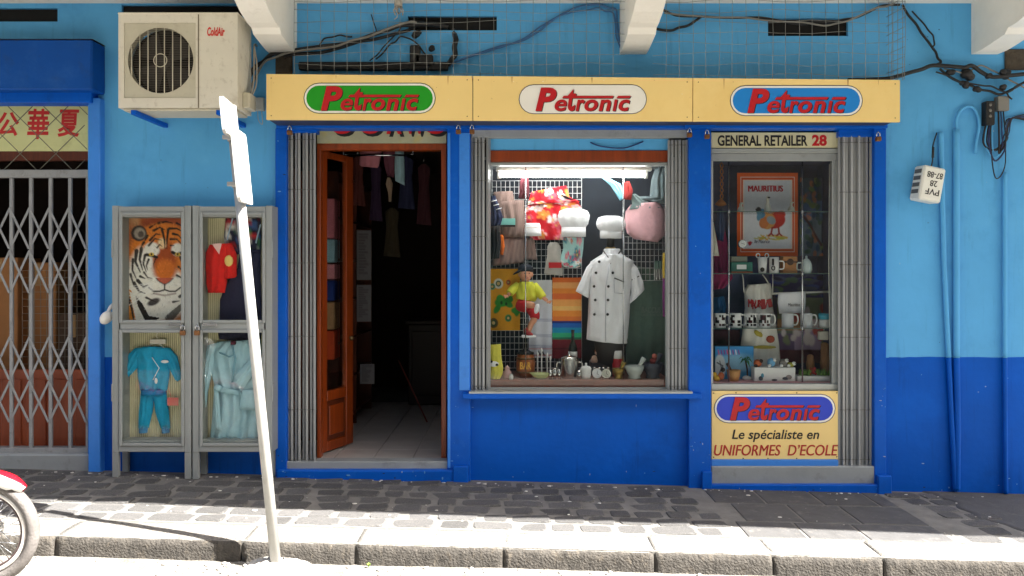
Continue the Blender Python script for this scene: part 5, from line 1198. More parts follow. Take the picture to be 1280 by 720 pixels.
# wooden jug with figures
t = thing("wooden_keg", "amber wooden keg shaped pot with gold letters on window shelf", "pot", (XX(657, .24), .24, ZS))
bb = base_row(.24); lath("body", 657, .24, [(9, bb), (11.5, bb - 8), (12, bb - 18), (10.5, bb - 28), (9.5, bb - 29)], AMBER, None, None, parent=t)
for yy in (bb - 6, bb - 23):
    lath("hoop", 657, .24, [(11.3, yy), (12.4, yy - .8), (12.4, yy - 1.6), (11.3, yy - 2.4)], M("old_brass"), None, None, parent=t)
lath("lid", 657, .24, [(10.5, bb - 29), (10.5, bb - 31), (6, bb - 33), (2, bb - 36), (.5, bb - 37)], BLACK, None, None, parent=t)
mb = MB(); ptext(mb, "BAR", 650, 664, bb - 19, bb - 10, .24 - .079, bold=.03); mb.build("lettering", M("gold_letter", c(215, 160, 60), .4, .4), t, recalc=False)
# lidded pink jar, glass vase, candle, dishes
bb = base_row(.16); lath("pink_jar", 634, .16, [(5, bb), (6, bb - 4), (5, bb - 9), (3, bb - 11), (4, bb - 13), (1, bb - 16), (.2, bb - 17)], M("pink_glass", c(205, 165, 160), .15), "small pink lidded jar beside the yellow mitt", "jar", group=SG)
bb = base_row(.12); lath("salt_pot", 639, .12, [(2.5, bb), (3, bb - 3), (2, bb - 6), (.3, bb - 7)], CER, "tiny white pot in front of pink jar", "pot", group=SG)
t = thing("green_dish", "pale green leaf shaped dish on window shelf", "dish", (XX(675, .14), .14, ZS)); s_ = (DC + .14) / F
mb = MB(); mb.lathe([(.001, 0), (.03, .0), (.05, .012), (.085, .045), (.081, .047), (.046, .018), (.001, .010)], (XX(676, .14), .14, ZS), 24, 0, sy=.5); mb.build("bowl", M("pale_green_ceramic", c(196, 204, 140), .3), t)
for k, (xc, h) in enumerate(((672, 32), (677, 36), (684, 30), (688, 26))):
    bb = base_row(.28); lath("candle_stick", xc, .28, [(2.4, bb), (2.4, bb - 2), (.9, bb - 4), (.8, bb - h + 6), (1.6, bb - h + 3), (.3, bb - h)], CER, "slim white candlestick behind green dish, number %s from the keg" % ["first", "second", "third", "fourth"][k], "candlestick", group="candlesticks on the window shelf")
for k, (xc, h, w_) in enumerate(((688, 11, 2.6), (693.5, 13, 2.6), (699, 12, 2.4))):
    bb = base_row(.13); lath("steel_cup", xc, .13, [(w_ * .8, bb), (w_, bb - h * .5), (w_ * 1.1, bb - h), (w_ * .95, bb - h), (w_ * .7, bb - 2)], STEEL, "small steel cup, %s of three left of steel pot" % ["leftmost", "middle", "nearest"][k], "cup", group="small steel cups in the window")
t = thing("steel_pot", "shiny steel lidded pot with handles on window shelf", "pot", (XX(712, .2), .2, ZS)); bb = base_row(.2)
lath("body", 712, .2, [(10, bb), (11, bb - 2), (11, bb - 22), (11.6, bb - 23)], STEEL, None, None, parent=t, n=24)
lath("lid", 712, .2, [(11.6, bb - 23), (10, bb - 26), (4, bb - 28), (1, bb - 29), (1.6, bb - 32), (.3, bb - 33)], STEEL, None, None, parent=t, n=24)
for sx in (-1, 1):
    mb = MB(); mb.tube(catmull([PX(712 + sx * 10.5, bb - 19, .2), PX(712 + sx * 15.5, bb - 19, .2), PX(712 + sx * 15.5, bb - 10, .2), PX(712 + sx * 10.5, bb - 9, .2)]), .006, 6); mb.build("handle", STEEL, t)
t = thing("wine_bottle", "dark wine bottle with label behind the steel pot", "bottle", (XX(716, .36), .36, ZS)); bb = base_row(.36)
lath("body", 716, .36, [(5.4, bb), (5.6, bb - 3), (5.6, bb - 33), (4.6, bb - 38), (2.1, bb - 43), (1.9, bb - 54), (2.2, bb - 54.5), (2.2, bb - 57)], DGLASS, None, None, parent=t)
lath("label_band", 716, .36, [(5.7, bb - 20), (5.75, bb - 27), (5.7, bb - 30)], CER, None, None, parent=t)
bb = base_row(.13); lath("glass_cup", 724, .13, [(3, bb), (3.2, bb - 10), (3, bb - 10), (2.6, bb - 1)], STEEL, "small shiny tumbler right of steel pot", "cup", group=SG)
bb = base_row(.16); lath("sugar_pot", 732.5, .16, [(5.5, bb), (6.4, bb - 4), (6.6, bb - 11), (7, bb - 12.5), (5.5, bb - 15), (1.2, bb - 16.5), (1.5, bb - 19), (.2, bb - 20)], CER, "white ceramic sugar pot with knob lid", "pot", group=SG)
for k, (xc, col) in enumerate(((746, c(235, 238, 238)), (757.5, c(205, 205, 190)))):
    t = thing("alarm_clock", ["round white alarm clock beside the sugar pot", "round silver alarm clock with two bells beside brass mortar"][k], "clock", (XX(xc, .15), .15, ZS)); p = Vector((XX(xc, .15), .15, ZS + .042)); r_ = .036
    mb = MB(); mb.cyl(p + Vector((0, -.018, 0)), p + Vector((0, .02, 0)), r_, n=24); mb.build("case", STEEL if k else CER, t)
    mb = MB(); mb.cyl(p + Vector((0, -.0205, 0)), p + Vector((0, -.0185, 0)), r_ * .86, n=24); mb.build("dial", M("dial%d" % k, col, .4), t)
    mb = MB(); mb.tube([p + Vector((0, -.022, 0)), p + Vector((.003, -.022, .022))], .0018, 4); mb.tube([p + Vector((0, -.022, 0)), p + Vector((.012, -.022, -.008))], .0022, 4); mb.build("hand", BLK, t)
    for sx in (-1, 1):
        mb = MB(); mb.ell(p + Vector((sx * .018, 0, .041)), (.012, .012, .009), 8, 6); mb.cyl(p + Vector((sx * .02, 0, -.03)), p + Vector((sx * .028, 0, -.042)), .004, n=6); mb.build("bell", STEEL, t)
# figurine on dark stone, red white cylinder, mortars
t = thing("figurine", "small figurine of two pale children on dark stone in window", "figurine", (XX(747, .38), .38, ZS)); bb = base_row(.38)
mb = MB(); mb.box(XX(737, .38), XX(761, .38), .33, .43, ZS, ZZ(449, .38), .015); mb.build("stone", M("grey_slate", c(78, 76, 80), .7, var=.2), t)
mb = MB(); mb.lathe([(.025, 0), (.028, .02), (.018, .05), (.008, .055)], PX(743, 453, .34), 10); mb.ell(PX(746, 441, .34), .017, 10, 7); mb.ell(PX(741, 449, .34), (.012, .012, .03), 8, 6, mat=Matrix.Rotation(.4, 3, 'Y')); mb.lathe([(.018, 0), (.02, .02), (.01, .045)], PX(751, 452, .34), 10); mb.build("child", M("porcelain_skin", c(222, 185, 160), .35), t)
mb = MB(); mb.ell(PX(746, 438.5, .345), (.02, .018, .012), 10, 7); mb.build("hair", M("auburn", c(130, 66, 40), .7), t)
t = thing("red_white_box", "upright red and white cylinder tin behind brass mortar", "tin", (XX(771.5, .3), .3, ZS)); bb = base_row(.3)
lath("body", 771.5, .3, [(6, bb), (6.2, bb - 1), (6.2, 448.2)], M("tin_red", c(190, 20, 30), .4), None, None, parent=t)
lath("top", 771.5, .3, [(6.2, 448), (6.0, 439), (5.4, 438)], CER, None, None, parent=t)
def mortar(xc, d, w_, h, mt, label, lean, nm, pm):
    t = thing(nm, label, "mortar", (XX(xc, d), d, ZS)); bb = base_row(d)
    lath("bowl", xc, d, [(w_ * .62, bb), (w_ * .66, bb - 1.5), (w_ * .55, bb - 3), (w_ * .85, bb - h * .6), (w_, bb - h), (w_ * .86, bb - h), (w_ * .6, bb - h * .55), (.1, bb - h * .4)], mt, None, None, parent=t, n=22)
    mb = MB(); mb.tube([PX(xc, bb - h * .5, d), PX(xc + lean * .6, bb - h * 1.1, d - .03), PX(xc + lean, bb - h * 1.6, d - .04)], [.014, .013, .020], 10); mb.build("pestle", pm, t)
mortar(773, .15, 8, 13, M("brass", c(150, 125, 60), .3, .8, var=.12), "small brass mortar in front of red tin", 7, "brass_mortar", M("brass"))
mortar(793, .17, 12.5, 16, M("pale_marble", c(190, 198, 190), .35, var=.08), "pale green marble mortar with leaning pestle", 12, "marble_mortar", M("pale_marble"))
mortar(816, .2, 13, 19, M("slate_black", c(62, 66, 76), .5, var=.15), "dark stone mortar at right end of window shelf", 10, "stone_mortar", M("slate_black"))
t = thing("red_doll", "small round red figure sitting on the dark mortar", "figurine", PX(818, 457, .2))
mb = MB(); mb.ell(PX(818, 452, .2), (.036, .032, .033), 12, 8); mb.build("body", M("dark_red_figure", c(120, 32, 26), .6), t)
mb = MB(); mb.ell(PX(818, 445, .19), (.02, .02, .019), 10, 7); mb.build("head", M("figure_pink", c(185, 100, 85), .6), t)

# ------------------------------------------------------------------ right bay: sign, glass, shelves
gs = thing("retailer_sign", "pale sign reading general retailer over the right bay", "sign", PX(970, 185, .05))
mb = MB(); mb.pbox(889, 1048, 165.5, 185, .04, .06, .002); mb.build("board", M("pale_board", c(205, 200, 160), .5, var=.06, scale=4), gs)
mb = MB(); ptext(mb, "GENERAL RETAILER", 897, 1009.5, 169, 182.5, .0395, bold=.028); mb.build("lettering", BLK, gs, recalc=False)
mb = MB(); ptext(mb, "28", 1015, 1033.5, 168.5, 182.5, .0395, bold=.04); mb.build("number", RED, gs, recalc=False)
bay = thing("showcase_window", "narrow glazed showcase with glass shelves of souvenirs", "window", PX(968, 488, .06))
def bp_(nm, a, b, y0, y1, d0, d1, mt, bev=.003): return wp(nm, a, b, y0, y1, d0, d1, mt, bev, bay)
bp_("frame_top", 889, 1048, 185.5, 191, .03, .10, ALU); bp_("frame_head", 889, 1048, 191.5, 201, .05, .10, GREYP); bp_("frame_bottom", 889, 1048, 480, 488.5, .04, .10, ALU); bp_("frame_side", 1040.5, 1047.5, 201, 480, .05, .10, ALU); bp_("frame_side", 888.5, 891.5, 201, 480, .05, .10, ALU)
bp_("pane", 891, 1041, 200.5, 480.5, .068, .072, GLASS, 0)
ZB = ZZ(478, .1)
mb = MB(); mb.box(XX(886, .1), XX(1052, .1), .101, .62, ZB - .03, ZB, .003); mb.build("showcase_base", M("pink_cloth", c(220, 165, 170), .8, var=.1, scale=10), bay)
BACK2 = M("showcase_back", c(72, 74, 104), .8, var=.3)
bp_("showcase_back", 880, 1062, 195, 505, .62, .66, BACK2, 0); bp_("showcase_side", 884, 887, 195, 500, .105, .62, BACK2, 0); bp_("showcase_side", 1053, 1056, 195, 500, .105, .62, BACK2, 0); bp_("showcase_ceiling", 880, 1060, 193, 197, .105, .62, BACK2, 0)
SHG = MGLASS("shelf_glass", (.95, .98, .97), refl=.8)
shz = {}
for k, yy in enumerate((264, 341.5, 410)):
    z = ZZ(yy, .14); shz[k] = z; mb = MB(); mb.box(XX(890, .14), XX(1043, .14), .14, .40, z - .007, z, .001); mb.build("glass_shelf", SHG, bay)
    mb = MB(); mb.box(XX(890, .14), XX(1043, .14), .136, .1395, z - .006, z - .001); mb.build("shelf_edge", M("glass_edge_green", c(95, 125, 118), .2), bay)
for xx in (911, 1003):
    mb = MB(); mb.tube([PX(xx, 197, .125), (XX(xx, .125), .125, ZB)], .006, 8)
    for k in range(3): mb.cyl((XX(xx, .125), .125, shz[k] - .02), (XX(xx, .125), .125, shz[k] + .012), .010, n=8)
    mb.build("shelf_rod", CHROME, bay)
mb = MB(); mb.tube([PX(1037, 205, .11), PX(1036, 330, .105), PX(1038, 479, .11)], .004, 6); mb.build("cord", WHITEP, bay)

# towel with dodo
cv = Canvas(100, 136, c(232, 98, 28)); r = random.Random(6)
cv.rect(.055, .945, .045, .955, c(245, 220, 205)); cv.rect(.07, .93, .055, .945, c(226, 88, 26)); cv.rect(.10, .90, .085, .915, c(250, 235, 225)); cv.rect(.115, .885, .095, .905, c(226, 229, 238))
for k in range(26): a = r.uniform(.2, .75); cv.line([(a, .77 + r.uniform(-.03, .05)), (a + r.uniform(.03, .14), .77 + r.uniform(-.03, .05))], .018, r.choice([c(225, 205, 60), c(180, 180, 60), c(230, 170, 60)]), .9)
cv.ell(.62, .57, .17, .10, c(196, 42, 30), -.2); cv.ell(.70, .51, .10, .05, c(205, 50, 30), -.4); cv.ell(.50, .58, .13, .10, c(214, 150, 80), .5); cv.ell(.44, .60, .08, .07, c(205, 120, 60), .3); cv.ell(.40, .49, .065, .06, c(70, 130, 170), .2); cv.ell(.56, .57, .08, .045, c(150, 165, 175), .6); cv.ell(.35, .45, .045, .04, c(30, 32, 40)); cv.poly([(.30, .43), (.37, .44), (.35, .50), (.31, .49)], c(40, 40, 45)); cv.ell(.36, .52, .04, .06, c(90, 145, 175), .2)
for a, b_ in ((.58, .56), (.68, .69)): cv.line([(a, .66), (b_, .73), (b_ - .04, .755)], .03, c(160, 40, 30)); cv.line([(b_, .73), (b_ + .04, .755)], .025, c(160, 40, 30))
cv.poly([(.17, .835), (.21, .82), (.25, .835), (.22, .87), (.20, .88)], c(190, 25, 45))
tw = printed("souvenir_towel", cv, 921.5, 997.5, 216, 320, .44, PRINT, "orange bordered souvenir towel with dodo bird in showcase", "towel", wave=.004, nf=2)
mb = MB(); ptext(mb, "MAURITIUS", 935, 978, 232, 239.5, .433, dup=2); mb.build("lettering", M("letter_magenta", c(190, 40, 60), .7), tw, recalc=False)
mb = MB(); ptext(mb, "Ile Maurice", 943, 962, 299.5, 304, .433, shear=.2); mb.build("script", M("script_navy", c(60, 60, 90), .7), tw, recalc=False)
# beach cloth with palms on the right, magenta bag left
cv = Canvas(50, 110, c(24, 26, 70)); r = random.Random(12)
cv.rect(0, .72, .0, 1, c(40, 60, 80)); cv.rect(.0, .72, .3, .5, c(60, 90, 130)); cv.rect(0, .7, .5, 1, c(120, 140, 160), .6)
for _ in range(60): cv.ell(r.uniform(0, .75), r.uniform(0, 1), .10, .03, r.choice([c(40, 90, 45), c(30, 60, 40), c(110, 130, 60), c(30, 70, 110), c(190, 110, 60)]), r.uniform(0, 3), .3, .7)
cv.line([(0, .42), (.35, .62), (.7, .86)], .07, c(70, 30, 35)); cv.rect(.74, 1, 0, 1, c(16, 20, 66))
printed("beach_cloth", cv, 1000, 1038, 222, 320, .50, PRINT, "dark blue beach cloth with palm print right of the orange towel", "cloth", wave=.008)
cv = Canvas(50, 50, c(28, 28, 90)); cv.speck(40, .09, [c(40, 60, 130), c(20, 20, 60), c(60, 70, 100), c(60, 90, 70)], r)
printed("blue_cloth", cv, 962, 1040, 342, 372, .50, PRINT, "dark blue patterned cloth below the second glass shelf", "cloth", wave=.008)
cv = Canvas(60, 50, c(90, 70, 110)); cv.rect(0, 1, 0, .3, c(110, 125, 95)); cv.rect(0, 1, .3, .45, c(190, 80, 60)); cv.rect(0, .5, .1, .5, c(90, 120, 70), .6); cv.rect(.3, 1, .45, .72, c(150, 130, 160)); cv.rect(0, 1, .72, .9, c(80, 20, 40)); cv.rect(0, 1, .9, 1, c(25, 22, 60)); cv.speck(24, .06, [c(200, 190, 190), c(170, 60, 50), c(110, 120, 90)], r, 0, 1, .1, .7)
printed("sunset_cloth", cv, 972, 1041, 372, 462, .50, PRINT, "purple and red banded cloth low behind mugs in showcase", "cloth", wave=.010)
hung("magenta_bag", [((892, 280), (905, 280)), ((890, 300), (908, 296)), ((890, 330), (913, 325)), ((890, 352), (916, 348)), ((891, 362), (905, 360))], .46, c(150, 30, 85), "magenta cloth bag hanging at left side of showcase", "bag", .05)
hung("blue_scarf", [((896, 262), (904, 260)), ((893, 285), (906, 288)), ((897, 300), (904, 302))], .40, c(50, 70, 110), "blue scarf hanging over magenta bag", "cloth", .03)
hung("white_cloth_edge", [((890.5, 278), (892, 278)), ((890.5, 300), (896, 302)), ((890.5, 320), (899, 320))], .2, c(225, 220, 205), "white cloth corner at left edge of showcase", "cloth", .01)
hung("teal_scarf", [((891, 372), (905, 370)), ((890, 385), (908, 384)), ((891, 393), (906, 393))], .44, c(25, 90, 140), "teal folded scarf at left of the mug row", "cloth", .04)
hung("maroon_cloth", [((891, 412), (925, 412)), ((890, 425), (926, 425)), ((892, 440), (925, 440))], .5, c(70, 24, 34), "dark maroon cloth behind the postcard box", "cloth", .02)
mb = MB()
for k in range(2): mb.tube([PX(902 + 2 * math.sin(i * 1.3 + k * PI), 203 + i * 3.2, .3 + .006 * math.cos(i * 1.3 + k * PI)) for i in range(16)], .0045, 5)
mb.lathe([(.004, .05), (.04, .015), (.045, .0), (.02, -.01)], PX(901, 256, .3), 12)
mb.build("rope_hanger", M("rope_tan", c(170, 105, 50), .8), None, "twisted tan rope hanger at left of the showcase", "rope hanger")
# apron
def apc(u, v, x, y):
    return c(212, 210, 200)
ap = thing("souvenir_apron", "cream souvenir apron with red lettering behind the mugs", "apron", (XX(953, .42), .42, ZB))
mb = MB(); mb.loft([((934, 356), (963, 354)), ((930, 364), (965, 362)), ((931, 385), (966, 383)), ((929, 405), (970, 405)), ((926, 430), (974, 430)), ((924, 462), (976, 462))], .44, .05, fold=.01, nx=22); mb.build("bib", M("cream_canvas", c(236, 234, 226), .85, var=.05, bump=.2, bscale=150), ap)
mb = MB(); mb.tube([PX(930, 365, .43), PX(929, 350, .42), PX(928, 343, .44)], .005, 5); mb.tube([PX(962, 357, .43), PX(957, 348, .42), PX(953, 343, .44)], .005, 5); mb.build("strap", M("cream_canvas"), ap)
mb = MB()
for k, ch_ in enumerate("MAURITI"): ptext(mb, ch_, 935 + k * 4.1, 939.5 + k * 4.1, 374 + .8 * (k % 2), 384 + 1.2 * ((k * 2) % 3), .44 - .057 + .012 * abs(k - 3) / 3, dup=2, rot=.25 * math.sin(k * 2.3))
mb.build("lettering", RED, ap, recalc=False)
mb = MB(); mb.ell(PX(963, 424, .385), (.035, .008, .03), 10, 6); mb.build("bird_print", M("bird_brown", c(160, 70, 45), .8), ap)
mb = MB(); mb.ell(PX(948, 417, .385), (.04, .008, .022), 10, 6, mat=Matrix.Rotation(.6, 3, 'Y')); mb.ell(PX(955, 434, .385), (.10, .008, .014), 10, 6); mb.build("grass_print", M("print_olive", c(190, 175, 70), .8), ap)
# white T shirt on rod
mb = MB(); mb.tube([PX(965, 367, .33), PX(1039, 364.5, .33)], .008, 8); mb.tube([PX(966, 367, .33), PX(966, 342, .33)], .003, 5); mb.tube([PX(1038, 364.5, .33), PX(1038, 342, .33)], .003, 5); mb.build("hanging_rod", WHITEP, None, "white horizontal rod holding the small shirt in showcase", "rod")
tsx = thing("white_shirt", "small folded white shirt hung over rod in showcase", "shirt", PX(990, 392, .32))
mb = MB(); mb.loft([((973, 366), (1007, 364)), ((972, 378), (1007, 378)), ((974, 392), (1006, 391))], .325, .02, fold=.005); mb.build("body", WHITEC, tsx)
mb = MB(); ptext(mb, "Mauritius", 985, 1000, 379, 383, .298, shear=.2); mb.build("lettering", BLK, tsx, recalc=False)

# shelf goods
def pot_on(name, xc, d, k, prof, mt, label, cat, group, handle=None, hm=None):
    z = shz[k]; t = thing(name, label, cat, (XX(xc, d), d, z), group); bb = base_row(d, z)
    lath("body", xc, d, [(w_, bb - y) for w_, y in prof], mt, None, None, zf=z, parent=t, n=20)
    if handle:
        hx, y0, y1, ex = handle; mb = MB(); mb.tube(catmull([PX(xc + hx, bb - y1, d), PX(xc + hx + ex, bb - y1 + .5, d), PX(xc + hx + ex * 1.15, bb - (y0 + y1) / 2, d), PX(xc + hx + ex, bb - y0 - .5, d), PX(xc + hx, bb - y0, d)]), .0055, 7); mb.build("handle", hm or CER, t)
    return t
for k, (xc, lb) in enumerate(((926, "small white figurine at left on the top glass shelf"), (959.5, "white bird figurine standing in front of the dodo towel"), (989, "small pale figurine at right on top glass shelf"))):
    z = shz[0]; t = thing("figurine", lb, "figurine", (XX(xc, .22), .22, z), "figurines on the top glass shelf"); bb = base_row(.22, z); h = (12, 20, 13)[k]
    lath("body", xc, .22, [(4.2, bb), (4.5, bb - 2), (3.4, bb - h * .4), (1.6, bb - h * .62), (2.0, bb - h * .75), (1.2, bb - h * .95), (.2, bb - h)], M("pale_resin", c(205, 202, 188), .5), None, None, zf=z, parent=t, n=12)
    mb = MB(); mb.ell(PX(xc + 1.5, bb - h * .9, .21), (.012, .01, .007), 8, 5); mb.build("head", BLK if k == 1 else M("pale_resin"), t)
t = thing("wall_clock", "small round white clock hanging by the towel's lower left corner", "clock", PX(928, 312, .3)); p = PX(928, 305, .3)
mb = MB(); mb.cyl(p + Vector((0, .012, 0)), p + Vector((0, -.012, 0)), .034, n=24); mb.build("case", CHROME, t); mb = MB(); mb.cyl(p + Vector((0, -.0125, 0)), p + Vector((0, -.014, 0)), .029, n=24); mb.build("dial", CER, t); mb = MB(); mb.tube([p + Vector((-.012, -.016, .006)), p + Vector((.016, -.016, -.004))], .0018, 4); mb.build("hand", BLK, t)
mb = MB(); mb.tube([p, p + Vector((0, 0, .0)), PX(928, 264, .3)], .0015, 4); mb.build("string", BLACK, t)
z = shz[1]; MG = "things on the middle glass shelf"
t = thing("tea_box", "green and grey box with white label on the middle shelf", "box", (XX(928, .22), .22, z), MG)
mb = MB(); mb.box(XX(914, .2), XX(941, .2), .2, .28, z, z + .085, .003); mb.build("carton", M("box_green", c(45, 110, 95), .5), t)
mb = MB(); mb.box(XX(914, .22), XX(934, .22), .215, .28, z + .0855, z + .13, .003); mb.build("carton_top", M("box_grey_tea", c(125, 125, 110), .5), t)
mb = MB(); mb.box(XX(921, .2), XX(933, .2), .198, .1995, z + .03, z + .065); mb.build("label_panel", CER, t); mb = MB(); mb.box(XX(914, .2), XX(941, .2), .1985, .1995, z + .001, z + .014); mb.build("stripe", M("brown_stripe", c(150, 80, 50), .5), t)
t = pot_on("tall_mug", 953, .2, 1, [(4.6, 0), (5.2, 6), (6, 20), (5.4, 20), (4, 2)], CER, "tall white mug with dark round emblem", "mug", MG)
mb = MB(); p = PX(953, base_row(.2, z) - 4.5, .166); mb.cyl(p + Vector((0, .004, 0)), p + Vector((0, 0, 0)), .017, n=16); mb.build("emblem", BLK, t)
for ex in (-5.5, 5.5):
    mb = MB(); q_ = PX(953 + ex, base_row(.2, z) - 22, .2); mb.tube([q_ + Vector((.014 * math.cos(a), 0, .016 * math.sin(a))) for a in [2 * PI * k / 14 for k in range(14)]], .004, 6, closed=True); mb.build("ear_handle", CER, t)
t = pot_on("white_mug", 967.5, .2, 1, [(5.6, 0), (6, 1), (6, 20), (5.4, 20), (5, 2)], CER, "white mug with black bottle print on middle shelf", "mug", MG, handle=(5.5, 5, 15, 6))
mb = MB(); p = PX(966.5, base_row(.2, z) - 10, .157); mb.box(p.x - .008, p.x + .008, p.y, p.y + .008, p.z - .0, p.z + .05, .003); mb.tube([p + Vector((.012 * math.cos(a), 0, -.022 + .016 * math.sin(a))) for a in [2 * PI * k / 14 for k in range(14)]], .004, 5, closed=True); mb.build("bottle_print", BLK, t)
t = thing("brown_box", "brown gift box with dark ribbon disc on middle shelf", "box", (XX(988, .22), .22, z), MG)
mb = MB(); mb.box(XX(978.5, .2), XX(997, .2), .2, .27, z, z + .13, .003); mb.build("carton", CARD, t)
p = PX(988, base_row(.2, z) - 14, .197); mb = MB(); mb.cyl(p + Vector((0, .0025, 0)), p, .026, n=18); mb.box(XX(979, .2), XX(996.8, .2), .1975, .1995, p.z - .006, p.z + .006); mb.build("ribbon_disc", M("dark_brown", c(70, 45, 30), .6), t)
t = pot_on("teapot", 1008, .2, 1, [(5.6, 0), (7, 4), (6.8, 10), (5, 15), (3, 17.5), (1.2, 18.5), (1.4, 21), (.2, 22)], M("pale_blue_ceramic", c(205, 220, 218), .25), "pale blue white teapot at right of middle shelf", "teapot", MG, handle=(-6, 4, 13, -5), hm=M("pale_blue_ceramic"))
z = shz[2]
def mugpat(seed):
    cv = Canvas(48, 24, c(235, 235, 232)); r = random.Random(seed)
    for i in range(8):
        for j in range(4):
            if r.random() < .62: cv.rect(i / 8 + .01, (i + 1) / 8 - .005, j / 4 * .8 + .1, (j + 1) / 4 * .8 + .08, r.choice([c(35, 25, 30), c(70, 30, 35), c(25, 25, 28)]))
    return cv
GLZ = MA("glazed_print", .2, 0)
for k, (xc, pat, lb) in enumerate(((900, 1, "dark patterned mug at left end of the bottom glass shelf"), (919.5, 2, "white mug with black blocks, second on bottom glass shelf"), (939, 3, "dark brown patterned mug, third on bottom glass shelf"), (956, 4, "white mug with black flower blocks in front of apron"), (984.5, 0, "clear white mug right of the apron"), (1008, 0, "plain white mug fifth behind the chrome rod"))):
    d = .22; t = thing("souvenir_mug", lb, "mug", (XX(xc, d), d, z), "souvenir mugs in a row"); s_ = (DC + d) / F; R2, H2 = 7.2 * s_, 17.5 * s_
    cv = mugpat(pat) if pat else Canvas(8, 8, c(205, 208, 210)); mb = MB(); n = 28
    mb.grid(lambda u, v: (XX(xc, d) + R2 * math.cos(-PI * (1 - 2 * u) - PI / 2), d + R2 * math.sin(-PI * (1 - 2 * u) - PI / 2), z + H2 * (1 - v) + .0005), 56, 24, colf=lambda u, v: cv.sample((2 * u) % 1.0, v)); mb.lathe([(R2, H2), (R2 * .9, H2), (R2 * .88, .006), (.001, .006)], (XX(xc, d), d, z), 24); mb.col.update({i: c(225, 225, 222) for i in range(len(mb.v)) if i not in mb.col}); mb.build("body", GLZ, t)
    bb = base_row(d, z); mb = MB(); mb.tube(catmull([PX(xc + 6.6, bb - 15.5, d), PX(xc + 11.5, bb - 15, d), PX(xc + 13, bb - 9, d), PX(xc + 11, bb - 3.5, d), PX(xc + 6.6, bb - 3, d)]), .0062, 8); mb.build("handle", CER, t)
t = thing("blue_pot", "small pot with turquoise lid at right of mug row", "pot", (XX(1031, .22), .22, z)); bb = base_row(.22, z)
lath("body", 1031, .22, [(7, bb), (7.4, bb - 4), (7.4, bb - 10)], CER, None, None, zf=z, parent=t); lath("lid", 1031, .22, [(7.8, bb - 10.1), (7.8, bb - 16), (7, bb - 17.5), (.1, bb - 17.5)], M("turquoise_lid", c(60, 165, 190), .3), None, None, zf=z, parent=t)
mb = MB(); mb.pbox(1024, 1036, 414, 425, .20, .24, .006); mb.tube([PX(1030, 414, .22), PX(1030, 409, .22)], .003, 5); mb.build("hanging_tag", M("pale_resin"), None, "small pale hanging tag below the turquoise lidded pot", "tag")
# on the showcase floor
t = thing("postcard_box", "blue picture box with palm beach scene on showcase floor", "box", (XX(918, .34), .34, ZB))
cv = Canvas(70, 56, c(70, 160, 215)); r = random.Random(3)
cv.rect(0, 1, 0, .3, c(60, 150, 215)); cv.ell(.6, .5, .5, .25, c(150, 205, 235), 0, .6); cv.ell(.12, .65, .15, .4, c(225, 232, 236), 0, .2); cv.line([(.05, .5), (.2, .6), (.1, .85)], .03, c(90, 100, 110)); cv.line([(.12, .45), (.2, .9)], .02, c(60, 70, 80))
for k in range(8): cv.line([(.08 + k * .075, .12), (.10 + k * .075, .24)], .03, r.choice([c(225, 80, 130), c(240, 240, 250), c(150, 60, 150)]))
mb = MB(); cv.sheet(mb, pflat(894, 942, 433, base_row(.30, ZB) - .2, .30)); mb.build("picture", PAPER, t, recalc=False)
mb = MB(); mb.box(XX(894, .30), XX(942, .30), .3015, .36, ZB, ZZ(433, .30), .001); mb.build("carton", M("box_edge_blue", c(70, 140, 190), .6), t)
t = thing("model_palm", "small model palm tree in front of the blue picture box", "ornament", (XX(933, .24), .24, ZB)); bb = base_row(.24, ZB)
mb = MB(); mb.tube(catmull([PX(934, bb, .24), PX(934, bb - 12, .24), PX(932, bb - 24, .24)]), [.006] * 12 + [.004], 6); mb.build("trunk", M("palm_trunk", c(70, 50, 35), .8), t)
mb = MB(); top = PX(932, bb - 24, .24)
for k in range(10):
    a = k * .63; e = Vector((math.cos(a) * .06, math.sin(a) * .05, -.02 + .03 * math.sin(k * 2.1))); md = e * .55 + Vector((0, 0, .025)); sd_ = Vector((-math.sin(a), math.cos(a), .3)) * .010
    mb.add([top, top + md + sd_, top + e, top + md - sd_], [(0, 1, 2, 3)])
mb.build("frond", M("palm_green", c(45, 120, 70), .6), t, recalc=False)
mb = MB(); mb.ell(PX(933, bb - 2.5, .24) , (.032, .025, .02), 10, 6); mb.ell(PX(937, bb - 2, .22), (.018, .015, .014), 8, 5); mb.build("shell_base", CER, t)
FG = "ornaments on the showcase floor"
bb = base_row(.18, ZB); lath("wooden_cup", 917, .18, [(6, bb), (7.6, bb - 6), (8.6, bb - 14), (7.4, bb - 14), (6, bb - 3)], M("pale_wood", c(200, 145, 85), .5, var=.15), "pale wooden cup with pestle on showcase floor", "cup", zf=ZB, group=FG)
mb = MB(); mb.tube([PX(915, bb - 10, .18), PX(909, bb - 22, .17)], [.008, .012], 8); mb.build("pestle", M("dark_brown"), None, "dark little pestle leaning in the wooden cup", "pestle")
def blob(name, pts, d, cols, label):
    t = thing(name, label, "figurine", (XX(pts[0][0], d), d, ZB), FG)
    for k, (x, y, rx, rz) in enumerate(pts):
        s_ = (DC + d) / F; mb = MB(); zc = ZZ(y, d); mb.ell((XX(x, d), d - .004 * k, max(zc, ZB + rz * s_) if d < .25 and k == 0 else zc), (rx * s_, rx * s_ * .8, rz * s_), 12, 8); mb.build("body" if k == 0 else "detail", cols[k], t)
YE, OG, DB = M("fig_yellow", c(235, 185, 50), .5), M("fig_orange", c(190, 95, 45), .5), M("fig_dark", c(60, 50, 45), .6)
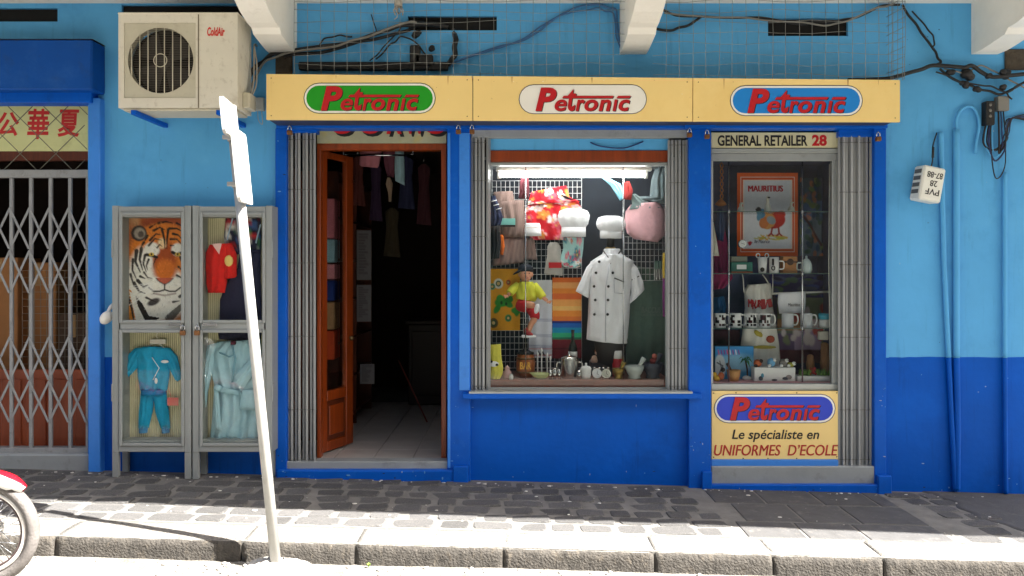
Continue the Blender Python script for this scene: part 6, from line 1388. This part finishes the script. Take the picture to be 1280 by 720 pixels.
blob("bird_figurine", [(896, 473, 5, 4), (893, 468, 3, 3), (901, 470, 4, 5), (903, 462, 3, 3)], .16, [YE, YE, OG, DB], "yellow and orange bird figurine at left of showcase floor")
t = thing("white_planter", "long white box with painted blue birds on showcase floor", "box", (XX(968, .18), .18, ZB))
mb = MB(); mb.box(XX(943, .16), XX(994.5, .16), .16, .25, ZB, ZZ(459.5, .16), .004); mb.build("box", CER, t)
mb = MB()
for (x, y, w_, h, k) in ((951, 473, 3, 3, 0), (953, 469.5, 2, 3, 1), (968, 475, 4, 1.4, 0), (982, 473, 4.5, 2, 0), (986, 471.5, 4, 3, 2)): mb.ell(PX(x, y, .159), (w_ * .006, .003, h * .006), 9, 5, k)
mb.build("bird_print", [M("print_dark", c(50, 60, 70), .5), M("print_teal", c(70, 150, 180), .5), M("print_grey", c(150, 140, 135), .5)], t)
bzz = ZZ(459.5, .16)
for k, (x, cols, lb) in enumerate(((947, (OG, DB), "brown animal figurine on left end of white box"), (964, (M("fig_blue", c(110, 170, 210), .5), CER), "blue and white bird figurine on middle of white box"), (979, (M("fig_grey", c(120, 115, 110), .6), CER), "grey shaggy figurine on white box"), (988, (M("fig_olive", c(170, 170, 60), .6), CER), "olive green turtle figurine on right end of white box"))):
    t = thing("box_figurine", lb, "figurine", (XX(x, .2), .2, bzz), "figurines on the white box"); r = random.Random(k); p = Vector((XX(x, .2), .2, bzz))
    hh = (.03, .035, .032, .018)[k]
    mb = MB(); mb.ell(p + Vector((0, 0, hh)), (.032, .028, hh), 12, 8); mb.build("body", cols[0], t)
    mb = MB(); mb.ell(p + Vector((.022, -.015, hh * 1.6)), (.016, .016, .015), 10, 7); mb.ell(p + Vector((-.02, -.018, .012)), (.016, .014, .012), 8, 6); mb.build("head", cols[1], t)
    mb = MB(); mb.ell(p + Vector((.028, -.03, hh * 1.65)), .004, 6, 5); mb.build("eye", BLK, t)
t = thing("planted_tray", "white tray of green and red plants at right of showcase floor", "tray", (XX(1019, .18), .18, ZB))
mb = MB(); mb.box(XX(997, .15), XX(1042, .15), .15, .26, ZB, ZZ(470, .15), .006); mb.build("tray", CER, t)
for k in range(2):
    mb = MB(); r = random.Random(k)
    for _ in range(120):
        x = r.uniform(1000, 1013) if k == 0 else r.uniform(1021, 1036); p = Vector((XX(x, .2), r.uniform(.17, .24), ZZ(470.5, .15))); h = r.uniform(.02, .06); a = r.uniform(0, 6.28); sd_ = Vector((math.cos(a), math.sin(a), 0)) * .006
        mb.add([p - sd_, p + sd_, p + Vector((r.uniform(-.015, .015), r.uniform(-.015, .015), h))], [(0, 1, 2)])
    mb.build("plant_tuft", M("moss_green", c(105, 145, 50), .8, var=.3, scale=60), t, recalc=False)
mb = MB(); r = random.Random(5)
for _ in range(9): mb.ell((XX(r.uniform(1012, 1020), .2), .19 + r.uniform(-.02, .02), ZZ(r.uniform(460, 468), .2)), .010, 7, 5)
mb.build("red_flower", M("flower_red", c(165, 50, 40), .7), t)
for k, (x, y0, w_, lb) in enumerate(((1013, 443, 5, "short pale driftwood stump behind planted tray"), (1031, 428, 5.5, "tall tan driftwood stump behind planted tray"))):
    bb = base_row(.36, ZB); lath("driftwood", x, .36, [(w_, bb), (w_ * .9, bb - 8), (w_ * 1.05, bb - 18), (w_ * .85, y0 + 2), (w_ * .3, y0)], M("driftwood", c(165, 120, 78), .8, var=.25, streak=(3, 3, .5)), lb, "driftwood", zf=ZB, n=9, group="driftwood stumps in the showcase")
# panel sign below the showcase
us = thing("panel_sign", "cream panel sign with blue lozenge logo below the showcase", "sign", PX(968, 575, .0))
mb = MB(); mb.pbox(889.5, 1047.5, 489, 574.5, .0, .03, .002); mb.build("board", CREAM, us)
logo(us, 892.5, 1044.5, 492.5, 529, -.0005, LBL2, LWHITE, NAVY)
mb = MB(); ptext(mb, "Le sp\u00e9cialiste en", 915, 1024, 537, 552.5, -.0008, shear=.2, bold=.012); mb.build("lettering", BLK, us, recalc=False)
mb = MB(); ptext(mb, "UNIFORMES  D\u2019ECOLE", 892.5, 1047, 556, 569.5, -.0008, shear=.2, dup=1); mb.build("lettering", M("dark_letter_red", c(170, 30, 25), .5), us, recalc=False)
for (x, y) in ((892, 491.5), (920, 491), (996, 491), (1046, 491), (892, 571.5), (929, 573), (960, 573), (996, 573), (1046, 571)):
    mb = MB(); mb.ell(PX(x, y, -.001), (.005, .003, .005), 8, 5); mb.build("screw", M("rust", c(90, 55, 35), .8), us)
# ------------------------------------------------------------------ right wall: conduits, hanging meter box, junctions
CB = M("cable_black", c(20, 20, 22), .55, var=.2, scale=20); CGY = M("cable_grey", c(120, 118, 112), .6, var=.15)
def split_pipe(name, pts, r, label, cat="conduit"):
    # painted with the wall: light blue above the dado line, deep blue below
    P = [Vector(p) for p in pts]; up = []; lo = []
    for a, b in zip(P[:-1], P[1:]):
        n = 30
        for i in range(n): q = a + (b - a) * i / n; (up if q.z > ZD else lo).append(q)
    (up if P[-1].z > ZD else lo).append(P[-1])
    if up and lo: lo.insert(0, up[-1])
    t = thing(name, label, cat, (P[-1].x, P[-1].y, P[-1].z), "painted pipes on right wall")
    if len(up) > 1: mb = MB(); mb.tube(up, r, 8); mb.build("upper_length", LBLUE, t)
    if len(lo) > 1: mb = MB(); mb.tube(lo, r * .999, 8); mb.build("lower_length", DBLUE, t)
    for z in (.35, 1.6):
        f = min(P, key=lambda q: abs(q.z - z)); 
    return t
d = -.022
split_pipe("wall_conduit", [PX(1176, 165, d), PX(1180, 330, d), PX(1186, 455, d), PX(1194, 614, d)], .018, "thin leaning conduit nearest the hanging white box")
split_pipe("wall_conduit", [PX(1195.5, 162, d), PX(1195.5, 447, d), PX(1197, 540, d), PX(1196, 612, d)], .024, "thick straight conduit with hooked top on right wall")
split_pipe("wall_conduit", [PX(1256, 215, d), PX(1256, 447, d), PX(1257, 617, d)], .017, "conduit nearest the right edge below tangled wires")
mb = MB(); mb.tube(catmull([PX(1195.5, 164, d), PX(1196, 148, d), PX(1202, 137, d), PX(1212, 133, d), PX(1220, 139, d), PX(1224, 155, d), PX(1220, 180, d), PX(1219, 192, d)]), .011, 7); mb.build("hooked_cable", LBLUE, None, "blue painted cable curving over from the thick conduit", "cable")
pv = thing("hanging_meter_box", "white plastic box hanging upside down from wire on right wall", "electrical box", PX(1163, 257, -.08)); cx, cz = PX(1164, 230, -.12).x, PX(1164, 230, -.12).z
rot = Matrix.Translation((cx, -.075, cz)) @ Matrix.Rotation(math.radians(10), 4, 'Y') @ Matrix.Rotation(math.radians(8), 4, 'Z')
mb = MB(); mb.box(-.088, .088, -.055, .07, -.128, .128, .012, mat=rot); mb.build("casing", M("white_plastic", c(225, 225, 215), .45, var=.04, dirt=(c(150, 145, 130), .3, 8)), pv)
mb = MB()
for z in (-.08, -.03, .02, .07): mb.box(-.092, -.0885, -.03, .05, z, z + .03, .001, mat=rot)
mb.build("vent_slot", M("slot_grey", c(90, 90, 88), .7), pv)
for body, z, w_ in (("PVF", -.058, .055), ("28", .004, .028), ("87-88", .066, .062)):
    mb = MB(); text(mb, body, -w_ + .005, w_ + .005, z - .022, z + .022, -.0556, bold=.005, rot=PI)
    mb.v = [tuple(rot @ Vector(p)) for p in mb.v]; mb.build("lettering", BLK, pv, recalc=False)
mb = MB(); mb.tube(catmull([rot @ Vector((.0, 0, .125)), PX(1166, 197, -.06), PX(1166, 183, -.05), PX(1171, 166, -.02)]), .005, 6); mb.cyl(PX(1166, 197, -.06), PX(1166.5, 184, -.05), .009, n=8); mb.build("wire", CB, pv)
jb = thing("fuse_carrier", "black fuse carrier with dangling wires at right edge", "electrical box", PX(1239, 158, -.03))
mb = MB(); mb.pbox(1233, 1244, 126, 156, -.07, 0, .006); mb.build("block", BLACK, jb)
mb = MB()
for y in (131, 138, 145): mb.ell(PX(1238, y, -.072), (.012, .006, .012), 8, 5)
mb.build("screw", CGY, jb)
mb = MB(); mb.pbox(1248, 1262, 120, 138, -.06, 0, .004); mb.build("bracket", CGY, jb)
r = random.Random(21)
for k in range(9):
    x0 = 1234 + k * 1.3 if k < 6 else 1248 + (k - 6) * 3; lo = r.uniform(184, 205) if k != 4 else 222; x1 = r.uniform(1252, 1262)
    mb = MB(); mb.tube(catmull([PX(x0, 150 if k < 6 else 138, -.03), PX(x0 - 5 + k, 178, -.04 - .003 * k), PX((x0 + x1) / 2 - 4, lo, -.05), PX(x1 - 1, lo - 14, -.045), PX(x1 - 2 + k * .5, 165, -.035), PX(x1 + 6, 148, -.02), PX(1285, 143 + k, -.02)]), .0045 if k % 3 else .0065, 6)
    mb.build("wire", [CB, LBLUE, CB, M("cable_navy", c(25, 40, 85), .5)][k % 4], jb)
# ------------------------------------------------------------------ cable runs above the sign
def cable(pts, d, r, mt, label, group="cables above the sign", jit=.0):
    rj = random.Random(int(pts[0][0] * 13 + pts[0][1])); pp = []
    pts = [(p + (0,))[:3] for p in pts]
    for a_, b_ in zip(pts[:-1], pts[1:]): pp += [a_, tuple((q1 + q2) / 2 + (rj.uniform(-1.6, 1.6) if ii < 2 else rj.uniform(-.008, .008)) for ii, (q1, q2) in enumerate(zip(a_, b_)))]
    pts = pp + [pts[-1]]
    mb = MB(); mb.tube(catmull([PX(x, y, d + dd) for x, y, dd in [(p + (0,))[:3] if len(p) == 2 else p for p in pts]], 6), r, 7)
    return mb.build("cable", mt, None, label, "cable", group)
cable([(300, 110), (318, 85), (340, 68), (375, 62), (430, 55), (470, 42), (500, 32), (525, 30), (560, 34, .06)], -.05, .016, CB, "thick black cable rising from left bracket to vent slot")
cable([(312, 112), (330, 78), (360, 66), (420, 58), (460, 46), (490, 34), (515, 27), (530, 31, .06)], -.075, .009, CGY, "grey cable lying along the thick black one")
cable([(355, 70), (400, 66), (450, 52), (485, 45), (510, 38), (520, 33, .08)], -.04, .012, CB, "second black cable just under the thick one")
cable([(398, 59), (406, 48), (425, 44), (440, 46)], -.03, .006, CB, "thin arched cable above bundle near left bracket")
cable([(464, 18), (470, 36), (472, 42)], -.02, .004, CB, "short thin wire stub sticking up from bundle")
cable([(462, 76), (480, 58), (498, 40), (506, 30, .06)], -.04, .005, CB, "thin cable slanting up into the vent slot")
cable([(470, 74), (487, 56), (500, 46), (515, 50), (530, 66), (540, 76)], -.05, .006, CB, "thin looping cable below the vent slot")
cable([(566, 38, .06), (570, 50), (569, 68), (560, 80), (540, 82)], -.03, .020, CB, "thick black drop cable from right end of left vent")
cable([(373, 82), (440, 80), (500, 82), (560, 83), (568, 78), (600, 66), (650, 52), (690, 26), (718, 10), (750, 6), (770, 12), (773, 40), (778, 58)], -.022, .007, M("cable_blue_painted", c(52, 100, 150), .5), "blue painted cable sweeping up to the middle bracket")
cable([(573, 76), (610, 64), (655, 48), (695, 22), (722, 14), (748, 10), (766, 16), (770, 44), (776, 60)], -.026, .006, M("cable_blue_painted"), "second blue painted cable beside the sweeping one")
mb = MB(); mb.pbox(373, 560, 77, 87, -.05, 0, .006); mb.build("cable_tray", M("black_tray", c(24, 24, 26), .7), None, "black cable trough along wall just above the sign", "cable tray")
cable([(828, 12), (850, 20), (900, 22), (950, 22), (1000, 30), (1040, 28), (1070, 22), (1100, 8), (1125, 6)], -.04, .009, CB, "black cable sagging across the right vent slot")
cable([(830, 16), (870, 20), (930, 22), (980, 27), (1030, 32), (1060, 26), (1095, 10), (1118, 4)], -.055, .007, CGY, "grey cable twisted along the right sagging cable")
cable([(820, 36), (840, 38), (860, 32), (878, 20)], -.03, .010, CB, "short black cable looping beside the middle bracket")
cable([(1128, 6), (1145, 30), (1160, 52), (1170, 66), (1176, 78), (1160, 84)], -.04, .009, CB, "black cable dropping diagonally from mesh corner", )
cable([(1140, 14), (1155, 30), (1166, 44), (1168, 56), (1166, 62)], -.05, .006, CB, "thin black loop beside the diagonal cable")
cable([(1060, 100), (1110, 98), (1140, 90), (1165, 82), (1200, 84), (1215, 82), (1240, 96), (1285, 92)], -.06, .015, CB, "thick black cable crossing wall right of the sign")
cable([(1175, 86), (1190, 98), (1205, 104), (1225, 112), (1250, 118), (1285, 100)], -.05, .009, CB, "black cable sagging below the thick right one")
cable([(1170, 90), (1200, 102), (1222, 106), (1240, 108), (1258, 116), (1265, 124)], -.07, .006, CB, "thin black cable ending at the grey bracket")
cable([(1258, 116), (1270, 108), (1290, 96)], -.06, .008, CB, "black cable leaving at right edge above bracket")
cable([(1180, 86), (1208, 92), (1225, 82), (1240, 88), (1262, 100), (1285, 112)], -.045, .006, CGY, "grey cable among the black ones near right bracket")
for k, (x, y, s_, lb) in enumerate(((1188, 90, 1.3, "left"), (1212, 92, 1.9, "largest"), (1206, 105, 1.2, "lower left"), (1223, 110, 1.2, "lower"), (1236, 95, 1.0, "upper"), (1257, 93, 1.4, "rightmost"), (1253, 110, 1.1, "lower right"), (541, 60, 1.0, "small loose"), (520, 42, 1.3, "taped"))):
    mb = MB(); p = PX(x, y, -.055); rr = random.Random(k)
    for q in range(4): mb.ell(p + Vector((rr.uniform(-.014, .014), rr.uniform(-.01, .01), rr.uniform(-.014, .014))) * s_, (.020 * s_, .018 * s_, .016 * s_), 8, 6)
    mb.build("cable_joint", CB, None, "%s black taped cable joint %s" % (lb, "on the right wall" if x > 1000 else "under the left vent slot"), "cable joint", "taped cable joints")
for k, (x0, x1, y0, y1) in enumerate(((512, 525, 56, 78), (519, 541, 68, 82))):
    mb = MB(); mb.pbox(x0, x1, y0, y1, -.06, 0, .008); mb.build("junction_box", BLACK, None, ["taller black junction box under the left vent slot", "wider black junction box beside the drop cable"][k], "electrical box", "junction boxes under the left vent")
mb = MB(); p = PX(498, 8, -.12)
mb.cyl(p + Vector((0, 0, .0)), p + Vector((0, 0, .06)), .03, n=12)
for k in range(6): a = k * 1.05; mb.tube([p + Vector((.02 * math.cos(a), .02 * math.sin(a), 0)), p + Vector((.035 * math.cos(a), .03 * math.sin(a), -.03)), p + Vector((.03 * math.cos(a + .5), .03, -.055 + .01 * (k % 3)))], .005, 5)
mb.tube([p, p + Vector((-.01, 0, -.08)), p + Vector((-.03, 0, -.095))], .003, 5)
mb.build("lamp_holder", M("old_fitting", c(170, 165, 155), .6, var=.3, scale=40), None, "frayed old lamp holder under balcony above left vent", "lamp holder")
# ------------------------------------------------------------------ bird mesh
md = -.30; X0, X1 = XX(368, md), XX(1131, md); zb_, zt_ = ZZ(99, md) + .0, 3.558
MW = M("mesh_wire_grey", c(130, 132, 128), .6, .3, var=.25, scale=20, dirt=(c(90, 60, 40), .6, 12))
bm_ = thing("bird_mesh", "rusty square wire bird mesh between sign top and balcony", "wire mesh", ((X0 + X1) / 2, md, zb_))
mb = MB(); n = 46
for k in range(n + 1):
    x = X0 + (X1 - X0) * k / n
    if .79 < x < 1.01: continue
    mb.tube([(x, md + .01 * math.sin(k), zb_ + .0), (x + .004 * math.sin(k * 3), md - .012, (zb_ + zt_) / 2), (x, md, zt_)], .0019, 4)
for k in range(8):
    z = zb_ + .03 + (zt_ - zb_ - .03) * k / 8
    for a, b in ((X0, .80), (1.0, X1)): mb.tube([(a + (b - a) * i / 8, md + .012 * math.sin(i * 1.3 + k), z + .012 * math.sin(i * 1.7 + k * 2.3)) for i in range(9)], .0016, 4)
mb.build("front_net", MW, bm_)
mb = MB()
for k in range(9):
    z = zb_ + (zt_ - zb_) * (k + .3) / 9; mb.tube([(X1, md, z), (X1 + .004, 0, z + .02)], .002, 4)
for k in range(4): y = md + (0 - md) * (k + .5) / 4; mb.tube([(X1 + .002, y, zb_), (X1 + .002, y, zt_)], .0018, 4)
mb.build("side_net", MW, bm_)

# ------------------------------------------------------------------ leaning street sign pole
pb = Vector((-1.300, -1.60, RZ(-1.3))); pt_ = PX(288, 128, -1.60)
sp = thing("sign_pole", "leaning white street sign pole set in a concrete lump", "street sign", pb)
ax = (pt_ - pb).normalized()
bot = pb + Vector((0, 0, -.02))
mb = MB(); mb.tube([bot, bot + (pt_ - bot) * .5, pt_ - ax * .02], .029, 16); mb.build("pole", GALV, sp)
def plate(c0, w_, h, yaw, name, tri=False):
    # a thin folded-edge plate clamped to the pole, seen nearly edge on
    u = Vector((math.cos(yaw), math.sin(yaw), 0)); vv = ax; nrm = u.cross(vv).normalized()
    pts = []
    rr = .03
    for sx, sz, a0 in ((1, 1, 0), (-1, 1, PI / 2), (-1, -1, PI), (1, -1, 1.5 * PI)):
        for q in range(5): a = a0 + q * PI / 8; pts.append((sx * (w_ / 2 - rr) + rr * math.cos(a), sz * (h / 2 - rr) + rr * math.sin(a)))
    if tri: pts = [(-w_ / 2, -h / 2), (w_ / 2, -h / 2), (w_ * .08, h / 2), (-w_ * .08, h / 2)]
    n = len(pts); vs = [c0 + u * p[0] + vv * p[1] + nrm * t for t in (-.0015, .0015) for p in pts]
    mb = MB(); mb.add(vs, [tuple(range(n)), tuple(range(n, 2 * n))] + [(k, (k + 1) % n, n + (k + 1) % n, n + k) for k in range(n)])
    # turned rim
    inner = [(p[0] * .985, p[1] * .985) for p in pts]
    vs = [c0 + u * p[0] + vv * p[1] + nrm * t for p in pts for t in (-.001, -.016)] ; 
    mb.add(vs, [(2 * k, 2 * ((k + 1) % n), 2 * ((k + 1) % n) + 1, 2 * k + 1) for k in range(n)])
    return mb.build(name, M("sign_back_white", c(180, 180, 176), .5, var=.05, scale=8, dirt=(c(160, 155, 148), .3, 9)), sp)
at = lambda y: bot + (pt_ - bot) * ((705 - y) / (705 - 128.0))
plate(at(208) + Vector((.045, -.03, 0)), .30, .40, math.radians(95), "lower_plate"); plate(at(150) + Vector((.005, -.06, .0)), .26, .20, math.radians(96), "upper_plate")
for y in (172, 229):
    mb = MB(); p = at(y); mb.cyl(p - ax * .014, p + ax * .014, .036, n=16); mb.box(p.x - .05, p.x + .05, p.y - .045, p.y - .03, p.z - .012, p.z + .012, .003); mb.cyl(p + Vector((.045, -.03, 0)), p + Vector((.045, -.065, 0)), .006, n=6); mb.build("clamp", GALV, sp)
mb = MB(); r = random.Random(4); vs = []; nA, nR = 28, 7
for j in range(nR + 1):
    for k in range(nA):
        a = 2 * PI * k / nA; f = j / nR; R3 = (.03 + .17 * f) * (1 + .22 * math.sin(3 * a + 1) + .08 * r.uniform(-1, 1)); x, y = pb.x + R3 * math.cos(a) * 1.1, pb.y + .02 + R3 * math.sin(a) * .55
        vs.append((x, y, RZ(x) - .012 + .062 * (1 - f ** 1.6) + r.uniform(-.008, .008)))
mb.add(vs, [(j * nA + k, j * nA + (k + 1) % nA, (j + 1) * nA + (k + 1) % nA, (j + 1) * nA + k) for j in range(nR) for k in range(nA)], 0, True)
mb.build("concrete_base", CONC, sp, recalc=False)

# ------------------------------------------------------------------ parked motorbike at the left edge
wx, wy = -2.70, -1.93; wr = .274; wz = RZ(wx) + wr
bk = thing("motorbike", "red and white small motorbike parked at the kerb", "motorbike", (wx - .6, wy, RZ(wx - .6)))
TYRE = M("dusty_tyre", (.12, .11, .105), .85, var=.2, scale=20, bump=.4, bscale=80); RIM = M("white_rim", c(225, 222, 218), .35, .3); REDB = M("red_plastic", c(178, 16, 30), .25, var=.05); WHB = M("white_plastic_body", c(228, 228, 226), .3, var=.03)
def wheel(cx, cz):
    def ring(R, r, n=48, m=8, sy=1.0):
        mb = MB(); vs = []
        for i in range(n):
            a = 2 * PI * i / n
            for j in range(m): b_ = 2 * PI * j / m; q = R + r * math.cos(b_); vs.append((cx + q * math.cos(a), wy + sy * r * math.sin(b_), cz + q * math.sin(a)))
        mb.add(vs, [(i * m + j, i * m + (j + 1) % m, ((i + 1) % n) * m + (j + 1) % m, ((i + 1) % n) * m + j) for i in range(n) for j in range(m)], 0, True); return mb
    w_ = thing("wheel", None, None, Vector((cx, wy, cz)) - org(bk)); w_.parent = bk
    ring(wr - .030, .030, sy=1.15).build("tyre", TYRE, w_); ring(wr - .070, .013, sy=1.7).build("rim", RIM, w_)
    ring(wr - .0865, .006, sy=2.6).build("rim_lip", M("rim_dark", c(70, 55, 55), .5), w_)
    mb = MB()
    for k in range(36):
        a = 2 * PI * k / 36; b_ = a + (.55 if k % 2 else -.55); sd_ = .03 if k % 4 < 2 else -.03
        mb.tube([(cx + .05 * math.cos(b_), wy + sd_, cz + .05 * math.sin(b_)), (cx + (wr - .08) * math.cos(a), wy, cz + (wr - .08) * math.sin(a))], .0022, 5)
    mb.build("spokes", CHROME, w_)
    mb = MB(); mb.lathe([(.02, -.06), (.06, -.055), (.062, -.03), (.055, -.028), (.055, .03), (.06, .035), (.055, .055), (.02, .06)], (cx, wy, cz), 24, 0, Matrix.Rotation(PI / 2, 3, 'X')); mb.build("hub", RIM, w_)
wheel(wx, wz); wheel(wx - 1.22, RZ(wx - 1.22) + wr)
# fenders
def fender(cx, cz, a0, a1, R, hw, tip, mats, nm, split=.35):
    mb = MB(); n = 26; prof = [(-hw, -.045), (-hw * .95, -.015), (-hw * .6, .004), (0, .012), (hw * .6, .004), (hw * .95, -.015), (hw, -.045)]; vs = []; m = len(prof)
    for i in range(n + 1):
        f = i / n; a = a0 + (a1 - a0) * f; k = 1 - (1 - f) ** 6 * .2; nar = math.sqrt(min(1, (1 - f) * 6 + .02)) if tip else 1
        for p in prof: q = R + p[1] * (1 if f < .9 else .7); vs.append((cx + q * math.cos(a), wy + p[0] * nar, cz + q * math.sin(a)))
    for i in range(n):
        for j in range(m - 1): mb.add([], [])
    o = mb.add(vs, [], 0)
    for i in range(n):
        for j in range(m - 1): mb.f.append((i * m + j, i * m + j + 1, (i + 1) * m + j + 1, (i + 1) * m + j)); mb.mi.append(1 if j in (0, 1) else 0); mb.sm.append(True)
    ob = mb.build(nm, mats, bk, recalc=False); md_ = ob.modifiers.new("thick", 'SOLIDIFY'); md_.thickness = .004; return ob
fender(wx, wz, math.radians(150), math.radians(48), wr + .030, .05, True, [REDB, WHB], "front_fender"); fender(wx - 1.22, RZ(wx - 1.22) + wr, math.radians(160), math.radians(60), wr + .04, .06, False, [REDB, REDB], "rear_fender")
hd = Vector((wx - .20, wy, RZ(wx) + .78))
for s_ in (-1, 1):
    mb = MB(); mb.tube([(wx, wy + s_ * .075, wz), (wx - .09, wy + s_ * .075, wz + .26), (hd.x, wy + s_ * .06, hd.z)], .016, 10); mb.build("fork_leg", CHROME, bk)
def slab_curve(path, hw, nm, mt, th=.012):
    mb = MB(); n = len(path); vs = []; prof = [-1, -.7, 0, .7, 1]
    for i, (x, z, w_) in enumerate(path):
        for p in prof: vs.append((x + .03 * (1 - p * p) , wy + p * hw * w_, z))
    mb.add(vs, [(i * 5 + j, i * 5 + j + 1, (i + 1) * 5 + j + 1, (i + 1) * 5 + j) for i in range(n - 1) for j in range(4)], 0, True); ob = mb.build(nm, mt, bk, recalc=False); m_ = ob.modifiers.new("thick", 'SOLIDIFY'); m_.thickness = th
g0 = RZ(wx)
slab_curve([(wx - .20, g0 + .85, .5), (wx - .22, g0 + .70, .9), (wx - .28, g0 + .50, 1), (wx - .36, g0 + .32, .9), (wx - .42, g0 + .24, .6)], .2, "leg_shield", WHB)
mb = MB(); mb.tube(catmull([(wx - .24, wy, g0 + .72), (wx - .40, wy, g0 + .48), (wx - .62, wy, g0 + .44), (wx - .9, wy, g0 + .55), (wx - 1.25, wy, g0 + .66), (wx - 1.5, wy, g0 + .70)]), [.05] * 6 + [.06] * 6 + [.08] * 6 + [.11] * 6 + [.09] * 6 + [.03], 12); mb.build("body_shell", REDB, bk)
mb = MB(); mb.ell((wx - .98, wy, g0 + .74), (.34, .115, .055), 18, 10); mb.build("seat", BLACK, bk)
mb = MB(); mb.box(wx - .80, wx - .48, wy - .1, wy + .1, g0 + .18, g0 + .38, .03); mb.cyl((wx - .5, wy, g0 + .29), (wx - .36, wy, g0 + .30), .06, n=16); mb.build("engine", M("engine_grey", c(120, 120, 118), .4, .7), bk)
mb = MB(); mb.tube(catmull([(wx - .40, wy - .12, g0 + .26), (wx - .7, wy - .14, g0 + .2), (wx - 1.4, wy - .15, g0 + .28)]), [.016] * 6 + [.04] * 6 + [.04], 10); mb.build("exhaust", CHROME, bk)
mb = MB(); mb.tube(catmull([(wx - .36, wy - .32, g0 + .95), (wx - .27, wy - .12, g0 + .94), (wx - .24, wy, g0 + .90), (wx - .27, wy + .12, g0 + .94), (wx - .36, wy + .32, g0 + .95)]), .012, 8); mb.build("handlebar", BLACK, bk)
mb = MB(); mb.ell((wx - .16, wy, g0 + .90), (.09, .11, .09), 14, 10); mb.build("headlight", WHB, bk)
mb = MB(); mb.tube([(wx - .22, wy, g0 + .9), (wx - .24, wy, g0 + .70)], .03, 10); mb.build("steering_head", BLACK, bk)
for s_ in (-1, 1):
    mb = MB(); mb.tube([(wx - .28, wy + s_ * .22, g0 + .94), (wx - .27, wy + s_ * .25, g0 + 1.06)], .005, 6); mb.ell((wx - .27, wy + s_ * .26, g0 + 1.10), (.012, .055, .04), 12, 8); mb.build("mirror", BLACK, bk)
mb = MB(); mb.tube([(wx - .6, wy - .05, g0 + .22), (wx - .66, wy - .2, g0 + .012)], .012, 8); mb.build("side_stand", BLACK, bk)
mb = MB(); mb.tube([(wx - .62, wy + s_ * .1, g0 + .3) for s_ in (-1, 1)] , .02, 8); mb.tube([(wx - .8, wy + .06, g0 + .35), (wx - 1.22, wy + .09, g0 + wr + .03)], .022, 8); mb.tube([(wx - .8, wy - .06, g0 + .35), (wx - 1.22, wy - .09, g0 + wr + .03)], .022, 8); mb.build("swing_arm", CHROME, bk)

# ------------------------------------------------------------------ chipped paint and scuffs
def chips(parent, name, regions, mts, seed, n, smin, smax):
    r = random.Random(seed); mb = MB()
    for _ in range(n):
        x0, x1, y0, y1, d = r.choice(regions); px, py = r.uniform(x0, x1), r.uniform(y0, y1); p = PX(px, py, d - .0006)
        s_ = r.uniform(smin, smax) * (.5 + r.random()); k = r.randint(6, 9); el = r.uniform(.5, 1.9); m_ = r.randrange(len(mts))
        pts = [(p.x + s_ * el * math.cos(2 * PI * i / k) * r.uniform(.5, 1.1), p.z + s_ / el * math.sin(2 * PI * i / k) * r.uniform(.5, 1.1)) for i in range(k)]
        mb.prism(pts, d - .0009, d + .0004, m_)
    return mb.build(name, mts, parent, kind="stuff")
CH = [M("bare_plaster", c(170, 175, 178), .9, var=.15), M("old_blue_coat", c(95, 150, 200), .7, var=.1), M("dark_scuff", c(20, 45, 90), .8)]
chips(bld, "paint_chips", [(588, 860, 585, 604, 0), (588, 860, 500, 600, 0), (1112, 1275, 590, 614, 0), (1112, 1275, 455, 612, 0), (1112, 1275, 560, 614, 0)], CH, 5, 26, .002, .007)
chips(bld, "paint_chips", [(1115, 1275, 120, 440, 0), (132, 330, 150, 255, 0), (620, 1100, 46, 92, 0), (1130, 1210, 20, 90, 0)], [M("old_wall_coat", c(55, 105, 150), .8), M("pale_wall_chip", c(165, 190, 205), .8), M("dark_scuff")], 6, 34, .0015, .005)
chips(bld, "paint_chips", [(345, 357, 480, 600, -.05), (560, 573, 500, 585, -.05), (862, 888, 540, 612, -.06), (1094, 1107, 470, 594, -.05), (345, 357, 170, 480, -.05), (862, 888, 170, 540, -.06)], CH, 7, 44, .0015, .007)
chips(bld, "paint_chips", [(350, 580, 589, 599, -.085), (885, 1110, 607, 616, -.085)], CH, 8, 30, .002, .009)
chips(sg, "sign_scuffs", [(336, 1122, 102, 148, -.32), (336, 1122, 99, 104, -.32)], [M("brown_scuff", c(140, 100, 60), .8), M("pale_scuff", c(245, 230, 190), .7)], 9, 46, .0015, .0045)
mb = MB(); r = random.Random(31)
for x in (420, 560, 590, 640, 740, 866, 905, 1060, 1098):
    y0 = tl(x) + .5; L = r.uniform(5, 22); w_ = r.uniform(.3, .9)
    mb.pprism([(x - w_, y0), (x + w_, y0), (x + w_ * .5, y0 + L * .6), (x, y0 + L), (x - w_ * .6, y0 + L * .5)], -.3206, -.3198)
mb.build("rust_drips", M("rust_drip", c(178, 135, 82), .8, var=.2), sg, kind="stuff")
